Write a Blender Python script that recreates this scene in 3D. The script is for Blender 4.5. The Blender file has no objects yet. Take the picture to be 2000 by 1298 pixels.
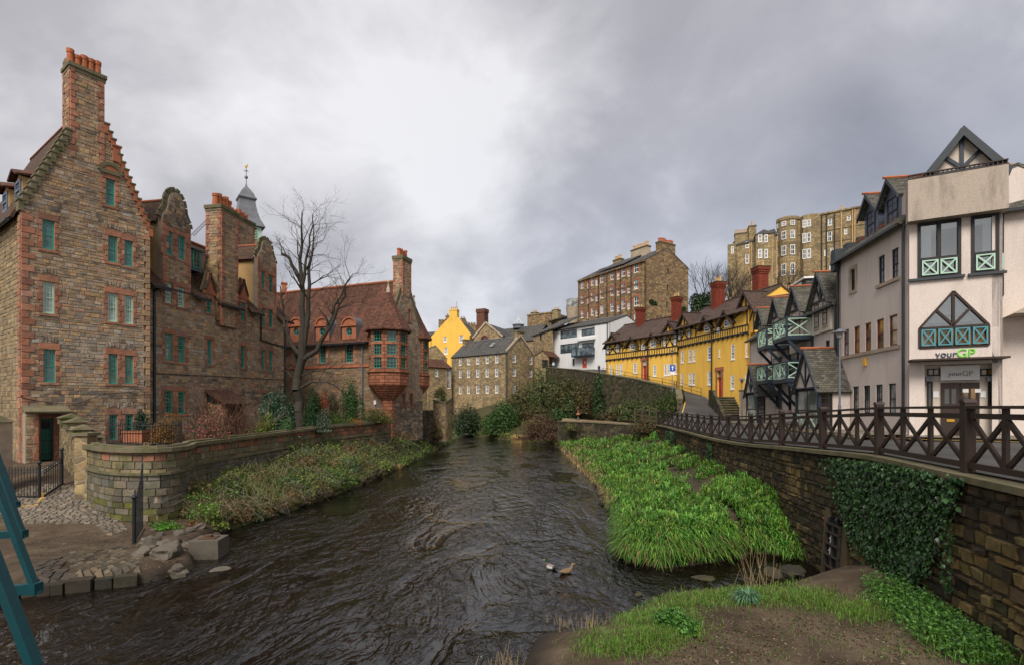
import bpy, math, random
import numpy as np
from mathutils import Matrix, Vector, geometry, noise as mnoise

# ---------------------------------------------------------------- camera, sky, sun, exposure
random.seed(11)
rng = np.random.default_rng(11)
SC = bpy.context.scene
COL = SC.collection
EYE, HY = 4.8,793.0            # eye height above the river (m); horizon row in the 2000 px photograph
cam_data = bpy.data.cameras.new('camera')
cam_data.lens, cam_data.sensor_width, cam_data.sensor_fit = 18.0,36.0, 'HORIZONTAL'
cam_data.shift_y = .072
cam_data.clip_start, cam_data.clip_end = .1,3000
cam = bpy.data.objects.new('camera', cam_data); COL.objects.link(cam)
cam.location = (0,0, EYE); cam.rotation_euler = (math.radians(90),0,0)
SC.camera = cam
SUN_EL, SUN_AZ = math.radians(48), math.radians(194)   # azimuth clockwise from +Y: behind the camera, a little left
SC.view_settings.view_transform = 'Standard'
SC.view_settings.look = 'None'
SC.view_settings.gamma = 1.0
SC.view_settings.use_curve_mapping = False
SC.view_settings.exposure = 1.45
SC.cycles.max_bounces = 6; SC.cycles.diffuse_bounces = 3; SC.cycles.glossy_bounces = 3
SC.cycles.transparent_max_bounces = 6
SC.cycles.use_denoising = True
SC.cycles.sample_clamp_indirect = 4.0

world = bpy.data.worlds.new('World'); SC.world = world; world.use_nodes = True
def build_sky():
 nt = world.node_tree; N = nt.nodes; L = nt.links; N.clear()
 out = N.new('ShaderNodeOutputWorld'); bg = N.new('ShaderNodeBackground'); L.new(bg.outputs[0], out.inputs[0])
 sky = N.new('ShaderNodeTexSky'); sky.sky_type = 'NISHITA'; sky.sun_disc = False
 sky.sun_elevation = SUN_EL; sky.sun_rotation = SUN_AZ
 tc = N.new('ShaderNodeTexCoord'); sep = N.new('ShaderNodeSeparateXYZ'); L.new(tc.outputs['Generated'], sep.inputs[0])
 def m(op, a, b=None):
  n = N.new('ShaderNodeMath'); n.operation = op
  for i, v in enumerate((a, b)):
   if v is None: continue
   if isinstance(v, (int, float)): n.inputs[i].default_value = v
   else: L.new(v, n.inputs[i])
  return n.outputs[0]
 zc = m('ADD', m('ABSOLUTE', sep.outputs[2]),.55)
 cx = m('DIVIDE', sep.outputs[0], zc); cy = m('DIVIDE', sep.outputs[1], zc)
 cb = N.new('ShaderNodeCombineXYZ'); L.new(cx, cb.inputs[0]); L.new(cy, cb.inputs[1])
 def nz(scale, detail, rough, off, dist=.0, sx=1.0):
  mp = N.new('ShaderNodeMapping'); mp.inputs['Location'].default_value = off; mp.inputs['Scale'].default_value = (sx, 1,1)
  L.new(cb.outputs[0], mp.inputs[0])
  n = N.new('ShaderNodeTexNoise'); n.inputs['Scale'].default_value = scale; n.inputs['Detail'].default_value = detail
  n.inputs['Roughness'].default_value = rough; n.inputs['Distortion'].default_value = dist
  L.new(mp.outputs[0], n.inputs['Vector']); return n.outputs[0]
 big = nz(1.25,3.0,.5,(3.10,.34,3.0),.25)
 fine = nz(3.4,7,.55,(9.3,1.7,3.0),.25)
 tint = nz(.35,2,.5,(1.12,2.7,5.0))
 mix = m('ADD', m('ADD', m('MULTIPLY', big, .60), m('MULTIPLY', fine, .40)), m('MULTIPLY', m('MAXIMUM', m('SUBTRACT', .34, m('ABSOLUTE', sep.outputs[2])),.0),.26))
 rmp = N.new('ShaderNodeValToRGB'); L.new(mix, rmp.inputs[0])
 e = rmp.color_ramp.elements
 e[0].position, e[0].color = .35,(.118,.112,.121,1)
 e[1].position, e[1].color = .635,(.36,.354,.358,1)
 x = rmp.color_ramp.elements.new(.50); x.color = (.200,.193,.201,1)
 # thin cloud lets the blue sky through
 ml = N.new('ShaderNodeVectorMath'); ml.operation = 'SCALE'; L.new(sky.outputs[0], ml.inputs[0]); ml.inputs['Scale'].default_value = .052
 fac = N.new('ShaderNodeMapRange'); L.new(tint, fac.inputs[0])
 fac.inputs[1].default_value = .40; fac.inputs[2].default_value = .66; fac.inputs[3].default_value = .04; fac.inputs[4].default_value = .30
 mx = N.new('ShaderNodeMix'); mx.data_type = 'RGBA'
 L.new(fac.outputs[0], mx.inputs[0]); L.new(rmp.outputs[0], mx.inputs[6]); L.new(ml.outputs[0], mx.inputs[7])
 L.new(mx.outputs[2], bg.inputs[0]); bg.inputs[1].default_value = 1.0
build_sky()
sd = bpy.data.lights.new('sun', 'SUN'); sd.energy = 1.5; sd.angle = math.radians(28); sd.color = (1.0,.95,.88)
sun = bpy.data.objects.new('sun', sd); COL.objects.link(sun)
sun.rotation_euler = Vector((-math.sin(SUN_AZ) * math.cos(SUN_EL),-math.cos(SUN_AZ) * math.cos(SUN_EL),-math.sin(SUN_EL))).to_track_quat('-Z', 'Y').to_euler()
sun.location = (-20,-40,60)

# ---------------------------------------------------------------- measuring helpers
I4 = Matrix.Identity(4)
def gp(px, Y, z=None, py=None):
 """photograph column + depth -> world point"""
 return Vector(((px - 1000) / 1000 * Y, Y, z if z is not None else EYE + (HY - py) / 1000 * Y))
def gpz(px, py, z):
 """photograph pixel on the level plane z -> world point"""
 Y = (EYE - z) * 1000 / (py - HY)
 return Vector(((px - 1000) / 1000 * Y, Y, z))
def mk(pa, Ya, pb, Yb, z):
 """vertical frame through two columns: x along the wall, y into the building, z up"""
 A = Vector(((pa - 1000) / 1000 * Ya, Ya, z)); B = Vector(((pb - 1000) / 1000 * Yb, Yb, z))
 return mkw(A, B),(B - A).length
def mkw(A, B):
 u = Vector((B.x - A.x, B.y - A.y, 0)).normalized(); n = Vector((-u.y, u.x, 0))
 return Matrix(((u.x, n.x, 0, A.x),(u.y, n.y, 0, A.y),(0,0,1, A.z),(0,0,0,1)))
def fit(pa, Ya, pb, vp, z):
 """frame from column pa at depth Ya along the direction that vanishes at column vp, up to column pb"""
 a = (pa - 1000) / 1000; b = (pb - 1000) / 1000; k = (vp - 1000) / 1000
 t = (a * Ya - b * Ya) / (b - k)
 return mk(pa, Ya, pb, Ya + t, z)
def uz(Mw, px, py, d=.0):
 inv = Mw.inverted(); o = inv @ Vector((0,0, EYE)); p = inv @ Vector(((px - 1000) / 1000,1, EYE + (HY - py) / 1000))
 r = p - o; t = (d - o.y) / r.y; q = o + r * t
 return q.x, q.z
def rect(Mw, x0, y0, x1, y1, d=.0):
 s0 = uz(Mw, x0, y0, d)[0]; s1 = uz(Mw, x1, y0, d)[0]; xc = (x0 + x1) / 2
 return s0, s1, uz(Mw, xc, y1, d)[1], uz(Mw, xc, y0, d)[1]
def side_l(depth, x=.0):   # wall at the left end seen from its outside
 return Matrix(((0,1,0, x),(-1,0,0, depth),(0,0,1,0),(0,0,0,1)))
def side_r(x):              # wall at the right end seen from its outside
 return Matrix(((0,-1,0, x),(1,0,0,0),(0,0,1,0),(0,0,0,1)))
T = Matrix.Translation

# ---------------------------------------------------------------- objects
def tag(o, label=None, cat=None, group=None, kind=None):
 for k, v in (('label', label),('category', cat),('group', group),('kind', kind)):
  if v: o[k] = v
 return o
def thing(name, label, cat, M=I4, group=None):
 o = bpy.data.objects.new(name, None); COL.objects.link(o); o.matrix_world = M; o.empty_display_size = .3
 return tag(o, label, cat, group)
def link(name, me, mat, parent=None):
 o = bpy.data.objects.new(name, me); COL.objects.link(o)
 if mat: me.materials.append(MAT[mat] if isinstance(mat, str) else mat)
 if parent: o.parent = parent
 return o
def auto_uv(me):
 n = len(me.polygons)
 if not n: return
 nor = np.empty(n * 3); me.polygons.foreach_get('normal', nor); nor = nor.reshape(-1,3)
 tot = np.empty(n, int); me.polygons.foreach_get('loop_total', tot)
 nl = len(me.loops); vi = np.empty(nl, int); me.loops.foreach_get('vertex_index', vi)
 co = np.empty(len(me.vertices) * 3); me.vertices.foreach_get('co', co); co = co.reshape(-1,3)
 t = np.stack([-nor[:, 1], nor[:, 0], np.zeros(n)],1); ln = np.linalg.norm(t, axis=1)
 t[ln < .02] = (1,0,0); ln[ln < .02] = 1; t /= ln[:, None]
 b = np.cross(nor, t)
 t = np.repeat(t, tot, 0); b = np.repeat(b, tot, 0); p = co[vi]
 uv = np.stack([(p * t).sum(1),(p * b).sum(1)],1)
 lay = me.uv_layers.new(name='UVMap'); lay.data.foreach_set('uv', uv.ravel())
class MB:
 def __init__(s): s.v = []; s.f = []; s.c = []
 def add(s, vs, fs, col=None, M=None):
  k = len(s.v)
  s.v += [tuple(M @ Vector(p)) for p in vs] if M else [tuple(p) for p in vs]
  s.f += [tuple(i + k for i in f) for f in fs]; s.c += [col] * len(fs); return s
 def box(s, x0, x1, y0, y1, z0, z1, col=None, M=None):
  return s.add([(x0, y0, z0),(x1, y0, z0),(x1, y1, z0),(x0, y1, z0),(x0, y0, z1),(x1, y0, z1),(x1, y1, z1),(x0, y1, z1)],
                     [(0,3,2,1),(4,5,6,7),(0,1,5,4),(1,2,6,5),(2,3,7,6),(3,0,4,7)], col, M)
 def prism(s, poly, y0, y1, col=None, M=None):
  """polygon in (x,z), counter-clockwise seen from -y, pushed from y0 to y1"""
  n = len(poly)
  vs = [(x, y0, z) for x, z in poly] + [(x, y1, z) for x, z in poly]
  fs = [tuple(range(n)), tuple(range(2 * n - 1, n - 1,-1))] + [(i, i + n, (i + 1) % n + n, (i + 1) % n) for i in range(n)]
  return s.add(vs, fs, col, M)
 def slab(s, quad, th, col=None, M=None):
  """flat polygon given thickness downwards along its normal"""
  q = [Vector(p) for p in quad]; n = (q[1] - q[0]).cross(q[-1] - q[0]).normalized()
  k = len(q); vs = q + [p - n * th for p in q]
  fs = [tuple(range(k)), tuple(range(2 * k - 1, k - 1,-1))] + [((i + 1) % k, i, i + k, (i + 1) % k + k) for i in range(k)]
  return s.add(vs, fs, col, M)
 def bar(s, p, q, w, h, col=None, M=None, up=(0,0,1)):
  p, q = Vector(p), Vector(q); a = (q - p).normalized(); u = Vector(up)
  b = a.cross(u)
  if b.length < 1e-4: b = a.cross(Vector((0,1,0)))
  b.normalize(); c = b.cross(a); b *= w / 2; c *= h / 2
  vs = [p - b - c, p + b - c, p + b + c, p - b + c, q - b - c, q + b - c, q + b + c, q - b + c]
  return s.add(vs, [(0,1,2,3),(7,6,5,4),(4,5,1,0),(5,6,2,1),(6,7,3,2),(7,4,0,3)], col, M)
 def tube(s, p, q, r0, r1=None, n=8, col=None, M=None, caps=True):
  p, q = Vector(p), Vector(q); r1 = r0 if r1 is None else r1; a = (q - p).normalized()
  b = a.cross(Vector((0,0,1)));
  if b.length < 1e-3: b = Vector((1,0,0))
  b.normalize(); c = b.cross(a)
  vs = [p + (b * math.cos(6.28318 * i / n) + c * math.sin(6.28318 * i / n)) * r0 for i in range(n)] + [q + (b * math.cos(6.28318 * i / n) + c * math.sin(6.28318 * i / n)) * r1 for i in range(n)]
  fs = [(i, (i + 1) % n, (i + 1) % n + n, i + n) for i in range(n)]
  if caps: fs += [tuple(range(n - 1,-1,-1)), tuple(range(n, 2 * n))]
  return s.add(vs, fs, col, M)
 def path(s, pts, r, n=6, col=None, M=None):
  for a, b in zip(pts, pts[1:]): s.tube(a, b, r, r, n, col, M)
  return s
 def lathe(s, prof, n, c=(0,0,0), col=None, M=None, a0=.0):
  vs = []; fs = []; k = len(prof)
  for r, z in prof:
   vs += [(c[0] + r * math.cos(a0 + 6.28318530718 * i / n), c[1] + r * math.sin(a0 + 6.28318530718 * i / n), c[2] + z) for i in range(n)]
  for j in range(k - 1):
   fs += [(j * n + i, j * n + (i + 1) % n, (j + 1) * n + (i + 1) % n, (j + 1) * n + i) for i in range(n)]
  fs += [tuple(range(n - 1,-1,-1)), tuple(range((k - 1) * n, k * n))]
  return s.add(vs, fs, col, M)
 def build(s, name, mat, parent=None, M=None, kind=None, smooth=False, uv=None):
  if M: s.v = [tuple(M @ Vector(p)) for p in s.v]
  me = bpy.data.meshes.new(name); me.from_pydata(s.v, [], s.f);
  if s.c and s.c[0] is not None:
   at = me.color_attributes.new('Col', 'FLOAT_COLOR', 'CORNER')
   a = np.repeat(np.array([(c[0], c[1], c[2],1.0) for c in s.c]),[len(f) for f in s.f], axis=0); at.data.foreach_set('color', a.ravel())
  if uv or (uv is None and mat in UVM): auto_uv(me)
  if smooth: me.polygons.foreach_set('use_smooth', [True] * len(me.polygons))
  o = link(name, me, mat, parent)
  if kind: o['kind'] = kind
  return o
def npmesh(name, V, Fq, mat, parent=None, cols=None, smooth=False, kind=None):
 """fast mesh: V (n,3), Fq (m,k) faces of k corners, cols (m,3) per face"""
 me = bpy.data.meshes.new(name); m, k = Fq.shape
 me.vertices.add(len(V)); me.vertices.foreach_set('co', np.ascontiguousarray(V, dtype=np.float32).ravel())
 me.loops.add(m * k); me.loops.foreach_set('vertex_index', np.ascontiguousarray(Fq, dtype=np.int32).ravel())
 me.polygons.add(m); me.polygons.foreach_set('loop_start', np.arange(0, m * k, k, dtype=np.int32)); me.polygons.foreach_set('loop_total', np.full(m, k, np.int32))
 if smooth: me.polygons.foreach_set('use_smooth', np.ones(m, bool))
 me.update(calc_edges=True)
 if cols is not None:
  at = me.color_attributes.new('Col', 'FLOAT_COLOR', 'CORNER')
  a = np.ones((m, k, 4), np.float32); a[:, :, :3] = cols[:, None, :]; at.data.foreach_set('color', a.ravel())
 o = link(name, me, mat, parent)
 if kind: o['kind'] = kind
 return o

# ---------------------------------------------------------------- materials
MAT = {}; UVM = set()
class NT:
 def __init__(s, name):
  s.m = bpy.data.materials.new(name); s.m.use_nodes = True; s.n = s.m.node_tree.nodes; s.l = s.m.node_tree.links
  s.b = s.n['Principled BSDF']; s.tc = s.n.new('ShaderNodeTexCoord'); MAT[name] = s.m
 def math(s, op, a, b=.0, clamp=False):
  n = s.n.new('ShaderNodeMath'); n.operation = op; n.use_clamp = clamp
  for i, v in enumerate((a, b)):
   if isinstance(v, (int, float)): n.inputs[i].default_value = v
   else: s.l.new(v, n.inputs[i])
  return n.outputs[0]
 def vec(s, src='Object', scale=(1,1,1), loc=(0,0,0), rot=(0,0,0)):
  m = s.n.new('ShaderNodeMapping'); m.inputs['Scale'].default_value = scale; m.inputs['Location'].default_value = loc; m.inputs['Rotation'].default_value = rot
  s.l.new(s.tc.outputs[src], m.inputs[0]); return m.outputs[0]
 def noise(s, vec, scale, detail=4, rough=.55, dist=.0, out=0):
  n = s.n.new('ShaderNodeTexNoise'); n.inputs['Scale'].default_value = scale; n.inputs['Detail'].default_value = detail
  n.inputs['Roughness'].default_value = rough; n.inputs['Distortion'].default_value = dist; s.l.new(vec, n.inputs['Vector']); return n.outputs[out]
 def voro(s, vec, scale, feat='F1', out='Color', rnd=1.0):
  n = s.n.new('ShaderNodeTexVoronoi'); n.feature = feat; n.inputs['Scale'].default_value = scale; n.inputs['Randomness'].default_value = rnd
  s.l.new(vec, n.inputs['Vector']); return n.outputs[out]
 def ramp(s, fac, stops, interp='LINEAR'):
  r = s.n.new('ShaderNodeValToRGB'); s.l.new(fac, r.inputs[0]); cr = r.color_ramp; cr.interpolation = interp
  while len(cr.elements) < len(stops): cr.elements.new(.5)
  for e, (p, c) in zip(cr.elements, stops): e.position = p; e.color = (*c, 1) if not isinstance(c, (int, float)) else (c, c, c, 1)
  return r.outputs[0]
 def mix(s, fac, a, b, mode='MIX'):
  n = s.n.new('ShaderNodeMix'); n.data_type = 'RGBA'; n.blend_type = mode
  for i, v in ((0, fac),(6, a),(7, b)):
   if isinstance(v, (int, float)): n.inputs[i].default_value = v
   elif isinstance(v, tuple): n.inputs[i].default_value = (*v, 1)
   else: s.l.new(v, n.inputs[i])
  return n.outputs[2]
 def attr(s, name='Col'):
  a = s.n.new('ShaderNodeAttribute'); a.attribute_name = name; return a.outputs['Color']
 def scale(s, c, f):
  n = s.n.new('ShaderNodeVectorMath'); n.operation = 'SCALE'; s.l.new(c, n.inputs[0])
  if isinstance(f, (int, float)): n.inputs['Scale'].default_value = f
  else: s.l.new(f, n.inputs['Scale'])
  return n.outputs[0]
 def bump(s, h, strength=.5, dist=.02, prev=None):
  n = s.n.new('ShaderNodeBump'); n.inputs['Strength'].default_value = strength; n.inputs['Distance'].default_value = dist
  s.l.new(h, n.inputs['Height'])
  if prev: s.l.new(prev, n.inputs['Normal'])
  return n.outputs[0]
 def end(s, col=None, rough=.8, normal=None, spec=.3, metal=.0, **kw):
  def put(k, v):
   if v is None: return
   if isinstance(v, (int, float)): s.b.inputs[k].default_value = v
   elif isinstance(v, tuple): s.b.inputs[k].default_value = (*v, 1)
   else: s.l.new(v, s.b.inputs[k])
  put('Base Color', col); put('Roughness', rough); put('Specular IOR Level', spec); put('Metallic', metal)
  if normal: s.l.new(normal, s.b.inputs['Normal'])
  for k, v in kw.items(): put(k.replace('_', ' '), v)
  return s.m
def simple(name, col, rough=.75, var=.35, scale=3.0, bump=.25, fine=25.0, spec=.3, dirt=None, dirt_amt=.5, metal=.0):
 t = NT(name); v = t.vec()
 base = t.attr() if col is None else t.mix(.0, col, col)
 f = t.math('ADD', 1 - var / 2, t.math('MULTIPLY', t.noise(v, scale, 5,.6), var))
 f2 = t.math('ADD', 1 - var / 3, t.math('MULTIPLY', t.noise(v, fine, 3,.6), var * .66))
 c = t.scale(t.scale(base, f), f2)
 if dirt:
  c = t.mix(t.math('MULTIPLY', t.ramp(t.noise(v, scale * .45,6,.65,.4),[(.46,.0),(.68,1.0)]), dirt_amt), c, dirt)
 return t.end(c, rough, t.bump(t.noise(v, fine, 4,.65), bump, .02), spec, metal)
# stones coloured one by one through Col
def m_stone(name, moss, moss_amt, rough=.85):
 t = NT(name); v = t.vec()
 n1 = t.noise(v, 2.2,6,.65); n2 = t.noise(v, 14,5,.7); n3 = t.noise(v, 60,3,.6)
 c = t.scale(t.attr(), t.math('ADD', .55, t.math('MULTIPLY', n2,.9)))
 c = t.scale(c, t.math('ADD', .8, t.math('MULTIPLY', n3,.4)))
 c = t.mix(t.math('MULTIPLY', t.ramp(n1,[(.48,.0),(.66,1.0)]), moss_amt), c, moss)
 so = t.noise(t.vec('Object', (1,1,.45)),.42,7,.66,.5); c = t.mix(t.math('MULTIPLY', t.ramp(so, [(.49,.0),(.66,1.0)]),.42), c, t.scale(c, .4))     # old soot, in patches
 h = t.math('ADD', n2, t.math('MULTIPLY', n3,.4))
 t.end(c, rough, t.bump(h, .7,.03),.25)
m_stone('stone', (.055,.045,.035),.35)
m_stone('mossy_stone', (.06,.072,.018),.62)
m_stone('dark_stone', (.028,.027,.012),.6)
m_stone('red_stone', (.09,.045,.03),.3)
simple('mortar', (.30,.24,.175),.95,.5,2.0,.5,30)
simple('dark_mortar', (.05,.04,.028),.95,.6,2.0,.5,30)
def m_rubble(name, pal, sx, sy, mort, dark, dark_amt=.45):
 """far rubble walling: cells too small to pick apart"""
 t = NT(name); UVM.add(name); v = t.vec('UV', (sx, sy, 1)); vo = t.vec('Object')
 cell = t.voro(v, 1.0); sep = t.n.new('ShaderNodeSeparateColor'); t.l.new(cell, sep.inputs[0])
 k = len(pal); c = t.ramp(sep.outputs[0],[(i / k, p) for i, p in enumerate(pal)], 'CONSTANT')
 c = t.scale(c, t.math('ADD', .6, t.math('MULTIPLY', t.noise(vo, 6,5,.7),.8)))
 edge = t.voro(v, 1.0, 'DISTANCE_TO_EDGE', 'Distance')
 c = t.mix(t.ramp(edge, [(.02,1.0),(.07,.0)]), c, mort)
 c = t.mix(t.math('MULTIPLY', t.ramp(t.noise(vo, .35,6,.65,.6),[(.45,.0),(.7,1.0)]), dark_amt), c, dark)
 t.end(c, .9, t.bump(t.ramp(edge, [(.0,.0),(.12,1.0)]),.5,.03),.2)
PAL_T = [(.30,.20,.10),(.20,.125,.065),(.13,.09,.055),(.36,.24,.11),(.24,.16,.09),(.17,.10,.055)]
PAL_M = [(.34,.24,.12),(.25,.18,.09),(.19,.14,.085),(.40,.29,.14),(.16,.12,.075),(.29,.19,.10)]
PAL_G = [(.34,.25,.13),(.27,.20,.11),(.40,.29,.145),(.22,.17,.10),(.32,.23,.12)]
m_rubble('rubble_brown', PAL_T, 1.6,3.2,(.19,.14,.085),(.10,.06,.035))
m_rubble('rubble_mill', PAL_M, 2.0,3.4,(.30,.24,.15),(.10,.075,.045))
m_rubble('rubble_grey', PAL_G, 1.5,3.0,(.17,.13,.07),(.075,.06,.035),.55)
m_rubble('rubble_dark', [(.085,.065,.042),(.05,.04,.028),(.12,.09,.05),(.035,.03,.022)],2.0,3.0,(.05,.045,.03),(.035,.045,.012),.6)
def m_tiles(name, cols, w, h, moss, moss_amt, streak=.4, bs=.9, rough=.8):
 """small roof tiles in courses, UV in metres"""
 t = NT(name); UVM.add(name); v = t.vec('UV'); vo = t.vec('Object')
 br = t.n.new('ShaderNodeTexBrick'); t.l.new(v, br.inputs['Vector'])
 br.inputs['Scale'].default_value = 1.0; br.inputs['Brick Width'].default_value = w; br.inputs['Row Height'].default_value = h
 br.inputs['Mortar Size'].default_value = w * .035; br.offset = .5
 br.inputs['Color1'].default_value = (0,0,0,1); br.inputs['Color2'].default_value = (1,1,1,1); br.inputs['Mortar'].default_value = (.5,.5,.5,1)
 sep = t.n.new('ShaderNodeSeparateColor'); t.l.new(br.outputs[0], sep.inputs[0])
 k = len(cols) - 1
 c = t.ramp(sep.outputs[0],[(i / k, p) for i, p in enumerate(cols)])
 c = t.scale(c, t.math('ADD', .6, t.math('MULTIPLY', t.noise(vo, 9,4,.7),.8)))
 c = t.scale(c, t.math('SUBTRACT', 1.0, t.math('MULTIPLY', br.outputs['Fac'],.75)))
 st = t.noise(t.vec('UV', (1.6,.12,1)),1.0,5,.6)
 c = t.mix(t.math('MULTIPLY', t.ramp(st, [(.42,.0),(.68,1.0)]), streak), c, tuple(.35 * x for x in cols[0]))
 c = t.mix(t.math('MULTIPLY', t.ramp(t.noise(vo, 1.1,6,.7,.5),[(.5,.0),(.7,1.0)]), moss_amt), c, moss)
 sx = t.n.new('ShaderNodeSeparateXYZ'); t.l.new(v, sx.inputs[0])
 saw = t.math('SUBTRACT', 1.0, t.math('FRACT', t.math('DIVIDE', sx.outputs[1], h)))
 hgt = t.math('ADD', saw, t.math('ADD', t.math('MULTIPLY', br.outputs['Fac'],-.6), t.math('MULTIPLY', sep.outputs[0],.35)))
 t.end(c, rough, t.bump(hgt, bs, .03),.25)
m_tiles('tile_red', [(.070,.031,.021),(.12,.050,.031),(.175,.068,.040)],.20,.16,(.065,.055,.025),.45,.6)
m_tiles('tile_brown', [(.050,.028,.018),(.085,.045,.028),(.12,.058,.035)],.22,.17,(.06,.058,.022),.4)
m_tiles('tile_purple', [(.050,.034,.028),(.082,.053,.042),(.12,.07,.052)],.24,.2,(.085,.07,.035),.3)
m_tiles('slate', [(.050,.048,.046),(.085,.080,.075),(.125,.115,.10)],.3,.2,(.09,.08,.045),.35)
m_tiles('slate_mossy', [(.06,.055,.047),(.10,.092,.075),(.15,.135,.105)],.22,.14,(.085,.088,.024),.5)
m_tiles('brick_red', [(.15,.028,.014),(.21,.04,.02),(.27,.055,.025)],.22,.075,(.06,.02,.012),.35,.4,.3)
m_tiles('brick_stack', [(.12,.05,.035),(.17,.07,.045),(.21,.085,.05)],.24,.08,(.06,.03,.022),.4,.3,.3)
m_tiles('red_ashlar', [(.27,.10,.055),(.33,.125,.066),(.40,.16,.085)],.75,.3,(.12,.055,.035),.5,.35,.3)
def m_harl(name, col, col2, stain, amt, grain=90, speck=.5):
 """roughcast: small pebbles in the render, rain stains"""
 t = NT(name); v = t.vec()
 g = t.voro(v, grain, 'F1', 'Distance'); n = t.noise(v, grain * .8,3,.7)
 c = t.mix(t.ramp(n, [(.35,.0),(.65,1.0)]), col, col2)
 st = t.noise(t.vec('Object', (1.2,1.2,.22)),1.3,7,.68,.3)
 c = t.mix(t.math('MULTIPLY', t.ramp(st, [(.47,.0),(.72,1.0)]), amt), c, stain)
 t.end(c, .92, t.bump(t.math('ADD', t.math('MULTIPLY', g, speck), n),.55,.02),.2)
m_harl('harl_pink', (.74,.65,.585),(.57,.475,.415),(.34,.27,.22),.36,42)
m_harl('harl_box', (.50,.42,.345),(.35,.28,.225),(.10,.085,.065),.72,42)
m_harl('harl_white', (.72,.71,.70),(.62,.61,.60),(.42,.40,.38),.3,60,.2)
m_harl('harl_yellow', (.86,.53,.10),(.77,.45,.08),(.50,.27,.055),.45,40,.2)
m_harl('harl_cream', (.48,.31,.14),(.40,.25,.11),(.24,.15,.07),.4,60,.2)
m_harl('render_cream', (.62,.54,.46),(.55,.46,.38),(.32,.25,.19),.3,60,.2)
simple('sand_dress', (.42,.33,.24),.85,.4,2,.3,30, dirt=(.16,.12,.085))
simple('red_dress', (.36,.125,.062),.85,.45,2,.35,25, dirt=(.13,.055,.03), dirt_amt=.55)
simple('stone_cap', (.15,.125,.075),.9,.6,2.5,.5,25, dirt=(.055,.068,.016), dirt_amt=.85)
simple('lead', (.15,.155,.17),.42,.5,1.6,.2,12, spec=.5, dirt=(.09,.075,.07), dirt_amt=.7)
simple('pot', (.42,.125,.05),.8,.5,3,.2,20, dirt=(.12,.05,.03))
simple('pot_buff', (.56,.36,.17),.8,.5,3,.2,20, dirt=(.2,.12,.06))
simple('green_paint', (.05,.27,.20),.45,.3,5,.1,40, spec=.4)
simple('pale_green', (.42,.60,.47),.5,.25,5,.1,40, spec=.4)
simple('teal_x', (.075,.24,.27),.5,.25,5,.1,40, spec=.4)
simple('white_paint', (.78,.77,.74),.45,.15,5,.05,40, spec=.4)
simple('black_iron', (.012,.013,.016),.45,.5,6,.15,40, spec=.45)
simple('navy_wood', (.016,.027,.042),.5,.4,6,.15,40, spec=.4)
simple('dark_wood', (.036,.021,.015),.6,.5,5,.2,30, spec=.35)
simple('black_wood', (.018,.015,.016),.55,.5,5,.2,30, spec=.35)
simple('barge_grey', (.045,.052,.058),.6,.4,5,.2,30)
simple('blue_grey', (.13,.155,.21),.6,.4,3,.15,30, dirt=(.05,.05,.06))
simple('red_door', (.36,.022,.018),.4,.2,5,.05,40, spec=.45)
simple('orange_door', (.60,.09,.025),.4,.2,5,.05,40, spec=.45)
simple('maroon', (.13,.025,.018),.5,.3,5,.1,40, spec=.4)
simple('teal_paint', (.006,.055,.066),.42,.35,4,.12,35, spec=.4, dirt=(.012,.04,.045))
simple('road_sign_blue', (.02,.10,.48),.4,.1); simple('gold', (.75,.42,.05),.3,.2, metal=.7)
simple('letter_dark', (.03,.06,.09),.4,.1); simple('letter_green', (.16,.62,.04),.4,.1)
simple('sign_board', (.60,.58,.55),.5,.1); simple('letter_grey', (.16,.20,.15),.5,.1)
simple('alarm_yellow', (.72,.38,.05),.5,.1); simple('grey_metal', (.13,.14,.16),.45,.3, spec=.5)
simple('curtain', (.78,.76,.73),.9,.2,4,.2,20); simple('blind', (.62,.59,.55),.9,.15)
simple('room', (.10,.085,.075),.9,.6,1.5); simple('room_orange', (.46,.22,.06),.9,.6,1.5)
simple('wood_veg', (.085,.065,.045),.9,.6,3,.5,25, dirt=(.05,.055,.02))
simple('twig', (.055,.040,.032),.9,.5,3,.2,25); simple('twig_red', (.11,.048,.034),.9,.5,3,.2,25)
simple('straw', None, .85,.3,3,.1,30)
simple('line_yellow', (.55,.33,.05),.8,.5,4,.1,25, dirt=(.14,.11,.07))
simple('old_concrete', (.105,.09,.068),.9,.6,3,.5,25, dirt=(.05,.045,.03), dirt_amt=.8)
simple('concrete', (.30,.27,.22),.9,.5,2,.4,25, dirt=(.10,.085,.06))
simple('straw_plain', (.32,.23,.12),.85,.3); simple('bark', (.04,.032,.025),.9,.6,3,.6,25, dirt=(.05,.052,.025))
simple('twig_pale', (.19,.15,.105),.9,.4)
def m_glass(name, c0, c1, rough=.06):  # opaque panes: interior, curtains and sky reflection put into the base colour
 t = NT(name); v = t.vec('Object')
 c = t.ramp(t.noise(v, .9,2,.5),[(.4, c0),(.62, c1)])
 t.end(c, rough, t.bump(t.noise(v, 2.2,2,.5),.12,.05),.75)
m_glass('glass', (.010,.012,.012),(.055,.055,.05))
m_glass('glass_blue', (.03,.045,.05),(.14,.18,.20))
m_glass('glass_pale', (.10,.11,.11),(.42,.42,.40))
m_glass('glass_amber', (.02,.016,.01),(.34,.17,.04))
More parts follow.
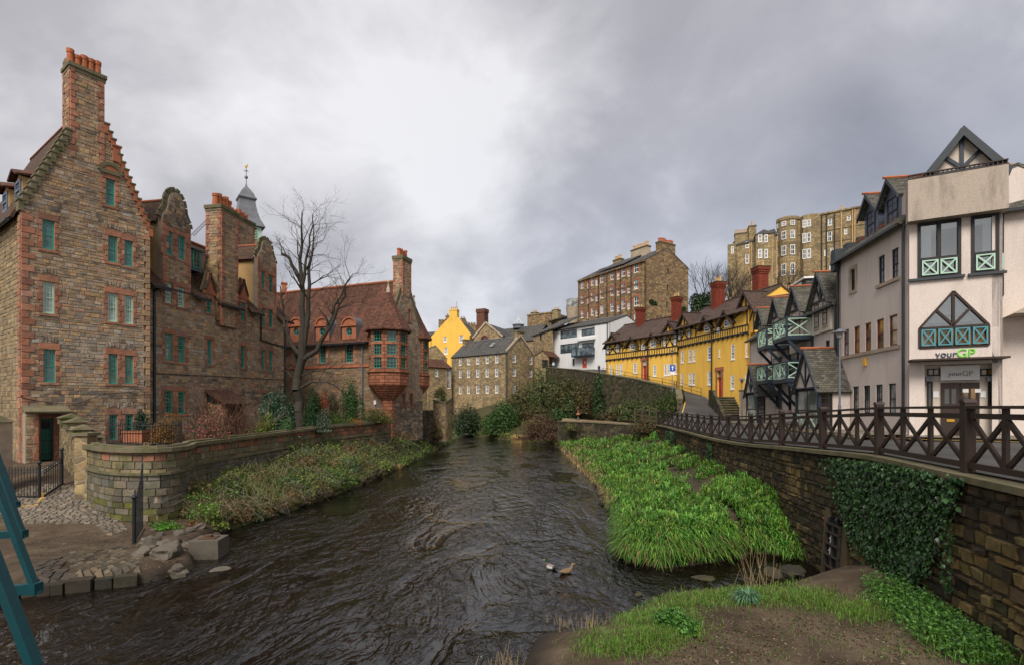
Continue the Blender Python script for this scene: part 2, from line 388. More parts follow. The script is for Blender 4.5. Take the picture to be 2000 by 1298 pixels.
def m_clear():
 t = NT('glass_clear'); out = t.n['Material Output']
 tr = t.n.new('ShaderNodeBsdfTransparent'); tr.inputs[0].default_value = (.86,.9,.9,1)
 gl = t.n.new('ShaderNodeBsdfGlossy'); gl.inputs['Roughness'].default_value = .04
 fr = t.n.new('ShaderNodeFresnel'); fr.inputs[0].default_value = 1.6
 mx = t.n.new('ShaderNodeMixShader'); t.l.new(t.math('ADD', fr.outputs[0],.14, True), mx.inputs[0]); t.l.new(tr.outputs[0], mx.inputs[1]); t.l.new(gl.outputs[0], mx.inputs[2])
 t.l.new(mx.outputs[0], out.inputs[0])
m_clear()
def m_leaf(name, rough=.55, spec=.35, trans=.25):
 t = NT(name); c = t.scale(t.attr(), t.math('ADD', .7, t.math('MULTIPLY', t.noise(t.vec(),5,3,.6),.6)))
 out = t.n['Material Output']; t.end(c, rough, None, spec)
 tl = t.n.new('ShaderNodeBsdfTranslucent'); t.l.new(c, tl.inputs[0])
 mx = t.n.new('ShaderNodeMixShader'); mx.inputs[0].default_value = trans
 t.l.new(t.b.outputs[0], mx.inputs[1]); t.l.new(tl.outputs[0], mx.inputs[2]); t.l.new(mx.outputs[0], out.inputs[0])
m_leaf('leaf'); m_leaf('leaf_glossy', .38,.5,.12)
def m_ground(name, stops, sc, bump=.6, rough=.95, fine=30):
 t = NT(name); v = t.vec()
 c = t.ramp(t.noise(v, sc, 8,.62,.5), stops); n = t.noise(v, fine, 5,.7); p = t.voro(v, fine * .7, 'F1', 'Distance')
 c = t.scale(c, t.math('ADD', .6, t.math('MULTIPLY', n, .8)))
 t.end(c, rough, t.bump(t.math('ADD', n, t.math('MULTIPLY', p, .5)), bump, .03),.25)
def m_dirt():
 t = NT('dirt'); v = t.vec(); n = t.noise(v, 28,6,.72); p = t.voro(v, 22, 'F1', 'Distance'); p2 = t.voro(v, 60, 'F1', 'Distance'); g = t.noise(v, .9,8,.65,.6)
 c = t.ramp(g, [(.3,(.045,.029,.017)),(.47,(.075,.051,.031)),(.58,(.105,.074,.046)),(.7,(.145,.105,.066))])
 c = t.scale(c, t.math('ADD', .45, t.math('MULTIPLY', n, 1.1)))
 st = t.ramp(p, [(.05,1.0),(.13,.0)]); c = t.mix(t.math('MULTIPLY', st, t.ramp(t.noise(v, 3,3,.5),[(.5,.0),(.62,.8)])), c, (.26,.21,.155))
 sp = t.n.new('ShaderNodeSeparateXYZ'); t.l.new(v, sp.inputs[0])
 wet = t.ramp(t.math('ADD', sp.outputs[2], t.math('MULTIPLY', t.noise(v, 2.2,5,.6),.35)),[(.30,1.0),(.55,.0)])   # silt stays wet just above the water
 c = t.mix(wet, c, (.028,.020,.013))
 h = t.math('ADD', t.math('ADD', n, t.math('MULTIPLY', p2,.4)), t.math('MULTIPLY', st, .6))
 t.end(c, t.math('SUBTRACT', .95, t.math('MULTIPLY', wet, .45)), t.bump(h, .8,.03),.3)
m_dirt()
m_ground('mud', [(.3,(.025,.017,.011)),(.55,(.06,.042,.026)),(.72,(.10,.075,.045))],1.2,.8,.75)
m_ground('soil', [(.3,(.03,.024,.014)),(.5,(.05,.048,.018)),(.68,(.06,.085,.018))],.7)
m_ground('asphalt', [(.3,(.040,.038,.037)),(.5,(.058,.055,.053)),(.7,(.085,.08,.075))],.5,.35,.8,70)
m_ground('paving', [(.3,(.10,.085,.065)),(.5,(.16,.135,.105)),(.7,(.21,.18,.14))],.8,.35,.85,40)
m_ground('gravel', [(.3,(.07,.06,.03)),(.5,(.18,.125,.07)),(.7,(.27,.2,.12))],.8,.5,.95,50)
m_ground('hillside', [(.3,(.03,.03,.012)),(.5,(.055,.05,.02)),(.68,(.08,.06,.03))],.4)
def m_water():
 t = NT('water'); v = t.vec('Object', (1.0,.6,1.0)); v2 = t.vec('Object', (1.0,.85,1.0), rot=(0,0,.25))
 a = t.noise(v, 2.7,3,.55,.9); b = t.noise(v2,6.5,3,.6,.8); d = t.noise(v2,22,3,.6,.5)
 k = t.ramp(t.noise(t.vec('Object', (.5,.24,1)),.9,4,.55,.8),[(.40,.2),(.58,1.0)])     # glides and riffles
 bed = t.ramp(t.noise(t.vec(),.5,5,.6,.6),[(.35,(.003,.0022,.0018)),(.72,(.010,.0065,.004))])
 # fine flecks of foam where the stream runs quick
 fo = t.math('MULTIPLY', t.ramp(t.noise(v2,8,6,.7,1.6),[(.64,.0),(.72,1.0)]), t.ramp(k, [(.5,.0),(1.0,.6)]))
 c = t.mix(fo, bed, (.45,.44,.43))
 n1 = t.bump(t.math('MULTIPLY', a, k),.9,.175); n2 = t.bump(t.math('MULTIPLY', b, k),.5,.05, n1); n3 = t.bump(t.math('MULTIPLY', d, k),.2,.01, n2)
 t.end(c, t.math('ADD', .035, t.math('MULTIPLY', fo, .4)), n3,.4)
m_water()
# ---------------------------------------------------------------- building helpers
def inpoly(x, y, P):
 r = False; n = len(P)
 for i in range(n):
  (x0, y0),(x1, y1) = P[i], P[(i + 1) % n]
  if (y0 > y) != (y1 > y) and x < (x1 - x0) * (y - y0) / (y1 - y0) + x0: r = not r
 return r
def wall(par, M, outline, holes, mat, thick=.3, name='wall'):
 """wall with real openings: outline [(s,z)], holes as rects (s0,s1,z0,z1) or polygons"""
 hp = [[(h[0], h[2]),(h[1], h[2]),(h[1], h[3]),(h[0], h[3])] if not isinstance(h[0], tuple) else list(h) for h in holes]
 pts = []; ed = []
 for P in [outline] + hp:
  k = len(pts); pts += [Vector(p) for p in P]; ed += [(k + i, k + (i + 1) % len(P)) for i in range(len(P))]
 vs, _, fs, *_ = geometry.delaunay_2d_cdt(pts, ed, [],0,1e-5)
 mb = MB(); V = [(v.x, 0, v.y) for v in vs]; keep = []
 for f in fs:
  cx = sum(vs[i].x for i in f) / len(f); cy = sum(vs[i].y for i in f) / len(f)
  if inpoly(cx, cy, outline) and not any(inpoly(cx, cy, P) for P in hp):
   a, b, c = (vs[i] for i in f[:3])
   keep.append(tuple(f) if (b - a).cross(c - a) > 0 else tuple(reversed(f)))
 mb.add(V, keep)
 for P in [outline] + hp:
  n = len(P)
  mb.add([(x, 0, z) for x, z in P] + [(x, thick, z) for x, z in P],[(i, (i + 1) % n, (i + 1) % n + n, i + n) for i in range(n)])
 return mb.build(name, mat, par, M)
def spans(P, z):
 xs = []; n = len(P)
 for i in range(n):
  (x0, z0),(x1, z1) = P[i], P[(i + 1) % n]
  if (z0 > z) != (z1 > z): xs.append(x0 + (x1 - x0) * (z - z0) / (z1 - z0))
 xs.sort(); return list(zip(xs[::2], xs[1::2]))
def pick(pal):
 c = random.choice(pal); mn = [sum(q[i] for q in pal) / len(pal) for i in range(3)]; c = [c[i] * .62 + mn[i] * .38 for i in range(3)]; k = random.uniform(.8,1.2); j = random.uniform(.93,1.07)
 return (c[0] * k * j, c[1] * k, c[2] * k / j)
def coursed(P, holes, pal, ch=(.13,.3), cw=(.2,.6), proud=(.008,.035), gap=.02, zmin=None, palz=None):
 """random-coursed rubble inside outline P minus hole rects -> stones (s0,s1,z0,z1,proud,colour)"""
 out = []; z = min(p[1] for p in P) if zmin is None else zmin; top = max(p[1] for p in P)
 while z < top - .05:
  h = random.uniform(*ch); z1 = min(z + h, top)
  A = spans(P, z + .01); B = spans(P, z1 - .01)
  for a0, a1 in A:
   for b0, b1 in B:
    l, r = max(a0, b0), min(a1, b1)
    if r - l < .08: continue
    hs = [q for q in holes if q[2] < z1 - .02 and q[3] > z + .02 and q[1] > l and q[0] < r]
    br = sorted({l, r} | {min(max(x, l), r) for q in hs for x in q[:2]})
    for i in range(len(br) - 1):
     x0, x1 = br[i], br[i + 1]
     if x1 - x0 < .05: continue
     m = (x0 + x1) / 2; za, zb = z, z1
     for q in hs:
      if q[0] < m < q[1]:
       up = zb - q[3]; dn = q[2] - za
       if up > dn: za = max(za, q[3])
       else: zb = min(zb, q[2])
     if zb - za < .05: continue
     x = x0
     while x < x1 - .01:
      w = random.uniform(*cw); e = min(x + w, x1)
      if x1 - e < cw[0] * .5: e = x1
      out.append((x + gap / 2, e - gap / 2, za + gap / 2, zb - gap / 2, random.uniform(*proud), pick(palz(m, z) if palz else pal)))
      x = e
  z = z1
 return out
def stone_mesh(mb, st, M):
 s0, s1, z0, z1, p, c = st; b = min(.014,(s1 - s0) * .2,(z1 - z0) * .2); J = lambda: random.uniform(-.008,.008)
 V = [(s0,.01, z0),(s1,.01, z0),(s1,.01, z1),(s0,.01, z1)] + [(x + J(),-p + J() * .8, z + J()) for x, z in ((s0 + b, z0 + b),(s1 - b, z0 + b),(s1 - b, z1 - b),(s0 + b, z1 - b))]
 mb.add(V, [(4,5,6,7),(0,1,5,4),(1,2,6,5),(2,3,7,6),(3,0,4,7)], c, M)
def emit(stones, M, Mw, wallobj, nobj, mat, name='stone', far=False):
 """the stones that show largest become objects, the rest one mass"""
 def size(st):
  w = Mw @ Vector(((st[0] + st[1]) / 2,0,(st[2] + st[3]) / 2)); return (st[1] - st[0]) * (st[3] - st[2]) / max(w.y, 1) ** 2
 def seen(st):
  w = Mw @ Vector(((st[0] + st[1]) / 2,0,(st[2] + st[3]) / 2)); px = 1000 + 1000 * w.x / w.y; py = HY - 1000 * (w.z - EYE) / w.y
  return w.y > 1 and -20 < px < 2020 and -20 < py < 1320
 vis = [s for s in stones if seen(s)]; rest = [s for s in stones if not seen(s)]
 vis.sort(key=size, reverse=True)
 for st in vis[:nobj]:
  mb = MB(); stone_mesh(mb, st, M); mb.build(name, mat, wallobj)
 mb = MB()
 for st in vis[nobj:] + rest: stone_mesh(mb, st, M)
 if mb.f: mb.build('stonework', mat, wallobj, kind='stuff')
RED = [(.37,.155,.09),(.31,.13,.08),(.41,.19,.115),(.27,.12,.075),(.39,.22,.15)]
BROWN = [(.45,.29,.15),(.38,.25,.14),(.33,.235,.15),(.48,.32,.15),(.41,.26,.15),(.25,.19,.135),
         (.36,.25,.155),(.46,.33,.21),(.17,.13,.10),(.42,.225,.14),(.40,.30,.21)]
DARKS = [(.16,.13,.105),(.11,.09,.077),(.21,.165,.125),(.28,.205,.13)]
GREYS = [(.38,.31,.24),(.31,.25,.195),(.44,.355,.265),(.25,.20,.16),(.36,.275,.20)]
def weathered(Mw):
 """upper storeys warm brown, lower storeys greyer, blackened patches: each stone its own colour"""
 def f(m, z):
  w = Mw @ Vector((m, 0, z)); n = mnoise.noise(Vector((w.x * .35, w.y * .35, w.z * .3 + 3))) + random.uniform(-.25,.25)
  if n > .48: return DARKS
  if w.z < 9.0 and n < .02 - (w.z - 5) * .07: return GREYS
  if random.random() < .18: return GREYS
  return BROWN
 return f
def surround(s0, s1, z0, z1, jw=.2, lint=.3, sill=.16, pal=RED, bh=.3, proud=.05):
 """dressed stones round an opening: long-and-short jambs, lintel, sill"""
 L = []; n = max(2, round((z1 - z0) / bh)); h = (z1 - z0) / n; k = random.random() < .5
 for i in range(n):
  for side in (0,1):
   w = jw * (1.55 if (i + k + side) % 2 else .85) * random.uniform(.93,1.07); za, zb = z0 + i * h + .004, z0 + (i + 1) * h - .004
   L.append((s0 - w, s0, za, zb, proud + random.uniform(-.008,.008), pick(pal)) if side == 0 else (s1, s1 + w, za, zb, proud + random.uniform(-.008,.008), pick(pal)))
 L.append((s0 - jw * 1.1, s1 + jw * 1.1, z1 + .004, z1 + lint, proud + .004, pick(pal)))
 L.append((s0 - jw * 1.1, s1 + jw * 1.1, z0 - sill, z0 - .004, proud + .014, pick(pal)))
 return L, (s0 - jw * .85, s1 + jw * .85, z0 - sill, z1 + lint)
def quoins(s, z0, z1, sign, pal=RED, bh=.32, w=(.26,.48), proud=.05):
 L = []; z = z0; i = 0
 while z < z1 - .1:
  h = bh * random.uniform(.85,1.15); ww = w[i % 2] * random.uniform(.9,1.1); a, b = (s, s + ww) if sign > 0 else (s - ww, s)
  L.append((a, b, z + .004, min(z + h, z1) - .004, proud + random.uniform(-.006,.006), pick(pal))); z += h; i += 1
 return L
def sash(par, M, s0, s1, z0, z1, nx=3, ny=4, fm='green_paint', gm='glass', d=.13, fw=.055, bar=.022, sill=None, name='window', sillmat=None, split=True):
 """sash window set back in its opening: frame and glazing bars, glass of each sash"""
 mb = MB(); e = d + .07; b = fw
 mb.box(s0, s0 + b, d, e, z0, z1).box(s1 - b, s1, d, e, z0, z1).box(s0 + b, s1 - b, d, e, z0, z0 + b * 1.3).box(s0 + b, s1 - b, d, e, z1 - b, z1)
 zm = (z0 + z1) / 2
 if split: mb.box(s0 + b, s1 - b, d - .012, e, zm - b * .4, zm + b * .4)
 g = d + .02
 for i in range(1, nx):
  x = s0 + (s1 - s0) * i / nx; mb.box(x - bar / 2, x + bar / 2, g, g + .03, z0 + b, z1 - b)
 for j in range(1, ny):
  if split and ny % 2 == 0 and j == ny // 2: continue
  z = z0 + (z1 - z0) * j / ny; mb.box(s0 + b, s1 - b, g + .002, g + .028, z - bar / 2, z + bar / 2)
 w = mb.build(name, fm, par, M)
 halves = ((z0, zm),(zm, z1)) if split else ((z0, z1),)
 for k, (a, c) in enumerate(halves):
  mp = MB().box(s0 + .01, s1 - .01, d + .035 + .01 * k, d + .042 + .01 * k, a + .004, c - .004); mp.build('pane', gm, w, M)
 if sill: MB().box(s0 - .06, s1 + .06,-.05, d, z0 - sill, z0 + .003).build('sill', sillmat or fm, w, M)
 return w
def pots(par, n, x0, x1, y, z, r, h, mat='pot', along='x', M=None):
 for i in range(n):
  t = x0 + (x1 - x0) * (i + .5) / n; c = (t, y, z) if along == 'x' else (y, t, z); k = random.uniform(.85,1.15)
  MB().lathe([(r * 1.1,0),(r * 1.02, h * .15 * k),(r * .88, h * .75 * k),(r * 1.05, h * .8 * k),(r * 1.08, h * k),(r * .7, h * k),(r * .7, h * .6)],10, c).build('chimney_pot', mat, par, M, smooth=False)
def stack(par, x0, x1, y0, y1, z0, z1, mat, npot, pot='pot', cap='stone_cap', M=None, r=None, h=.6, along=None, caph=.16, name='chimney'):
 """plain chimney stack with a cap course and pots"""
 c = MB().box(x0, x1, y0, y1, z0, z1).build(name, mat, par, M)
 o = min(.1,(x1 - x0) * .1)
 MB().box(x0 - o, x1 + o, y0 - o, y1 + o, z1, z1 + caph).box(x0 - o * .4, x1 + o * .4, y0 - o * .4, y1 + o * .4, z1 - caph * 1.2, z1 - .002).build('chimney_cap', cap, c, M)
 al = along or ('x' if x1 - x0 >= y1 - y0 else 'y')
 L = (x1 - x0) if al == 'x' else (y1 - y0)
 r = r or min(.16, L / npot * .36)
 if al == 'x': pots(c, npot, x0, x1,(y0 + y1) / 2, z1 + caph, r, h, pot, 'x', M)
 else: pots(c, npot, y0, y1,(x0 + x1) / 2, z1 + caph, r, h, pot, 'y', M)
 return c
def stone_stack(par, W, x0, x1, y0, y1, z0, z1, npot, nobj=40, pal=BROWN, caph=.22, h=.75, faces='fl', pr=None):
 """chimney stack of separate stones with red corner stones; W = thing's world matrix"""
 c = MB().box(x0, x1, y0, y1, z0, z1).build('chimney', 'mortar', par)
 for f in faces:
  if f == 'f': M, wd = T((x0, y0,0)), x1 - x0
  elif f == 'l': M, wd = T((0, y0,0)) @ side_l(y1 - y0, x0), y1 - y0
  else: M, wd = T((0, y0,0)) @ side_r(x1), y1 - y0
  q = quoins(0, z0, z1,1, w=(.2,.34)) + quoins(wd, z0, z1,-1, w=(.34,.2))
  st = coursed([(.24, z0),(wd - .24, z0),(wd - .24, z1),(.24, z1)],[], pal, (.14,.26),(.2,.5))
  emit(q + st, M, W @ M, c, nobj, 'stone')
 o = .1
 MB().box(x0 - .05, x1 + .05, y0 - .05, y1 + .05, z1 - .2, z1).box(x0 - o, x1 + o, y0 - o, y1 + o, z1, z1 + caph).build('chimney_cap', 'stone_cap', c)
 if x1 - x0 >= y1 - y0: pots(c, npot, x0, x1,(y0 + y1) / 2, z1 + caph, pr or .17, h)
 else: pots(c, npot, y0, y1,(x0 + x1) / 2, z1 + caph, pr or .17, h, 'pot', 'y')
 return c
def pipe(par, pts, r=.05, mat='black_iron', name='drainpipe', M=None):
 return MB().path(pts, r, 7).build(name, mat, par, M)

# ================================================================ left bank: the crow-stepped gable block
GZ = 2.0
MG, GW = fit(41,26.0,293,1700, GZ)
gable = thing('gabled_tenement', 'tall brown stone tenement with crow-stepped gable and massive chimney beside the garden wall', 'building', MG)
GD = 11.0
def gu(px, py, d=0): return uz(MG, px, py, d)
def build_gable():
 eL = gu(41,405)[1]; eR = gu(293,455)[1]
 cl, cr = gu(137,262)[0], gu(204,247)[0]; zl = gu(137,262)[1]; zr = gu(204,247)[1]
 ctop = (gu(137,124)[1] + gu(204,160)[1]) / 2
 P = [(0,-.6),(GW, -.6),(GW, eR),(cr, zr),(cr, zr + .05),(cl, zr + .05),(cl, zl),(0, eL)]
 wins = [(83,431,106,487),(84,551,106,612),(85,682,108,745),(211,462,229,512),(243,471,259.5,520),(211,573,229,628),(243.5,578,260,632),
   (212,691,229,748),(244,694,260,748),(213,809,229,858),(245,808,260,858),(206.5,351,224,402)]
 R = [rect(MG, *w) for w in wins]
 dr = rect(MG, 79,816,105,890); dr = (dr[0], dr[1],-.1, dr[3])
 holes = R + [dr]; rub = []; st = []
 for i, r in enumerate(R):
  a, b = surround(*r, jw=.17, lint=.34); st += a; rub.append(b)
  if 0 < i < 11:      # relieving arch over the lintel
   m, n = (r[0] + r[1]) / 2,5
   for k in range(n):
    x = r[0] - .1 + (r[1] - r[0] + .2) * k / n; hh = .1 * math.sin(math.pi * (k + .5) / n)
    st.append((x, x + (r[1] - r[0] + .2) / n - .012, r[3] + .36 + hh, r[3] + .62 + hh, .055, pick(DARKS + GREYS)))
 a, b = surround(*dr, jw=.2, lint=.3, sill=.02); st += a; rub.append(b)
 rub.append((0,.4,-1, eL - .2)); rub.append((GW - .3, GW, -1, eR - .2))
 st += quoins(0,-.5, eL - .1,1, w=(.3,.5)) + quoins(GW, -.5, eR - .15,-1, w=(.22,.36), pal=RED + BROWN)
 wobj = wall(gable, I4, P, holes, 'mortar', .35)
 body = coursed(P, rub, BROWN, (.10,.24),(.15,.48), palz=weathered(MG))
 emit(st + body, I4, MG, wobj, 300, 'stone')
 # left return wall
 Ms = side_l(GD); P2 = [(0,-.6),(GD, -.6),(GD, eL - .3),(0, eL - .3)]
 w2 = wall(gable, Ms, P2,[], 'mortar', .3)
 emit(quoins(GD, -.5, eL - .3,-1, w=(.5,.3)) + coursed([(4,-.5),(GD - .4,-.5),(GD - .4, eL - .35),(4, eL - .35)],[],[(.33,.24,.13),(.26,.19,.11),(.38,.27,.14),(.21,.16,.10)],(.16,.27),(.25,.55)), Ms, MG @ Ms, w2,60, 'stone')
 wall(gable, side_r(GW),[(0,-.6),(GD, -.6),(GD, eR),(0, eR)],[], 'rubble_brown', .3)
 wall(gable, T((0, GD, 0)),[(0,-.6),(GW, -.6),(GW, eR),(cr, zr),(cl, zl),(0, eL)],[], 'rubble_brown', .3)
 gms = ['glass_blue', 'glass_pale', 'glass_blue', 'glass_blue', 'glass_blue', 'glass_pale', 'glass_pale', 'glass_amber', 'glass_amber', 'glass', 'glass', 'glass_blue']
 for i, (r, g) in enumerate(zip(R, gms)):
  sash(gable, I4, *r, 3,6, 'pale_green' if i in (1,5,6) else 'green_paint', g, .07,.075,.034, sill=.09 if i in (1,2,5,6,7,8) else .05)
 # curved pediment over the attic window
 r = R[11]; m = (r[0] + r[1]) / 2; hw = (r[1] - r[0]) / 2 + .2; mb = MB()
 arc = [(m + hw * math.cos(a), r[3] + .36 + hw * .95 * math.sin(a)) for a in np.linspace(0, math.pi, 11)]
 mb.prism(arc, -.09,.02); arc2 = [(m + (hw + .09) * math.cos(a), r[3] + .38 + (hw * .95 + .09) * math.sin(a)) for a in np.linspace(0, math.pi, 11)]
 mb.build('pediment', 'red_dress', gable)
 ring = MB()
 for (x0, z0),(x1, z1) in zip(arc2, arc2[1:]): ring.bar((x0,-.08, z0),(x1,-.08, z1),.2,.1, up=(0,1,0))
 ring.bar((arc2[0][0],-.08, arc2[0][1]),(arc2[-1][0],-.08, arc2[-1][1]),.2,.09, up=(0,1,0)); ring.build('pediment_moulding', 'stone_cap', gable)
 # crow steps on both skews, the left one under moss
 def steps(xa, za, xb, zb, n, mat):
  for i in range(n):
   t0, t1 = i / n, (i + 1) / n; x0, x1 = xa + (xb - xa) * t0, xa + (xb - xa) * t1; z1 = za + (zb - za) * t1; h = abs(zb - za) / n
   lo, hi = min(x0, x1) - .03, max(x0, x1) + .03; k = random.uniform(-.02,.02)
   b = MB().box(lo, hi, -.09 + k, .5, z1 - h * 1.6, z1 - .07); MB_cap = MB().box(lo - .04, hi + .04,-.13 + k, .54, z1 - .07, z1 + .02)
   o = b.build('crow_step', mat, gable); MB_cap.build('step_cap', 'stone_cap', o)
 steps(-.08, eL + .05, cl, zl + .25,13, 'stone_cap'); steps(GW + .1, eR, cr + .02, zr + .2,15, 'red_dress')
 # small pot and block on the right skew
 x, z = gu(226,300); MB().box(x - .16, x + .2,-.12,.5, z - .5, z + .35).box(x - .22, x + .26,-.18,.55, z + .35, z + .45).build('skew_block', 'red_dress', gable)
 pots(gable, 1, x - .2, x + .02,.2, z + .45,.1,.42)
 # main chimney
 depth = 1.15
 ch = stone_stack(gable, MG, cl, cr, -.02, depth, zl - 1.2, ctop, 5,120, caph=.2, h=.85, pr=.17)
 MB().lathe([(.24,0),(.26,.3),(.18,.55),(.05,.62)],9,(cl - .02 + .2, depth - .2, ctop + .2)).build('chimney_pot', 'stone_cap', ch)
 # roof either side of the ridge, eaves gutter
 xm = (cl + cr) / 2; zt = ctop - 4.4; mb = MB(); k = (zl - eL) / cl
 zt = zl + k * (xm - cl) * .95 + .3
 mb.slab([(-.35,.45, eL - .45),(-.35, GD, eL - .45),(cl, GD, zl + .3),(cl, .45, zl + .3)][::-1],.14)
 mb.slab([(cl, .9, zl + .3),(cl, GD, zl + .3),(xm, GD, zt),(xm, .9, zt)][::-1],.14)
 mb.slab([(GW + .1,.5, eR - .1),(GW + .1, GD, eR - .1),(cr, GD, zr - .05),(cr, .5, zr - .05)],.14)
 mb.slab([(cr, .9, zr - .05),(cr, GD, zr - .05),(xm, GD, zt),(xm, .9, zt)],.14)
 rf = mb.build('roof', 'tile_brown', gable)
 MB().tube((xm, .9, zt),(xm, GD, zt),.1,.1,8).build('ridge', 'red_dress', rf)
 pipe(gable, [(-.42,.5, eL - .62),(-.42, GD, eL - .62)],.09, name='gutter')
 # two dormers on the left slope
 for y0 in (.9,3.6):
  w = 1.35; x0 = cl * .12; z0 = eL + (zl - eL) * .12; z1 = z0 + 1.35; x1 = cl * .8
  d = MB().prism([(y0, z0),(y0 + w, z0),(y0 + w, z1),(y0 + w / 2, z1 + .25),(y0, z1)], x0, x1, M=Matrix(((0,1,0,0),(1,0,0,0),(0,0,1,0),(0,0,0,1)))).build('dormer', 'harl_cream', gable)
  mb = MB()
  for a, b in ((y0 - .15, y0 + w / 2),(y0 + w / 2, y0 + w + .15)):
   za, zb = (z1 - .05, z1 + .35) if a < y0 + .3 else (z1 + .35, z1 - .05)
   mb.slab([(x0 - .3, a, za),(x1, a, za + .35),(x1, b, zb + .35),(x0 - .3, b, zb)][::-1],.1)
  mb.build('dormer_roof', 'tile_red', d)
  Mw = T((x0 - .02,0,0)) @ side_l(y0 + w, 0)
  sash(d, Mw, .15, w - .15, z0 + .2, z1 - .1,3,4, 'blue_grey', 'glass_blue', -.05,.12)
 # door leaf with green glazing and iron grille, lean-to porch cap
 dd = MB().box(dr[0], dr[1],.3,.36,0, dr[3] - .55).box(dr[0], dr[1],.3,.36, dr[3] - .08, dr[3]).box(dr[0], dr[0] + .07,.3,.36,0, dr[3]).box(dr[1] - .07, dr[1],.3,.36,0, dr[3]).build('door', 'green_paint', gable)
 MB().box(dr[0], dr[1],.33,.34, dr[3] - .55, dr[3]).build('pane', 'glass_blue', dd)
 g = MB()
 for i in range(7):
  x = dr[0] + .05 + (dr[1] - dr[0] - .1) * i / 6; g.tube((x, .12,0),(x, .12, dr[3] - .15),.012, n=5)
 for z in (.3,1.0, dr[3] - .3): g.box(dr[0], dr[1],.11,.13, z, z + .03)
 g.build('grille', 'black_iron', dd)
 a, b = gu(43,800)[0], gu(128,800)[0]; z = gu(80,806)[1]
 MB().prism([(a, z),(b, z),(b, z + .1),(a, z + .1)],-.75,0).slab([(a - .05,-.85, z + .1),(b + .05,-.85, z + .1),(b + .05,.0, z + .42),(a - .05,.0, z + .42)],.1).build('porch_roof', 'stone_cap', gable)
 ps = coursed([(a, -.5),(dr[0] - .22,-.5),(dr[0] - .22, z),(a, z)],[], BROWN, (.16,.26),(.2,.4)) + coursed([(dr[1] + .22,-.5),(b, -.5),(b, z),(dr[1] + .22, z)],[], BROWN, (.16,.26),(.2,.45))
 pj = MB().box(a, dr[0] - .2,-.6,0,-.5, z).box(dr[1] + .2, b, -.6,0,-.5, z).build('porch', 'mortar', gable)
 Mp = T((0,-.6,0)); q = []
 for s, sg in ((dr[0] - .2,-1),(dr[1] + .2,1)): q += quoins(s, -.3, z, sg, w=(.12,.2), bh=.4)
 emit(ps + q, Mp, MG @ Mp, pj, 40, 'stone')
 # cable slung across the wall
 cab = [(0,770),(40,775),(62,780),(105,787),(150,787),(205,768),(250,766),(293,770)]
 pipe(gable, [(gu(max(x, 41), y)[0],-.08, gu(max(x, 41), y)[1]) for x, y in cab],.018, name='cable')
build_gable()

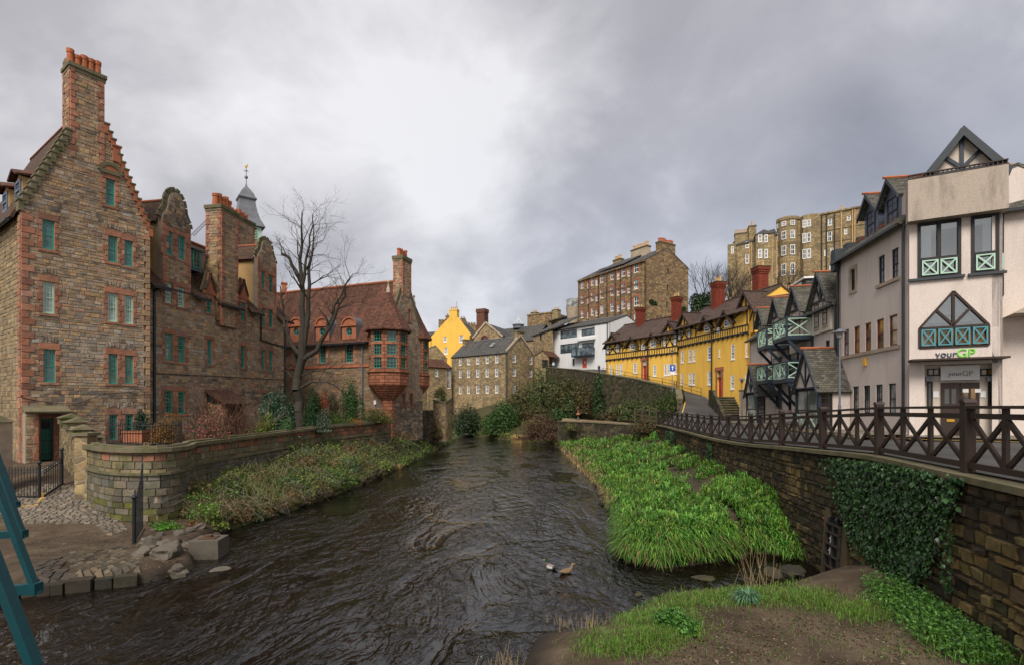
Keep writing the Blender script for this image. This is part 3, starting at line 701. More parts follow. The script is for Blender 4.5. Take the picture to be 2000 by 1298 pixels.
# ================================================================ the long wing with shaped dormers
MW_, WW = fit(291,31.2,557,1172,2.2)
wing = thing('dormered_wing', 'long brown stone wing with curved dormer gables and tall red-cornered chimney', 'building', MW_)
def wu(px, py, d=0): return uz(MW_, px, py, d)
def build_wing():
 ez = (wu(298,552)[1] + wu(540,617)[1]) / 2
 D1 = (wu(317,500)[0], wu(372,500)[0]); D2 = (wu(503,560)[0], wu(539.5,560)[0])
 def shaped(a, b, top, sh):
  m, w = (a + b) / 2, b - a; h = top - sh
  pr = [(.5,0),(.46,.14),(.37,.28),(.30,.44),(.29,.62),(.23,.82),(.12,.95),(.0,1.0)]
  R_ = [(m + w * x, sh + h * y) for x, y in pr]; L_ = [(m - w * x, sh + h * y) for x, y in reversed(pr[:-1])]
  return R_ + L_
 t1 = wu(344,376)[1]; s1 = (wu(317,428)[1] + wu(372,446)[1]) / 2
 t2 = wu(522,470)[1]; s2 = (wu(503,500)[1] + wu(539,517)[1]) / 2
 c1 = shaped(*D1, t1, s1); c2 = shaped(*D2, t2, s2)
 P = [(0,-.8),(WW, -.8),(WW, ez),(D2[1], ez)] + c2 + [(D2[0], ez),(D1[1], ez)] + c1 + [(D1[0], ez),(0, ez)]
 wins = [(322,452,336,498),(347,462,361,507),(322,552,335,592),(347,562,360,600),(322,651,336,703),(347,657,361,706),(322,762,337,806),(347,764,361,807),
   (403.5,584,413,611),(470,592,477.5,627),(403.5,664,413.5,711),(470,675.5,478,718),
   (510,530,517,565),(525,538,533,572),(510,602,516.5,637),(524.5,605,533,640),(510,683,516.5,722),(524.5,685.5,532.5,724),
   (403.5,766,413,803),(509.5,767,519,800),(525,768,534,800)]
 R = [rect(MW_, *w) for w in wins]; rub = []; st = []
 for r in R:
  a, b = surround(*r, jw=.2, lint=.3, bh=.34); st += a; rub.append(b)
 st += quoins(D1[0], ez - .2, s1,1, bh=.38) + quoins(D1[1], ez - .2, s1,-1, bh=.38) + quoins(D2[0], ez - .2, s2,1, bh=.42) + quoins(D2[1], ez - .2, s2,-1, bh=.42)
 wobj = wall(wing, I4, P, R, 'mortar', .4)
 body = coursed(P, rub, BROWN, (.12,.26),(.18,.6), palz=weathered(MW_))
 emit(st + body, I4, MW_, wobj, 300, 'stone')
 for i, r in enumerate(R): sash(wing, I4, *r, 3,6 if i < 8 else 4, 'green_paint' if i not in (2,3) else 'pale_green', random.choice(['glass_blue', 'glass', 'glass_pale']) if i > 3 else 'glass_blue', .06,.085,.042, sill=.06)
 # copings following the shaped gables, cheeks and saddle roofs behind them
 D = 7.5; zr = ez + 4.9
 for (a, b), c, sh, top in ((D1, c1, s1, t1),(D2, c2, s2, t2)):
  mb = MB()
  for (x0, z0),(x1, z1) in zip(c, c[1:]): mb.bar((x0,.14, z0 + .03),(x1,.14, z1 + .03),.62,.15, up=(0,1,0))
  mb.build('coping', 'stone_cap', wing)
  MB().box(a + .01, a + .2,.41,4.2, ez - .1, sh - .05).box(b - .2, b - .01,.41,4.2, ez - .1, sh - .05).build('dormer_cheek', 'harl_cream', wing)
  m = (a + b) / 2; zt = sh + (top - sh) * .78; mb = MB()
  mb.slab([(a - .25,.3, sh - .25),(a - .25,4.6, sh - .25),(m, 4.6, zt),(m, .3, zt)][::-1],.12).slab([(b + .25,.3, sh - .25),(b + .25,4.6, sh - .25),(m, 4.6, zt),(m, .3, zt)],.12)
  r = mb.build('dormer_roof', 'tile_brown', wing)
  MB().tube((m, .3, zt + .03),(m, 4.6, zt + .03),.09, n=8).build('ridge', 'red_dress', r)
 # main roof, swept at the eaves
 mb = MB()
 hw8 = [((R[i][0] + R[i][1]) / 2,(R[i][1] - R[i][0]) / 2 + .3) for i in (8,9)]
 segs = [(-.2, D1[0]),(D1[1], hw8[0][0] - hw8[0][1]),(hw8[0][0] + hw8[0][1], hw8[1][0] - hw8[1][1]),(hw8[1][0] + hw8[1][1], D2[0]),(D2[1], WW + .3)]
 for a, b in segs:
  mb.slab([(a, -.55, ez - .28),(b, -.55, ez - .28),(b, .7, ez + .85),(a, .7, ez + .85)],.12)
 mb.slab([(-.2,.7, ez + .85),(WW + .3,.7, ez + .85),(WW + .3,3.75, zr),(-.2,3.75, zr)],.14)
 mb.slab([(-.2,3.75, zr),(WW + .3,3.75, zr),(WW + .3, D, ez),(-.2, D, ez)],.14)
 rf = mb.build('roof', 'tile_brown', wing)
 MB().tube((-.2,3.75, zr + .03),(WW + .3,3.75, zr + .03),.11, n=8).build('ridge', 'red_dress', rf)
 for a, b in segs: MB().box(a, b, -.68,-.54, ez - .46, ez - .3).build('gutter', 'black_iron', wing)
 MB().box(0, WW, D - .3, D, -.8, ez).box(WW - .3, WW, .42, D - .3,-.8, ez).build('rear_wall', 'rubble_brown', wing)
 MB().prism([(.42,-.8),(D, -.8),(D, ez),(3.75, zr - .2),(.42, ez)], WW, WW + .06, M=Matrix(((0,1,0,0),(1,0,0,0),(0,0,1,0),(0,0,0,1)))).build('end_wall', 'rubble_brown', wing)
 # gutter beam in front of the row under the first dormer
 MB().box(D1[0] - .3, D1[1] + .3,-.5,-.42, ez - .3, ez - .2).build('gutter_beam', 'black_iron', wing)
 # tall chimney on the wall face
 x0, x1 = wu(431,480,-.25)[0], wu(463.5,480,-.25)[0]; zt = (wu(431,404,-.25)[1] + wu(463,424,-.25)[1]) / 2
 zb = wu(447,640)[1]
 stone_stack(wing, MW_, x0, x1,-.3,.95, zb, zt, 5,90, caph=.24, h=.95, pr=.2)
 for (a, b, z0, z1) in ((*[wu(p, 560)[0] for p in (420,431)], zb + .3, wu(426,520)[1]),):
  MB().prism([(a, z0),(x0 + .05, z0),(x0 + .05, z1 + .8),(a, z1)],-.2,.9).build('chimney_shoulder', 'rubble_brown', wing)
 # second stack behind the ridge
 a, b = wu(462.5,450,4.2)[0], wu(497,450,4.2)[0]
 stone_stack(wing, MW_, a, b, 4.2,5.6, zr - 2.0, wu(480,432,4.2)[1],5,40, caph=.2, h=.8, pr=.17, faces='fr')
 # iron ladder against the sky by the stack
 p, q = wu(374,462,3), wu(406,430,3); mb = MB()
 for o in (-.18,.18): mb.tube((p[0],3 + o, p[1]),(q[0],3 + o, q[1]),.025, n=5)
 for i in range(1,10):
  t = i / 10; mb.tube((p[0] + (q[0] - p[0]) * t, 2.82, p[1] + (q[1] - p[1]) * t),(p[0] + (q[0] - p[0]) * t, 3.18, p[1] + (q[1] - p[1]) * t),.018, n=5)
 mb.build('roof_ladder', 'grey_metal', wing)
 # flat-topped roof dormer between first dormer and stack
 r = rect(MW_, 374,490,388,524,1.0)
 d = MB().box(r[0] - .15, r[1] + .2,.95,3.2, r[2] - .2, r[3] + .12).build('box_dormer', 'blue_grey', wing)
 MB().slab([(r[0] - .3,.7, r[3] + .12),(r[1] + .4,.7, r[3] + .12),(r[1] + .4,3.3, r[3] + .5),(r[0] - .3,3.3, r[3] + .5)],.1).build('dormer_roof', 'lead', d)
 sash(d, T((0,.93,0)), *r, 2,4, 'green_paint', 'glass', -.06,.06)
 # little pedimented heads over the eaves windows
 for i in (8,9):
  r = R[i]; m = (r[0] + r[1]) / 2; w = (r[1] - r[0]) / 2 + .34; z = r[3] + .3
  w -= .04; z = max(z, ez - .2)
  hd = MB().prism([(m - w, z),(m + w, z),(m + w, z + .1),(m + w * .5, z + .75),(m + .14, z + 1.5),(m - .14, z + 1.5),(m - w * .5, z + .75),(m - w, z + .1)],-.1,.3).build('dormer_head', 'red_dress', wing)
  mb = MB()
  for (x0_, z0_),(x1_, z1_) in zip([(m + w, z + .1),(m + w * .5, z + .75),(m, z + 1.55)],[(m + w * .5, z + .75),(m, z + 1.55)]): mb.bar((x0_, .06, z0_),(x1_, .06, z1_),.5,.11, up=(0,1,0))
  for (x0_, z0_),(x1_, z1_) in zip([(m - w, z + .1),(m - w * .5, z + .75),(m, z + 1.55)],[(m - w * .5, z + .75),(m, z + 1.55)]): mb.bar((x0_, .06, z0_),(x1_, .06, z1_),.5,.11, up=(0,1,0))
  mb.build('coping', 'stone_cap', hd)
  mb = MB().slab([(m - w, -.2, z + .3),(m - w, 2.5, z + .3),(m, 2.5, z + 1.5),(m, -.2, z + 1.5)][::-1],.1).slab([(m + w, -.2, z + .3),(m + w, 2.5, z + .3),(m, 2.5, z + 1.5),(m, -.2, z + 1.5)],.1)
  mb.build('dormer_roof', 'tile_brown', hd)
 # drainpipes
 x = wu(299,600)[0]; pipe(wing, [(x, -.1,-.5),(x, -.1, ez - .5),(x, -.5, ez - .4)],.07)
 x = wu(555,650)[0]; pipe(wing, [(x, -.1,-.5),(x, -.1, ez - .3)],.08)
 a, b, c = wu(508,612), wu(508,664), wu(555,678); pipe(wing, [(a[0],-.1, a[1]),(b[0],-.1, b[1]),(c[0],-.1, c[1])],.06)
 a, b = wu(300,728), wu(555,741); pipe(wing, [(a[0],-.06, a[1]),(b[0],-.06, b[1])],.025, name='cable')
 # tiled porch behind the shrubs
 a, b = wu(436,780,-1.5)[0], wu(487,780,-1.5)[0]; z = wu(460,787,-1.5)[1]
 po = MB().box(a + .3, a + .5,-1.4,-.001,-.8, z).box(b - .5, b - .3,-1.4,-.001,-.8, z).build('porch', 'rubble_brown', wing)
 MB().slab([(a, -1.7, z),(b, -1.7, z),(b, 0, z + 1.0),(a, 0, z + 1.0)],.14).build('porch_roof', 'tile_brown', po)
build_wing()

# ================================================================ clock tower cupola behind the wing
def build_tower():
 Y = 56.0; X = (481 - 1000) / 1000 * Y; zt = lambda py: EYE + (HY - py) / 1000 * Y
 t = thing('lead_cupola_tower', 'lead-roofed clock tower with gilt weathercock rising behind the stone wing', 'tower', T((X, Y, 0)) @ Matrix.Rotation(math.radians(38),4, 'Z') @ Matrix.Diagonal((.92,.92,1,1)))
 s = .047
 MB().box(-1.5,1.5,-1.5,1.5,2, zt(474)).build('tower_wall', 'rubble_brown', t)
 b = MB().box(-1.38,1.38,-1.38,1.38, zt(474), zt(446)).build('belfry', 'pale_green', t)
 for k in range(4):
  M = Matrix.Rotation(k * math.pi / 2,4, 'Z'); mb = MB().box(-.85,.85,-1.40,-1.37, zt(472), zt(449)); mb.build('louvre_opening', 'black_iron', b, M)
  for i in range(6):
   z = zt(471) + i * .17; MB().slab([(-.85,-1.52, z),(.85,-1.52, z),(.85,-1.38, z + .12),(-.85,-1.38, z + .12)],.03).build('louvre', 'pale_green', b, M)
 q = math.sqrt(2)
 pr = [(1.75, zt(446)),(1.62, zt(441)),(1.28, zt(430)),(1.02, zt(415)),(.90, zt(404)),(.86, zt(398))]
 MB().lathe([(r * q, z) for r, z in pr],4, a0=math.pi / 4).build('spire_skirt', 'lead', t)
 MB().lathe([(r * q, z) for r, z in [(.84, zt(398)),(.84, zt(394)),(.98, zt(391)),(.98, zt(389)),(.82, zt(386)),(.70, zt(380)),(.5, zt(374)),(.24, zt(368)),(.1, zt(364)),(.07, zt(361))]],4, a0=math.pi / 4).build('dome', 'lead', t)
 MB().box(-1.5,1.5,-1.5,1.5, zt(446), zt(445)).build('cornice', 'pale_green', t)
 f = MB().tube((0,0, zt(362)),(0,0, zt(328)),.05,.03,7).lathe([(.02,0),(.16,.08),(.2,.2),(.16,.32),(.02,.4)],8,(0,0, zt(350))).build('finial', 'grey_metal', t)
 mb = MB()
 for k in range(4):
  a = k * math.pi / 2 + .4; mb.tube((0,0, zt(334.5)),(.3 * math.cos(a),.3 * math.sin(a), zt(334)),.025, n=5)
 mb.build('compass_arms', 'black_iron', f)
 MB().lathe([(.02,0),(.14,.1),(.14,.22),(.02,.3)],8,(0,0, zt(350) + .06)).build('gilt_ball', 'gold', f)
 MB().prism([(-.18,.1),(-.05,-.05),(.08,-.03),(.12,.1),(.2,.35),(.1,.45),(.05,.25),(-.08,.18)],-.03,.03).build('weathercock', 'gold', f, T((0,0, zt(328))))
build_tower()

# ================================================================ the hall with oriels
HM, HW = fit(556,50.0,758,-1600,3.0)
hall = thing('oriel_hall', 'red-roofed stone hall with corbelled oriel windows and round-topped dormers above the river wall', 'building', HM)
def hu(px, py, d=0): return uz(HM, px, py, d)
def build_hall():
 GWd = 5.9; ez = (hu(600,664)[1] + hu(720,660)[1]) / 2; m = GWd / 2
 Mr = side_r(HW); Wr = HM @ Mr; ru = lambda px, py, d=0: uz(Wr, px, py, d)
 zr = ru(792,546)[1]
 wins = [(575,681,585.5,711),(623.5,671,637,708),(674,667,690,707)]
 R = [rect(HM, *w) for w in wins]; st = []; rub = []
 for r in R:
  a, b = surround(*r, jw=.3, lint=.35, bh=.4); st += a; rub.append(b)
 P = [(0,-1),(HW, -1),(HW, ez),(0, ez)]
 w = wall(hall, I4, P, R, 'mortar', .35)
 pal = [(.26,.16,.085),(.20,.13,.075),(.155,.11,.07),(.31,.20,.10),(.24,.125,.07)]
 emit(st + coursed(P, rub, pal, (.15,.3),(.25,.75), palz=lambda s, z: pal if random.random() < .86 else DARKS), I4, HM, w, 160, 'stone')
 for r in R: sash(hall, I4, *r, 3,6, 'green_paint', 'glass', .16,.08,.04, split=False)
 MB().box(0, HW - 1.2,-.1,-.07 + .02, R[0][2] - .45, R[0][2] - .2).build('string_course', 'red_dress', hall)
 # gable end with skews
 gw = [rect(Wr, 797.5,605,801,628), rect(Wr, 787,768,791,793), rect(Wr, 801,768,806,793)]
 PG = [(0,-1.5),(GWd, -1.5),(GWd, ez),(m, zr),(0, ez)]
 w2 = wall(hall, Mr, PG, gw, 'mortar', .35); st = []; rub = []
 for r in gw:
  a, b = surround(*r, jw=.22, lint=.3, bh=.35); st += a; rub.append(b)
 emit(st + coursed(PG, rub, GREYS + BROWN[:3] + [(.16,.12,.10)],(.15,.28),(.25,.6), palz=lambda s, z: DARKS if z < 2.2 and random.random() < .8 else GREYS + BROWN[:3]), Mr, Wr, w2,60, 'stone')
 for r in gw: sash(hall, Mr, *r, 1,3, 'dark_wood', 'glass', .14,.05, split=False)
 mb = MB()
 for (x0, z0, x1, z1) in ((-.1, ez - .1, m, zr + .1),(GWd + .1, ez - .1, m, zr + .1)): mb.bar((x0,.15, z0 + .12),(x1,.15, z1 + .12),.6,.26, up=(0,1,0), M=Mr)
 mb.build('skew', 'stone_cap', hall)
 # roof
 mb = MB().slab([(-6,-.45, ez - .15 - .3),(HW - .35,-.45, ez - .45),(HW - .35, m, zr - .05),(-6, m, zr - .05)],.16)
 mb.slab([(-6, m, zr - .05),(HW - .35, m, zr - .05),(HW - .35, GWd + .4, ez - .4),(-6, GWd + .4, ez - .4)],.16)
 rf = mb.build('roof', 'tile_red', hall); MB().tube((-6, m, zr),(HW - .4, m, zr),.12, n=8).build('ridge', 'red_dress', rf)
 MB().box(-6,.0,0,.3,-1, ez - .2).box(-6, HW - .36, GWd - .3, GWd, -1, ez - .2).build('rear_wall', 'rubble_brown', hall)
 for s0, s1 in ((-2.5, HW - 2.0),): MB().box(s0, s1,-.58,-.44, ez - .6, ez - .44).build('gutter', 'black_iron', hall)
 # gable chimney
 c0 = ru(779,520)[0]; c1 = ru(803,520)[0]
 stone_stack(hall, HM, HW - .95, HW + .04, m - .75, m + .75, zr - 1.6, ru(792,508)[1],4,40, caph=.3, h=.75, pr=.17, faces='fr')
 MB().lathe([(.35,0),(.35,.9),(.45,.95),(.45,1.1)],4,(-3.0, m, zr - .1)).build('ridge_stack', 'red_dress', hall)
 # round-topped dormers with a round window
 for cx, rr in ((583,17),(634,17),(686,18)):
  c = hu(cx, 650)[0]; h0 = ez - .1; w_ = .78; zc = hu(cx, 648)[1]
  arc = [(c + w_ * math.cos(a), zc + .55 + w_ * .95 * math.sin(a)) for a in np.linspace(0, math.pi, 13)]
  ring = [(c + .36 * math.cos(a), zc + .36 * math.sin(a)) for a in np.linspace(0,2 * math.pi, 17)[:-1]]
  d = wall(hall, T((0,-.3,0)),[(c - w_, h0),(c + w_, h0)] + arc, [ring], 'red_dress', .25, 'dormer')
  mb = MB(); n = len(arc)
  out = [(c + (w_ + .1) * math.cos(a), zc + .55 + (w_ * .95 + .1) * math.sin(a)) for a in np.linspace(0, math.pi, 13)]
  out = [(c + w_ + .1, h0)] + out + [(c - w_ - .1, h0)]
  for (x0, z0),(x1, z1) in zip(out, out[1:]): mb.add([(x0,-.42, z0),(x1,-.42, z1),(x1,2.2, z1),(x0,2.2, z0)],[(0,3,2,1)])
  mb.build('dormer_roof', 'lead', d, smooth=False)
  mb = MB()
  for (x0, z0),(x1, z1) in zip(arc, arc[1:]): mb.bar((x0,-.34, z0),(x1,-.34, z1),.16,.14, up=(0,1,0))
  mb.box(c - w_ - .1, c + w_ + .1,-.42,-.3, zc + .46, zc + .58); mb.build('dormer_moulding', 'red_dress', d)
  wn = MB(); rg = [(c + .33 * math.cos(a), zc + .33 * math.sin(a)) for a in np.linspace(0,2 * math.pi, 17)]
  for (x0, z0),(x1, z1) in zip(rg, rg[1:]): wn.bar((x0,-.2, z0),(x1,-.2, z1),.05,.07, up=(0,1,0))
  wn.box(c - .02, c + .02,-.22,-.19, zc - .33, zc + .33).box(c - .33, c + .33,-.225,-.195, zc - .02, zc + .02)
  wo = wn.build('window', 'green_paint', d); MB().prism(ring, -.18,-.17).build('pane', 'glass', wo)
 # oriels: octagonal bays on both corners
 def oriel(cx, cy, name, z_e, z_w0, z_b, z_c, R_, apex, stem=-1.5):
  o = MB().lathe([(R_ * .8, z_w0),(R_ * .8, z_e)],8,(cx, cy, 0), a0=math.pi / 8).build(name, 'black_iron', hall)
  for k in range(8):
   a = k * math.pi / 4; hw = R_ * math.sin(math.pi / 8); ap = R_ * math.cos(math.pi / 8)
   M = T((cx, cy, 0)) @ Matrix.Rotation(a, 4, 'Z') @ T((0,-ap, 0))
   wp = M @ Vector((0,0,0));
   if wp.x < HW - .2 and wp.y > .2 and wp.y < GWd - .1: continue
   hz = (z_e - z_w0); rows = [(z_w0 + hz * t0, z_w0 + hz * t1) for t0, t1 in ((.07,.33),(.39,.64),(.70,.94))]
   ww = hw * .62
   fr = wall(o, M, [(-hw, z_w0),(hw, z_w0),(hw, z_e),(-hw, z_e)],[(-ww, ww, a_, b_) for a_, b_ in rows], 'red_ashlar', .18, 'bay_side')
   for a_, b_ in rows: sash(fr, M, -ww, ww, a_, b_, 3,3, 'green_paint', 'glass', .07,.05,.03, split=False)
  rt = [(R_ * 1.04, z_b),(R_ * 1.04, z_w0 - .1),(R_ * 1.1, z_w0 - .1),(R_ * 1.1, z_w0)]
  MB().lathe(rt, 8,(cx, cy, 0), a0=math.pi / 8).build('apron', 'red_ashlar', o)
  n = 9; r1 = R_ * .30
  for i in range(n):
   t0 = i / n; ra = r1 + (R_ * 1.0 - r1) * (t0 + 1 / n) ** .9; za = z_c + (z_b - z_c) * t0; zb_ = z_c + (z_b - z_c) * (t0 + 1 / n)
   MB().lathe([(ra - .08, za + .002),(ra, za + .05),(ra, zb_ - .002)],8,(cx, cy, 0), a0=math.pi / 8).build('corbel_course', 'red_ashlar', o)
  MB().lathe([(r1 * 1.1, stem),(r1 * 1.1, z_c)],8,(cx, cy, 0), a0=math.pi / 8).build('corbel_stem', 'red_ashlar', o)
  r = MB().lathe([(R_ * 1.22, z_e - .12),(R_ * 1.22, z_e),(R_ * .92, z_e + (apex - z_e) * .22),(R_ * .56, z_e + (apex - z_e) * .52),(.1, apex)],8,(cx, cy, 0), a0=math.pi / 8).build('bay_roof', 'tile_red', o)
  MB().lathe([(.2,0),(.16,.5),(.06,.8),(.05,1.0),(.12,1.1),(.12,1.2),(.02,1.3)],8,(cx, cy, apex - .35)).build('finial', 'sand_dress', r)
 z = lambda py: hu(757, py, -.8)[1]
 oriel(HW - .15,.25, 'oriel', z(642), z(724), z(750), z(780),1.75, z(562))
 wd = HM @ Vector((HW, GWd, 0)); z2 = lambda py: EYE + (HY - py) / 1000 * wd.y - 3.0
 oriel(HW - 1.15, GWd + .25, 'oriel', z2(660), z2(731), z2(753), z2(778),1.5, z2(592), z2(786))
 x = hu(709,700)[0]; pipe(hall, [(x, -.12,-1),(x, -.12, ez - .4)],.07, 'grey_metal')
 a = hu(734,785)[0]; MB().box(a - .12, a + .12,-.14,-.03, hu(734,789)[1], hu(734,781)[1]).build('notice', 'white_paint', hall)
build_hall()
# ================================================================ far bank: mill, houses and tenements
def plain_box(par, Mw, W, D, z0, ez, zr, mat, roof, holes_f=(), holes_r=(), holes_l=(), ridge='x', over=.25, th=.2, apex=None):
 """four walls with openings and a saddle roof; ridge 'x' runs along the front, 'y' into the depth"""
 wf = wall(par, I4,[(0, z0),(W, z0),(W, ez),(0, ez)] if ridge == 'x' else [(0, z0),(W, z0),(W, ez),(apex if apex is not None else W / 2, zr),(0, ez)], list(holes_f), mat, .3)
 gb = [(0, z0),(D, z0),(D, ez),(D / 2, zr),(0, ez)] if ridge == 'x' else [(0, z0),(D, z0),(D, ez),(0, ez)]
 wr = wall(par, side_r(W), gb, list(holes_r), mat, .3); wl = wall(par, side_l(D), gb, list(holes_l), mat, .3)
 MB().box(.31, W - .31, D - .3, D - .002, z0, ez - .01).build('rear_wall', mat, par)
 o = over; mb = MB()
 if ridge == 'x':
  k = (zr - ez) / (D / 2)
  mb.slab([(-.05,-o, ez - o * k + .1),(W + .05,-o, ez - o * k + .1),(W + .05, D / 2, zr + .1),(-.05, D / 2, zr + .1)], th)
  mb.slab([(-.05, D / 2, zr + .1),(W + .05, D / 2, zr + .1),(W + .05, D + o, ez - o * k + .1),(-.05, D + o, ez - o * k + .1)], th)
 else:
  a = apex if apex is not None else W / 2
  mb.slab([(-o, -.05, ez - o * (zr - ez) / a + .1),(a, -.05, zr + .1),(a, D, zr + .1),(-o, D, ez - o * (zr - ez) / a + .1)], th)
  mb.slab([(a, -.05, zr + .1),(W + o, -.05, ez - o * (zr - ez) / (W - a) + .1),(W + o, D, ez - o * (zr - ez) / (W - a) + .1),(a, D, zr + .1)], th)
 r = mb.build('roof', roof, par)
 if ridge == 'x': MB().tube((0, D / 2, zr + .12),(W, D / 2, zr + .12),.12, n=6).build('ridge', 'lead', r)
 else: MB().tube((a, 0, zr + .12),(a, D, zr + .12),.12, n=6).build('ridge', 'lead', r)
 return wf, wr, wl, r
def white_sashes(par, M, rects, nx=2, ny=4, gm=None, fm='white_paint', fw=.13, sill=.14, sm='sand_dress', bar=.05):
 for r in rects: sash(par, M, *r, nx, ny, fm, gm or random.choice(['glass', 'glass', 'glass_blue', 'glass_pale']),.1, fw, bar, sill=sill, sillmat=sm)

def build_mill():
 M0, W = fit(990,100.0,882,-200,3.0)
 A = M0 @ Vector((W, 0,0)); B = M0 @ Vector((0,0,0)); M = mkw(A, B)
 t = thing('stone_mill', 'old rubble stone mill with three rows of white windows under a slate roof', 'building', M)
 u = lambda *a: uz(M, *a); ez = u(936,692)[1]; D = 8.6; Wr = M @ side_r(W)
 zr = uz(Wr, 1016,657)[1]
 xs = [(896,901.5),(912,918),(929.5,936),(948,954.5),(966.5,973)]
 rows = [((697.5,713),(690,708)),((721,737),(717.5,735)),((752.5,768.5),(750,767))]
 H = []
 for (a0, a1),(b0, b1) in rows:
  for i, (x0, x1) in enumerate(xs): f = i / 4; H.append(rect(M, x0, a0 + (b0 - a0) * f, x1, a1 + (b1 - a1) * f))
 HR = [rect(Wr, 1001,690,1008,707), rect(Wr, 1034,694.5,1040,711), rect(Wr, 1001,718,1008,734), rect(Wr, 1034,720,1040,736), rect(Wr, 1001,750,1007.5,767)]
 wf, wr, _, r = plain_box(t, M, W, D, -2, ez, zr, 'rubble_mill', 'slate', H, HR)
 white_sashes(t, I4, H, 3,6, 'glass', bar=.045); white_sashes(t, side_r(W), HR, 3,6, 'glass', bar=.045)
 for s, M_ in ((0, I4),(W, I4)):
  q = quoins(s, -1, ez - .2,1 if s == 0 else -1,[(.30,.24,.16),(.2,.17,.12)],.45,(.4,.7),.03)
  mb = MB(); [stone_mesh(mb, x, I4) for x in q]; mb.build('quoins', 'stone', wf, kind='stuff')
 mb = MB()
 for (x0, z0, x1, z1) in ((-.1, ez, D / 2, zr + .2),(D + .1, ez, D / 2, zr + .2)): mb.bar((x0,.1, z0 + .12),(x1,.1, z1 + .12),.5,.25, up=(0,1,0), M=side_r(W))
 mb.build('skew', 'sand_dress', t)
 stack(t, W - .9, W, D / 2 - 1.1, D / 2 + 1.1, zr - .8, zr + .9, 'rubble_mill', 3, h=.01)
 stack(t, 0,.8, D / 2 - 1.0, D / 2 + 1.0, zr - .8, zr + .5, 'rubble_mill', 2, h=.01)
 x = u(945,672)[0]; MB().slab([(x, 1.6, ez + 1.75),(x + 1.0,1.6, ez + 1.75),(x + 1.0,2.4, ez + 2.5),(x, 2.4, ez + 2.5)],.06).build('skylight', 'glass_pale', r)
 pipe(t, [(W - .12,-.1,-1),(W - .12,-.1, ez - .2)],.08, 'black_iron')
build_mill()

def build_yellow_gable():
 Y = 131.0; M, W = mk(841, Y, 918, Y - 4,8.0)
 t = thing('yellow_gabled_house', 'bright yellow gabled house with a yellow chimney behind the stone mill', 'building', M)
 u = lambda *a: uz(M, *a); ap = u(885,622); zl = u(841,662)[1]; zrr = u(918,655)[1]
 H = [rect(M, 866,657,872.5,667), rect(M, 897,654,904.5,668), rect(M, 867,678,874,691), rect(M, 898,677,904.5,690)]
 P = [(0,-4),(W, -4),(W, zrr),(ap[0] + 1.2, ap[1]),(ap[0] - 1.2, ap[1]),(0, zl)]
 wall(t, I4, P, H, 'harl_yellow', .4); white_sashes(t, I4, H, 2,4, 'glass_pale', sm='white_paint', fw=.15)
 wall(t, side_r(W),[(0,-4),(9,-4),(9, zrr),(0, zrr)],[], 'harl_yellow'); wall(t, side_l(9),[(0,-4),(9,-4),(9, zl),(0, zl)],[], 'harl_yellow')
 mb = MB().slab([(-.3,.4, zl - .5),(ap[0],.4, ap[1] - .2),(ap[0],9, ap[1] - .2),(-.3,9, zl - .5)],.2).slab([(ap[0],.4, ap[1] - .2),(W + .3,.4, zrr - .5),(W + .3,9, zrr - .5),(ap[0],9, ap[1] - .2)],.2)
 mb.build('roof', 'slate', t)
 mb = MB()
 for (x0, z0, x1, z1) in ((-.1, zl, ap[0] - 1.1, ap[1]),(W + .1, zrr, ap[0] + 1.1, ap[1])): mb.bar((x0,.2, z0 + .1),(x1,.2, z1 + .1),.5,.3, up=(0,1,0))
 mb.build('skew', 'harl_yellow', t)
 stack(t, u(877.5,610)[0], u(892.5,610)[0],-.02,1.2, ap[1] - .4, u(885,606)[1], 'harl_yellow', 4, 'pot_buff', 'harl_yellow', h=.7)
 x = u(890,600)[0]; MB().tube((x, .6, u(890,604)[1]),(x, .6, u(890,588)[1]),.05, n=5).build('aerial', 'grey_metal', t)
 MB().box(-4.5,-.02,.5,8.5,-4, u(841,655)[1]).build('side_wing', 'harl_yellow', t)
 z = u(841,655)[1]; MB().slab([(-4.8,.2, z),(0,.2, z),(0,4.5, z + 1.7),(-4.8,4.5, z + 1.7)],.2).slab([(-4.8,4.5, z + 1.7),(0,4.5, z + 1.7),(0,8.8, z),(-4.8,8.8, z)],.2).build('wing_roof', 'slate', t)
 # stone turrets and stacks standing behind
 Y2 = 150.0; M2, W2 = mk(856, Y2,936, Y2,8.0)
 b = thing('turreted_house', 'dark stone house with crenellated stacks peeping over the yellow gable', 'building', M2); v = lambda *a: uz(M2, *a)
 MB().box(.6, W2,0,8,-4, v(900,640)[1]).build('wall', 'rubble_grey', b)
 for x0, x1, y0, n in ((857,878,628,4),(895,912,628,3),(914,930,634,3)):
  a, c = v(x0, y0)[0], v(x1, y0)[0]; z = v(x0, y0)[1]
  k = MB().box(a, c, -.5,2,8, z).build('parapet', 'rubble_brown', b)
  for i in range(n): w = (c - a) / n; MB().box(a + i * w, a + i * w + w * .6,-.5,2, z, z + .6).build('merlon', 'rubble_brown', k)
 stack(b, v(870,620)[0], v(877,620)[0],.4,1.6,10, v(870,617)[1], 'rubble_brown', 2, h=.6); stack(b, v(899,620)[0], v(908,620)[0],.4,1.6,10, v(900,622)[1], 'rubble_brown', 2, h=.6)
build_yellow_gable()
def build_brick_stack():
 Y = 127.0; M, W = mk(930.5, Y, 946, Y - 1,8.0); t = thing('brick_chimney_stack', 'tall square dark red brick chimney behind the mill roof', 'chimney', M)
 z = uz(M, 938,603)[1]; MB().box(0, W, 0, W * .9,-3, z).build('shaft', 'brick_stack', t); MB().box(-.12, W + .12,-.12, W * .9 + .12, z - .9, z).build('collar', 'brick_stack', t)
build_brick_stack()
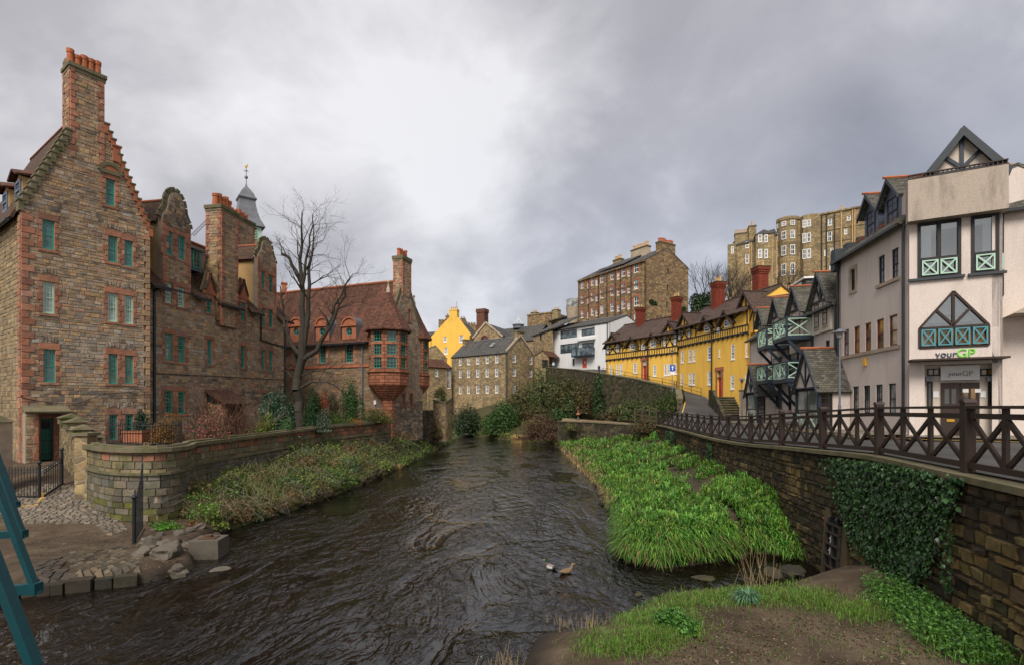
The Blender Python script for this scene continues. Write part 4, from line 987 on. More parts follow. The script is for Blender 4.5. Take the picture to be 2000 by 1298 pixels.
def build_church():
 M, W = mk(924,122,981,119,6.0); t = thing('arched_stone_hall', 'stone hall with round arched window in its gable and slate roof behind the mill', 'building', M)
 u = lambda *a: uz(M, *a); ap = u(949,631); zl = u(924,661)[1]
 c = u(947,664); arc = [(c[0] + 1.0 * math.cos(a), c[1] + 1.0 * math.sin(a)) for a in np.linspace(0, math.pi, 11)]
 op = [(c[0] - 1.0, c[1] - 2.2),(c[0] + 1.0, c[1] - 2.2)] + arc
 P = [(0,-4),(W, -4),(W, zl),(ap[0], ap[1]),(0, zl)]
 wall(t, I4, P, [op], 'rubble_mill'); o2 = [((x - c[0]) * 1.0 + c[0], z) for x, z in op]
 wn = MB().prism(o2,.15,.2).build('window', 'glass', t); mb = MB()
 for (x0, z0),(x1, z1) in zip(arc, arc[1:]): mb.bar((c[0] + (x0 - c[0]) * 1.15,0, c[1] + (z0 - c[1]) * 1.15),(c[0] + (x1 - c[0]) * 1.15,0, c[1] + (z1 - c[1]) * 1.15),.2,.35, up=(0,1,0))
 mb.box(c[0] - .05, c[0] + .05,.1,.16, c[1] - 2.2, c[1] + 1); mb.build('arch', 'red_dress', wn)
 D = 22.0; wall(t, side_r(W),[(0,-4),(D, -4),(D, zl),(0, zl)],[], 'rubble_mill'); wall(t, side_l(D),[(0,-4),(D, -4),(D, zl),(0, zl)],[], 'rubble_mill')
 MB().slab([(-.3,-.1, zl - .2),(ap[0],-.1, ap[1] + .1),(ap[0], D, ap[1] + .1),(-.3, D, zl - .2)],.2).slab([(ap[0],-.1, ap[1] + .1),(W + 5,-.1, zl - 2.5),(W + 5, D, zl - 2.5),(ap[0], D, ap[1] + .1)],.2).build('roof', 'slate', t)
 mb = MB()
 for s, x1 in ((-.1, ap[0]),(W + .2, ap[0])): mb.bar((s, -.08, zl + .1),(x1,-.08, ap[1] + .2),.4,.3, up=(0,1,0))
 mb.build('skew', 'sand_dress', t)
 # second slate roof with a round ventilator on its ridge, running to the right
 M2, W2 = mk(962,126,1046,118,6.0); b = thing('slate_roofed_hall', 'long slate-roofed hall with a round glass ventilator on the ridge', 'building', M2); v = lambda *a: uz(M2, *a)
 za, zb = v(1000,668)[1], v(1005,639,4)[1]
 MB().box(0, W2,0,9,-4, za).build('wall', 'rubble_mill', b)
 MB().slab([(-.2,-.3, za),(W2,-.3, za),(W2,4.5, zb),(-.2,4.5, zb)],.2).slab([(-.2,4.5, zb),(W2,4.5, zb),(W2,9.3, za),(-.2,9.3, za)],.2).build('roof', 'slate', b)
 cx = v(1010,640,4)[0]; vt = MB().lathe([(1.3,0),(1.3,.7),(1.5,.72),(1.5,.95)],12,(cx, 4.5, zb - .3)).build('ventilator', 'grey_metal', b); mb = MB()
 for k in range(6): a = k * math.pi / 3; mb.tube((cx + 1.3 * math.cos(a),4.5 + 1.3 * math.sin(a), zb + .6),(cx, 4.5, zb + 2.2),.04, n=4)
 mb.tube((cx, 4.5, zb + 2.1),(cx, 4.5, zb + 3.0),.05, n=4).build('ventilator_frame', 'white_paint', vt)
build_church()
def build_low_left():
 M, W = mk(836,104,882,108,4.0); t = thing('low_tiled_cottage', 'low rubble cottage with red tiled roof between the oriel hall and the mill', 'building', M); u = lambda *a: uz(M, *a)
 ez = u(860,716)[1]; H = [rect(M, 850,720,856,734.5)]; H2 = [rect(M, 873,719,880,758)]
 wall(t, I4,[(0,-3),(W, -3),(W, ez),(0, ez)], H + H2, 'rubble_mill'); white_sashes(t, I4, H + H2,2,5, 'glass')
 MB().box(0, W, 2.7,3,-3, ez).build('rear_wall', 'rubble_mill', t)
 MB().slab([(-.2,-.3, ez - .1),(W + .1,-.3, ez - .1),(W + .1,3.2, ez + 1.9),(1.5,3.2, ez + 1.9)],.18).build('roof', 'tile_red', t)
 M2, W2 = mk(832,112,873,114,4.0); b = thing('small_stone_gable', 'small blackened rubble gable tucked behind the cottage roof', 'building', M2); v = lambda *a: uz(M2, *a)
 zl, ap = v(840,697)[1], v(851,673); wall(b, I4,[(0,-3),(W2,-3),(W2, v(872,700)[1]),(ap[0], ap[1]),(0, v(832,685)[1])],[], 'rubble_grey')
 MB().slab([(ap[0],.1, ap[1]),(W2 + .2,.1, v(872,700)[1]),(W2 + .2,6, v(872,700)[1]),(ap[0],6, ap[1])],.2).slab([(-.2,.1, v(832,685)[1]),(ap[0],.1, ap[1]),(ap[0],6, ap[1]),(-.2,6, v(832,685)[1])],.2).build('roof', 'slate', b)
build_low_left()
def build_warehouse():
 M, W = mk(1042,110,1078,104,5.0); t = thing('stone_warehouse', 'rubble warehouse with a dark loading door left of the white modern house', 'building', M); u = lambda *a: uz(M, *a)
 ez = u(1058,647)[1]; H = [rect(M, 1053.5,649,1059,665)]
 wall(t, I4,[(0,-3),(W, -3),(W, ez - .3),(0, ez - .6)], H, 'rubble_mill'); sash(t, I4, *H[0],1,2, 'black_wood', 'glass', .15,.1)
 wall(t, side_l(9),[(0,-3),(9,-3),(9, ez - .6),(0, ez - .6)],[], 'rubble_mill')
 MB().slab([(-.4,-.3, ez - .5),(W + 1.0,-.3, ez + .1),(W + .6,7, ez + 3.3),(.4,7, ez + 3.3)],.25).build('roof', 'slate', t)
 M2, W2 = mk(1044,103,1071,101,5.0); b = thing('gabled_lean_to', 'little stone gable with a wide dark doorway beside the mill', 'shed', M2); v = lambda *a: uz(M2, *a)
 ap = v(1060,684); z0 = v(1050,694)[1]; d = rect(M2,1058.5,702,1070,718)
 wall(b, I4,[(0,-3),(W2,-3),(W2, z0 - .2),(ap[0], ap[1]),(0, z0)],[d], 'rubble_mill'); MB().box(d[0], d[1],.2,.25, d[2], d[3]).build('door', 'black_wood', b)
 MB().slab([(-.2,-.1, z0),(ap[0],-.1, ap[1] + .1),(ap[0],4, ap[1] + .1),(-.2,4, z0)],.15).slab([(ap[0],-.1, ap[1] + .1),(W2 + .2,-.1, z0 - .3),(W2 + .2,4, z0 - .3),(ap[0],4, ap[1] + .1)],.15).build('roof', 'tile_red', b)
 # old house with big stacks on the skyline
 M3, W3 = mk(1030,175,1090,168,12.0); c = thing('skyline_house', 'square brown house with two pale-potted chimneys on the skyline', 'building', M3); w = lambda *a: uz(M3, *a)
 z = w(1060,613)[1]; MB().box(0, W3 * .78,0,9,-6, z).build('wall', 'rubble_brown', c); MB().box(-.2, W3 * .78 + .2,-.2,9.2, z, z + .4).build('cornice', 'rubble_grey', c)
 stack(c, w(1035,610)[0], w(1045,610)[0],.5,2.5, z - .5, w(1040,610)[1], 'rubble_grey', 4, 'pot_buff', h=.9); stack(c, w(1076,610)[0], w(1088,610)[0],.5,2.5, z - 3, w(1082,605)[1], 'rubble_grey', 4, 'pot_buff', h=.9)
 MB().slab([(W3 * .7,-.5, z - 2.6),(W3 * 1.9,-.5, z - .6),(W3 * 1.9,9, z + .4),(W3 * .7,9, z - 1)],.3).build('side_roof', 'slate', c)
 # glass viewing drum at the tenement's foot
 p = gp(1133,128, py=602); g = thing('glass_lookout', 'round glass balustrade on a brown drum beside the tenement', 'lookout', T((p.x - 1.5, p.y, p.z)))
 MB().lathe([(1.5,-4),(2.0,-.5),(2.1,.1)],20).build('drum', 'sand_dress', g); MB().lathe([(2.0,.1),(2.0,2.1)],20).build('balustrade', 'glass_pale', g)
build_warehouse()
def build_white_house():
 M0, W = fit(1190,95.0,1072.5,111,11.0); A = M0 @ Vector((W, 0,0)); B = M0 @ Vector((0,0,0)); M = mkw(A, B)
 t = thing('white_modern_house', 'white rendered modern house with ribbon windows and a dark balcony', 'building', M); u = lambda *a: uz(M, *a)
 ez = (u(1080,645)[1] + u(1160,634)[1]) / 2; D = 11.0; Wr = M @ side_r(W); zr = uz(Wr, 1210,613)[1]
 wins = [(1094,644.5,1127,660),(1135.5,641,1163,655),(1170,637,1178.6,653.7),(1094,670.5,1130.5,688.7),(1137,669,1160,690),(1170,667,1178.6,683),(1166,697,1176,716),(1118,700,1122,714)]
 H = [rect(M, *w) for w in wins]; dr = rect(M, 1137,698.5,1146,718)
 wf, wr, _, r = plain_box(t, M, W, D, -6, ez, zr, 'harl_white', 'slate', H + [dr],[], ridge='x')
 nxs = [4,3,1,5,2,1,1,1]
 for h, n in zip(H, nxs): sash(t, I4, *h, n, 1, 'navy_wood', 'glass_blue', .12,.12,.1, split=False)
 d = MB().box(dr[0], dr[1],.18,.24, dr[2], dr[3]).build('door', 'orange_door', t); MB().box(dr[0] + .4, dr[0] + .75,.16,.178, dr[3] - 1.0, dr[3] - .6).build('notice', 'white_paint', d)
 b = rect(M, 1125,680,1163,696); bl = MB().box(b[0], b[1],-1.3,-.002, b[2], b[2] + .25).build('balcony', 'navy_wood', t)
 MB().box(b[0], b[1],-1.3,-1.24, b[2] + .26, b[3]).box(b[0], b[0] + .06,-1.23,-.002, b[2] + .26, b[3]).box(b[1] - .06, b[1],-1.23,-.002, b[2] + .26, b[3]).build('balustrade', 'glass_blue', bl)
 mb = MB()
 for i in range(5): x = b[0] + (b[1] - b[0]) * i / 4; mb.box(x - .05, x + .05,-1.36,-1.31, b[2], b[3] + .05)
 mb.box(b[0], b[1],-1.37,-1.2, b[3] + .05, b[3] + .14).build('handrail', 'navy_wood', bl)
 c = rect(M, 1130,660,1166,668); MB().box(c[0], c[1],-.7,-.002, c[2] + .35, c[3]).build('bay_head', 'harl_white', t)
 x = u(1164,650)[0]; MB().box(x, W, -.35,-.002,-6, ez - .05).build('projection', 'harl_white', t)
 pipe(t, [(W - .12,-.45,-2),(W - .12,-.45, ez - .3)],.09); MB().box(-.1, W + .1,-.5,-.36, ez - .22, ez - .06).build('gutter', 'black_iron', t)
build_white_house()
def build_tenement():
 M0, W = fit(1260.5,105.0,1129,363,20.0); A = M0 @ Vector((W, 0,0)); B = M0 @ Vector((0,0,0)); M = mkw(A, B)
 t = thing('brown_tenement', 'tall brown rubble tenement with long chimneys standing on the hill', 'building', M); u = lambda *a: uz(M, *a)
 ez = (u(1130,548)[1] + u(1259,507)[1]) / 2; D = 13.4; Wr = M @ side_r(W); zr = uz(Wr, 1303,484)[1]
 z0 = lambda px, py: u(px, py)
 cols = [(1137,1.0),(1149,.75),(1157,1.0),(1165,.75),(1175.5,1.1),(1195.5,1.1),(1207.5,.8),(1217.5,1.1),(1228,.8),(1242.5,1.35)]
 f = ez - u(1242,523.5)[1]; st = u(1242,523.5)[1] - u(1242,556)[1]; H = []
 for k in range(4):
  for i, (px, w) in enumerate(cols):
   s = u(px, 560)[0]; off = -.9 if i in (1,3,6,8) else .0; zc = ez - f - k * st + off * .6
   hh = 1.0 if i not in (1,3,6,8) else .8
   H.append((s - w * .52, s + w * .52, zc - hh, zc + hh))
 HR = [rect(Wr, 1303,525,1306.5,535), rect(Wr, 1302,557,1305.5,567), rect(Wr, 1301,590,1304.5,600)]
 wf, wr, _, r = plain_box(t, M, W, D, -8, ez, zr, 'rubble_brown', 'slate', H, HR, ridge='x')
 for h in H: sash(t, I4, *h, 2,2, 'white_paint', random.choice(['glass', 'glass', 'glass_pale', 'glass_blue']),.1,.14,.06, sill=.16, sillmat='sand_dress')
 mb = MB()
 for h in H: mb.box(h[0] - .22, h[0] - .001,-.03,.05, h[2], h[3]).box(h[1] + .001, h[1] + .22,-.03,.05, h[2], h[3]).box(h[0] - .3, h[1] + .3,-.035,.05, h[3] + .002, h[3] + .3)
 mb.build('window_margins', 'red_dress', wf, kind='stuff')
 for h in HR: sash(t, side_r(W), *h, 1,2, 'dark_wood', 'glass', .1,.1, split=True)
 for px in (1150.5,1169,1186,1202,1212,1233): x = u(px, 560)[0]; pipe(t, [(x, -.1,-8),(x, -.1, ez - .2)],.09)
 for z in (ez - st * 1.35,): MB().box(-.03, W - .01,-.06,-.002, z, z + .22).build('string_course', 'rubble_brown', t)
 MB().box(0, W, -.35,-.002, ez - .35, ez - .12).build('eaves_course', 'rubble_brown', t)
 stack(t, W - 1.1, W + .03, D / 2 - 2.4, D / 2 + 2.4, zr - 3, zr + .9, 'rubble_brown', 8, h=.9, r=.2)
 x = u(1207,500)[0]; stack(t, x - 2.0, x + 2.8, D / 2 - .8, D / 2 + .5, zr - 2.5, zr + 1.7, 'sand_dress', 8, 'pot_buff', h=1.0, r=.2)
 x = u(1166,530)[0]; stack(t, x - 1.2, x + 1.2, D / 2 - .6, D / 2 + .6, zr - 2, zr + .9, 'rubble_grey', 4, 'pot_buff', h=.9, r=.2)
 x = u(1160,530)[0]; MB().slab([(x, .5, ez + .8),(x + 9,.5, ez + .8),(x + 9, D / 2, zr + .5),(x, D / 2, zr + .5)],.12).build('raised_roof', 'slate', r)
build_tenement()
def build_terrace():
 # two facades with bays, high on the hill
 M, W = mk(1518,122,1705,111,26.0); t = thing('bay_windowed_terrace', 'high grey-brown terrace with round and square bays and pale downpipes on the hilltop', 'building', M); u = lambda *a: uz(M, *a)
 zt = (u(1560,426)[1] + u(1660,412)[1]) / 2
 wins = [(1617,427,1625,441),(1616,452,1625,472),(1609.5,487,1614,500),(1622,483,1628,498),(1620,515,1629,531),(1654,420.5,1662,431),(1649,443,1655,458),(1593,454,1599.5,473),(1593,485,1599,504),(1593,516,1599,532)]
 H = [rect(M, *w) for w in wins]
 wall(t, I4,[(0,-16),(W, -16),(W, zt),(0, zt)], H, 'rubble_grey', .35); white_sashes(t, I4, H, 2,2, fw=.16, bar=.06)
 MB().box(0, W, .36,12,-16, zt - .2).build('block', 'rubble_grey', t); MB().box(-.1, W + .1,-.25,12.2, zt, zt + .35).build('parapet', 'rubble_grey', t)
 for z in (u(1610,473)[1], u(1610,441)[1] - 1.0): MB().box(0, W, -.12,-.002, z - .25, z).build('string_course', 'rubble_grey', t)
 # round bay
 c = (u(1538,450)[0],.6); R = 2.35; zr_ = u(1538,433)[1]
 bay = MB().lathe([(R, -16),(R, zr_),(R * 1.06, zr_),(R * 1.06, zr_ + .7)],20,(c[0], c[1],0)).build('round_bay', 'rubble_grey', t)
 for k, a in enumerate((-62,-12,32)):
  Mb = T((c[0], c[1],0)) @ Matrix.Rotation(math.radians(a),4, 'Z') @ T((0,-R + .02,0))
  for y0, y1 in ((436,445),(455,471),(483,502),(518,541)):
   za, zb = u(1538, y1)[1], u(1538, y0)[1]; sash(bay, Mb, -.5,.5, za, zb, 2,2, 'white_paint', random.choice(['glass_pale', 'glass']),-.12,.14,.06)
 # canted bay
 a, b = u(1562,450)[0], u(1603,450)[0]; zc = u(1580,422)[1]
 Q = [(a, .1),(a + .9,-1.2),(b - 1.2,-1.2),(b, .1)]
 cb = MB().add([(x, y, -16) for x, y in Q] + [(x, y, zc) for x, y in Q],[(0,1,5,4),(1,2,6,5),(2,3,7,6),(4,5,6,7)]).build('canted_bay', 'rubble_grey', t)
 for x0, x1, ys in ((1567.5,1575,((430,445),(456,475),(487,506))),(1576.5,1584,((429.5,443),(455,473),(486,505)))):
  for y0, y1 in ys: r = rect(M, x0, y0, x1, y1,-1.2); sash(cb, T((0,-1.2,0)), *r, 2,2, 'white_paint', random.choice(['glass_pale', 'glass']),-.1,.14,.06)
 x = u(1643,410)[0]; stack(t, x - 1.2, x + 1.4,1,4, zt - 1, u(1643,409)[1], 'rubble_grey', 5, 'pot_buff', h=1.0, r=.2)
 x = u(1565,430)[0]; stack(t, x - .6, x + .8,3,5, zt - 1, zt + .6, 'rubble_grey', 3, 'pot_buff', h=.9, r=.18)
 for px, m in ((1605, 'black_iron'),(1630, 'black_iron'),(1614.5, 'black_iron'),(1643, 'pot_buff'),(1665, 'pot_buff'),(1669.5, 'pot_buff')): x = u(px, 450)[0]; pipe(t, [(x, -.2,-14),(x, -.2, zt - .2)],.12, m)
 # left-hand house of the terrace
 M2, W2 = mk(1436,121,1519,118,26.0); b = thing('hipped_bay_house', 'grey-brown stone house with square bay under a pointed slate hip and two broad chimneys', 'building', M2); v = lambda *a: uz(M2, *a)
 zt2 = v(1470,465)[1]; wins = [(1456,471,1463,485),(1456,496,1463,515)]; H = [rect(M2, *w) for w in wins]
 wall(b, I4,[(0,-16),(W2,-16),(W2, zt2),(0, zt2 - 1.2)], H, 'rubble_grey', .35); white_sashes(b, I4, H, 2,2, fw=.16)
 MB().box(0, W2,.36,11,-16, zt2 - 1.6).build('block', 'rubble_grey', b)
 MB().slab([(-.2,-.2, zt2 - 1.4),(W2,-.2, zt2 + .2),(W2,5, zt2 + 3.2),(-.2,5, zt2 + 1.0)],.25).build('roof', 'slate', b)
 x0, x1 = v(1476,480,-1.5)[0], v(1512,480,-1.5)[0]; zb = v(1495,457,-1.5)[1]
 by = MB().box(x0, x1,-1.5,.35,-16, zb).build('square_bay', 'rubble_grey', b); xm = (x0 + x1) / 2
 MB().add([(x0 - .2,-1.7, zb),(x1 + .2,-1.7, zb),(x1 + .2,3, zb),(x0 - .2,3, zb),(xm, .6, v(1497,446,0)[1])],[(0,1,4),(1,2,4),(2,3,4),(3,0,4)]).build('hip_roof', 'slate', by)
 for X0, X1 in ((1480.5,1488.5),(1493,1499.5)):
  for y0, y1 in ((458.5,474),(487,505)): r = rect(M2, X0, y0, X1, y1,-1.5); sash(by, T((0,-1.5,0)), *r, 2,2, 'white_paint', 'glass_pale' if X0 < 1490 else 'glass', -.12,.16,.06)
 x = v(1449,455)[0]; stack(b, x - 1.4, x + 1.5,1.5,3.5, zt2 - 2, v(1449,452)[1], 'rubble_grey', 6, 'pot_buff', h=1.0, r=.17)
 x = v(1467,455)[0]; stack(b, x - .4, x + 1.2,1.0,8.0, zt2 - 2, v(1470,439)[1], 'rubble_grey', 8, 'pot_buff', h=1.0, r=.18)
 for px in (1437.5,1464,1467.5,1506,1516): x = v(px, 480)[0]; pipe(b, [(x, -1.62 if px == 1506 else -.1,-14),(x, -1.62 if px == 1506 else -.1, zt2 - 1.0)],.1, 'pot_buff')
 M3, W3 = mk(1421,121,1437,120,26.0); MB().box(0, W3,0,8,-16, uz(M3,1428,477)[1]).build('low_wing', 'rubble_grey', b, M2.inverted() @ M3)
 r = rect(M3,1428,482,1433,496); sash(b, M2.inverted() @ M3, *r, 2,2, 'white_paint', 'glass_pale', -.1,.14)
build_terrace()
# ================================================================ right bank: the yellow timbered row
TIMB = 'black_wood'
def timber_band(par, s0, s1, z0, z1, step, y=-.1, name='timber_band'):
 """jettied band of short studs: dark beams and every stud"""
 MB().box(s0, s1, y - .03,.02, z0, z0 + .16).build('bressummer', TIMB, par); MB().box(s0, s1, y - .02,.02, z1 - .13, z1).build('rail', TIMB, par)
 n = max(2, round((s1 - s0) / step)); me = None
 for i in range(n + 1):
  x = s0 + (s1 - s0 - .1) * i / n
  mb = MB().box(0,.1, y, .02, z0 + .162, z1 - .132)
  if me is None: o = mb.build('stud', TIMB, par); me = o.data
  else: o = bpy.data.objects.new('stud', me); COL.objects.link(o); o.parent = par
  o.location.x = x
 me = None
 for i in range(n // 2 + 1):
  x = s0 + (s1 - s0 - .14) * i / (n // 2)
  if me is None: o = MB().box(0,.14, y - .1,.0, z0 - .16, z0 - .003).build('joist_end', TIMB, par); me = o.data
  else: o = bpy.data.objects.new('joist_end', me); COL.objects.link(o); o.parent = par
  o.location.x = x
def timber_gable(par, s0, s1, zb, ap, yb, roofm, depth, barge='dark_wood', over=.4, fill='harl_yellow', wins=(), y=-.12, plan='x'):
 """framed gable standing forward of the roof, with barge boards and its own saddle roof"""
 m = (s0 + s1) / 2; w = (s1 - s0) / 2
 g = MB().prism([(s0, zb),(s1, zb),(s1, yb - .2),(m, ap - .2),(s0, yb - .2)], y, .25).build('gable', fill, par)
 mb = MB(); k = (ap - yb) / w
 for sg in (-1,1): mb.slab([(m + sg * (w + over), y - .3, yb - over * k),(m, y - .3, ap),(m, depth, ap),(m + sg * (w + over), depth, yb - over * k)][::1 if sg < 0 else -1],.14)
 r = mb.build('gable_roof', roofm, g); MB().tube((m, y - .5, ap + .03),(m, depth, ap + .03),.07, n=6).build('ridge', roofm, r)
 for sg in (-1,1): MB().prism([(m, ap + .02),(m + sg * (w + over), yb - over * k + .02),(m + sg * (w + over), yb - over * k - .26),(m, ap - .32)][::-1 if sg > 0 else 1][::-1], y - .38, y - .31).build('barge_board', barge, g)
 return g
def frame_bars(par, segs, y=-.12, w=.12, name='timber', mat=TIMB):
 for (x0, z0, x1, z1) in segs: MB().bar((x0, y - .01, z0),(x1, y - .01, z1), w, .08, up=(0,1,0)).build(name, mat, par)
def red_stack(par, x0, x1, y0, z0, z1, npot, M=None):
 w = x1 - x0; d = w * .95; c = MB().box(x0, x1, y0, y0 + d, z0, z1 - w * .75).build('chimney', 'brick_red', par)
 n = 4
 for i in range(n):      # vertical ribs on the shaft
  x = x0 + w * (i + .15) / n; MB().box(x, x + w / n * .7, y0 - .09, y0 - .001, z0 + .6, z1 - w * .75).build('rib', 'brick_red', c)
  yy = y0 + d * (i + .15) / n; MB().box(x0 - .09, x0 - .001, yy, yy + d / n * .7, z0 + .6, z1 - w * .75).build('rib', 'brick_red', c)
 e = w * .08; zz = z1 - w * .75
 for k, (o, h) in enumerate(((.06,.15),(.11,.2),(.17,.3))): MB().box(x0 - o, x1 + o, y0 - o, y0 + d + o, zz, zz + h * w - .004).build('oversail', 'brick_red', c); zz += h * w
 MB().box(x0 - .22, x1 + .22, y0 - .22, y0 + d + .22, zz, zz + .08).build('chimney_cap', 'stone_cap', c)
 pots(c, npot, x0, x1, y0 + d / 2, zz + .08, w * .1, w * .55, 'pot_buff')
def yellow_block(name, label, M, W, u, jz, top_sag, ridge, eave, gables, dormers, wins_up, wins_lo, doors, stacks, base, joint, D=7.5, extra_pipe=()):
 t = thing(name, label, 'building', M)
 H = [rect(M, *w) for w in wins_lo]; HD = [rect(M, *d) for d in doors]; HU = [rect(M, *w) for w in wins_up]
 wall(t, I4,[(0, base),(W, base),(W, jz + .02),(0, jz + .02)], H + HD, 'harl_yellow', .3)
 wall(t, T((0,-.07,0)),[(0, jz + .02),(W, jz + .02),(W, eave),(0, eave)], HU, 'harl_yellow', .3, 'upper_wall')
 wall(t, side_l(D),[(0, base),(D, base),(D, eave),(D / 2, ridge),(0, eave)],[], 'harl_yellow'); wall(t, side_r(W),[(0, base),(D, base),(D, eave),(D / 2, ridge),(0, eave)],[], 'harl_yellow')
 for h in H: sash(t, I4, *h, 2,4, 'white_paint', random.choice(['glass', 'glass_pale', 'glass_blue']),.015,.1,.045, sill=.1)
 for h in HU: sash(t, T((0,-.07,0)), *h, 2,4, 'white_paint', random.choice(['glass', 'glass_pale']),-.02,.1,.045)
 for h in HD:
  d = MB().box(h[0], h[1],.15,.2, h[2], h[3] - .75).build('door', 'red_door', t); MB().box(h[0], h[1],.14,.2, h[3] - .7, h[3]).build('fanlight', 'glass_pale', d)
  MB().box(h[0] - .3, h[0] - .001,-.05,.1, h[2], h[3]).box(h[1] + .001, h[1] + .3,-.05,.1, h[2], h[3]).box(h[0] - .4, h[1] + .4,-.09,.1, h[3] + .002, h[3] + .4).box(h[0], h[1],-.02,.14, h[3] - .76, h[3] - .68).build('door_surround', 'red_dress', d)
  mb = MB()
  for i in range(2): mb.box(h[0] + .12 + i * (h[1] - h[0]) * .48, h[0] + (h[1] - h[0]) * (.42 + i * .48),.13,.149, h[2] + .25, h[2] + 1.0)
  mb.build('door_panel', 'red_door', d)
 bh = joint
 timber_band(t, 0, W, jz, jz + bh, .42)
 rows = []
 xs = sorted([.05, W - .15] + [h[0] - .08 for h in HU] + [h[1] + .08 for h in HU])
 for x in xs: rows.append((x, jz + bh, x, eave))
 for a, b in zip(xs, xs[1:]):
  if b - a > 1.0 and not any(h[0] < (a + b) / 2 < h[1] for h in HU):
   rows.append((a, jz + bh, b, eave) if random.random() < .5 else (b, jz + bh, a, eave)); m = (a + b) / 2; rows.append((m, jz + bh, m, eave))
 frame_bars(t, rows, -.1,.11)
 MB().box(0, W, -.14,-.072, eave - .14, eave - .002).build('wall_plate', TIMB, t)
 # roof with swept eaves
 o = .75; k = (ridge - eave) / (D / 2); mb = MB()
 mb.slab([(-.1,-o, eave - o * .55),(W + .1,-o, eave - o * .55),(W + .1,.6, eave + .55),(-.1,.6, eave + .55)],.15)
 mb.slab([(-.1,.6, eave + .55),(W + .1,.6, eave + .55),(W + .1, D / 2, ridge),(-.1, D / 2, ridge)],.15)
 mb.slab([(-.1, D / 2, ridge),(W + .1, D / 2, ridge),(W + .1, D + o, eave - o * .6),(-.1, D + o, eave - o * .6)],.15)
 rf = mb.build('roof', 'tile_purple', t); MB().tube((-.1, D / 2, ridge + .03),(W + .1, D / 2, ridge + .03),.1, n=6).build('ridge', 'tile_purple', rf)
 for (x0, x1, apx, apy) in gables:
  s0, s1 = u(x0,660)[0], u(x1,660)[0]; m = (s0 + s1) / 2; ap = u(apx, apy, -.6)[1]; w = (s1 - s0) / 2; yb = ap - w * 1.15
  g = timber_gable(t, s0, s1, jz + bh, ap, min(yb, eave + .6), 'tile_purple', D / 2)
  zb = jz + bh + .02; yb = min(yb, eave + .6); zm = (zb + yb) / 2
  frame_bars(g, [(s0 + .06, zb, s0 + .06, yb),(s1 - .06, zb, s1 - .06, yb),(s0, yb, s1, yb),(m - w * .45, yb, m - w * .45, yb + (ap - yb) * .5),(m + w * .45, yb, m + w * .45, yb + (ap - yb) * .5),(m, yb, m, ap - .3),
                       (m - w * .5, zb, m + w * .5, yb),(m + w * .5, zb, m - w * .5, yb),(m - w * .5, zb, m - w * .5, yb),(m + w * .5, zb, m + w * .5, yb),(s0, zm, s1, zm)],-.16,.11)
  for sx in (s0 + w * .1, s1 - w * .48): sash(g, T((0,-.16,0)), sx + .04, sx + w * .38, zb + .1, yb - .1,2,4, 'white_paint', 'glass', -.03,.09,.04)
 for (cx, apy, wd) in dormers:
  s = u(cx, apy)[0]; ap = u(cx, apy, -.4)[1]; w = wd / 2; yb = ap - w * 1.2
  d = MB().prism([(s - w, jz + bh),(s + w, jz + bh),(s + w, yb - .12),(s, ap - .2),(s - w, yb - .12)],-.1,2.2).build('dormer', 'harl_yellow', t); mb = MB(); k2 = (ap - yb) / w; ov = .4
  for sg in (-1,1): mb.slab([(s + sg * (w + ov),-.6, yb - ov * k2),(s, -.6, ap),(s, 3.2, ap),(s + sg * (w + ov),3.2, yb - ov * k2)][::1 if sg < 0 else -1],.12)
  mb.build('dormer_roof', 'tile_purple', d)
  for sg in (-1,1): MB().prism([(s, ap + .02),(s + sg * (w + ov), yb - ov * k2 + .02),(s + sg * (w + ov), yb - ov * k2 - .25),(s, ap - .3)][::1 if sg > 0 else -1][::-1],-.68,-.61).build('barge_board', 'dark_wood', d)
  sash(d, T((0,-.1,0)), s - w * .55, s + w * .55, jz + bh + .15, yb + .05,2,4, 'white_paint', 'glass', -.06,.1,.045)
  MB().bar((s + w + ov + .05,.1, yb - ov * k2 + .25),(s + w + ov - .2,2.6, ap - .2),.12,.03).build('flashing', 'lead', d)
 for (x0, x1, yt, dd, n) in stacks:
  c = u((x0 + x1) / 2, yt, dd); Yc = (M @ Vector((c[0], dd, 0))).y; w_ = (x1 - x0) / 1000 * Yc / 1.36; red_stack(t, c[0] - w_ / 2, c[0] + w_ / 2, dd - w_ / 2, ridge - 2.2, c[1], n)
 for px in extra_pipe: x = u(px, 700)[0]; pipe(t, [(x, -.15, base),(x, -.15, eave)],.08)
 return t, rf
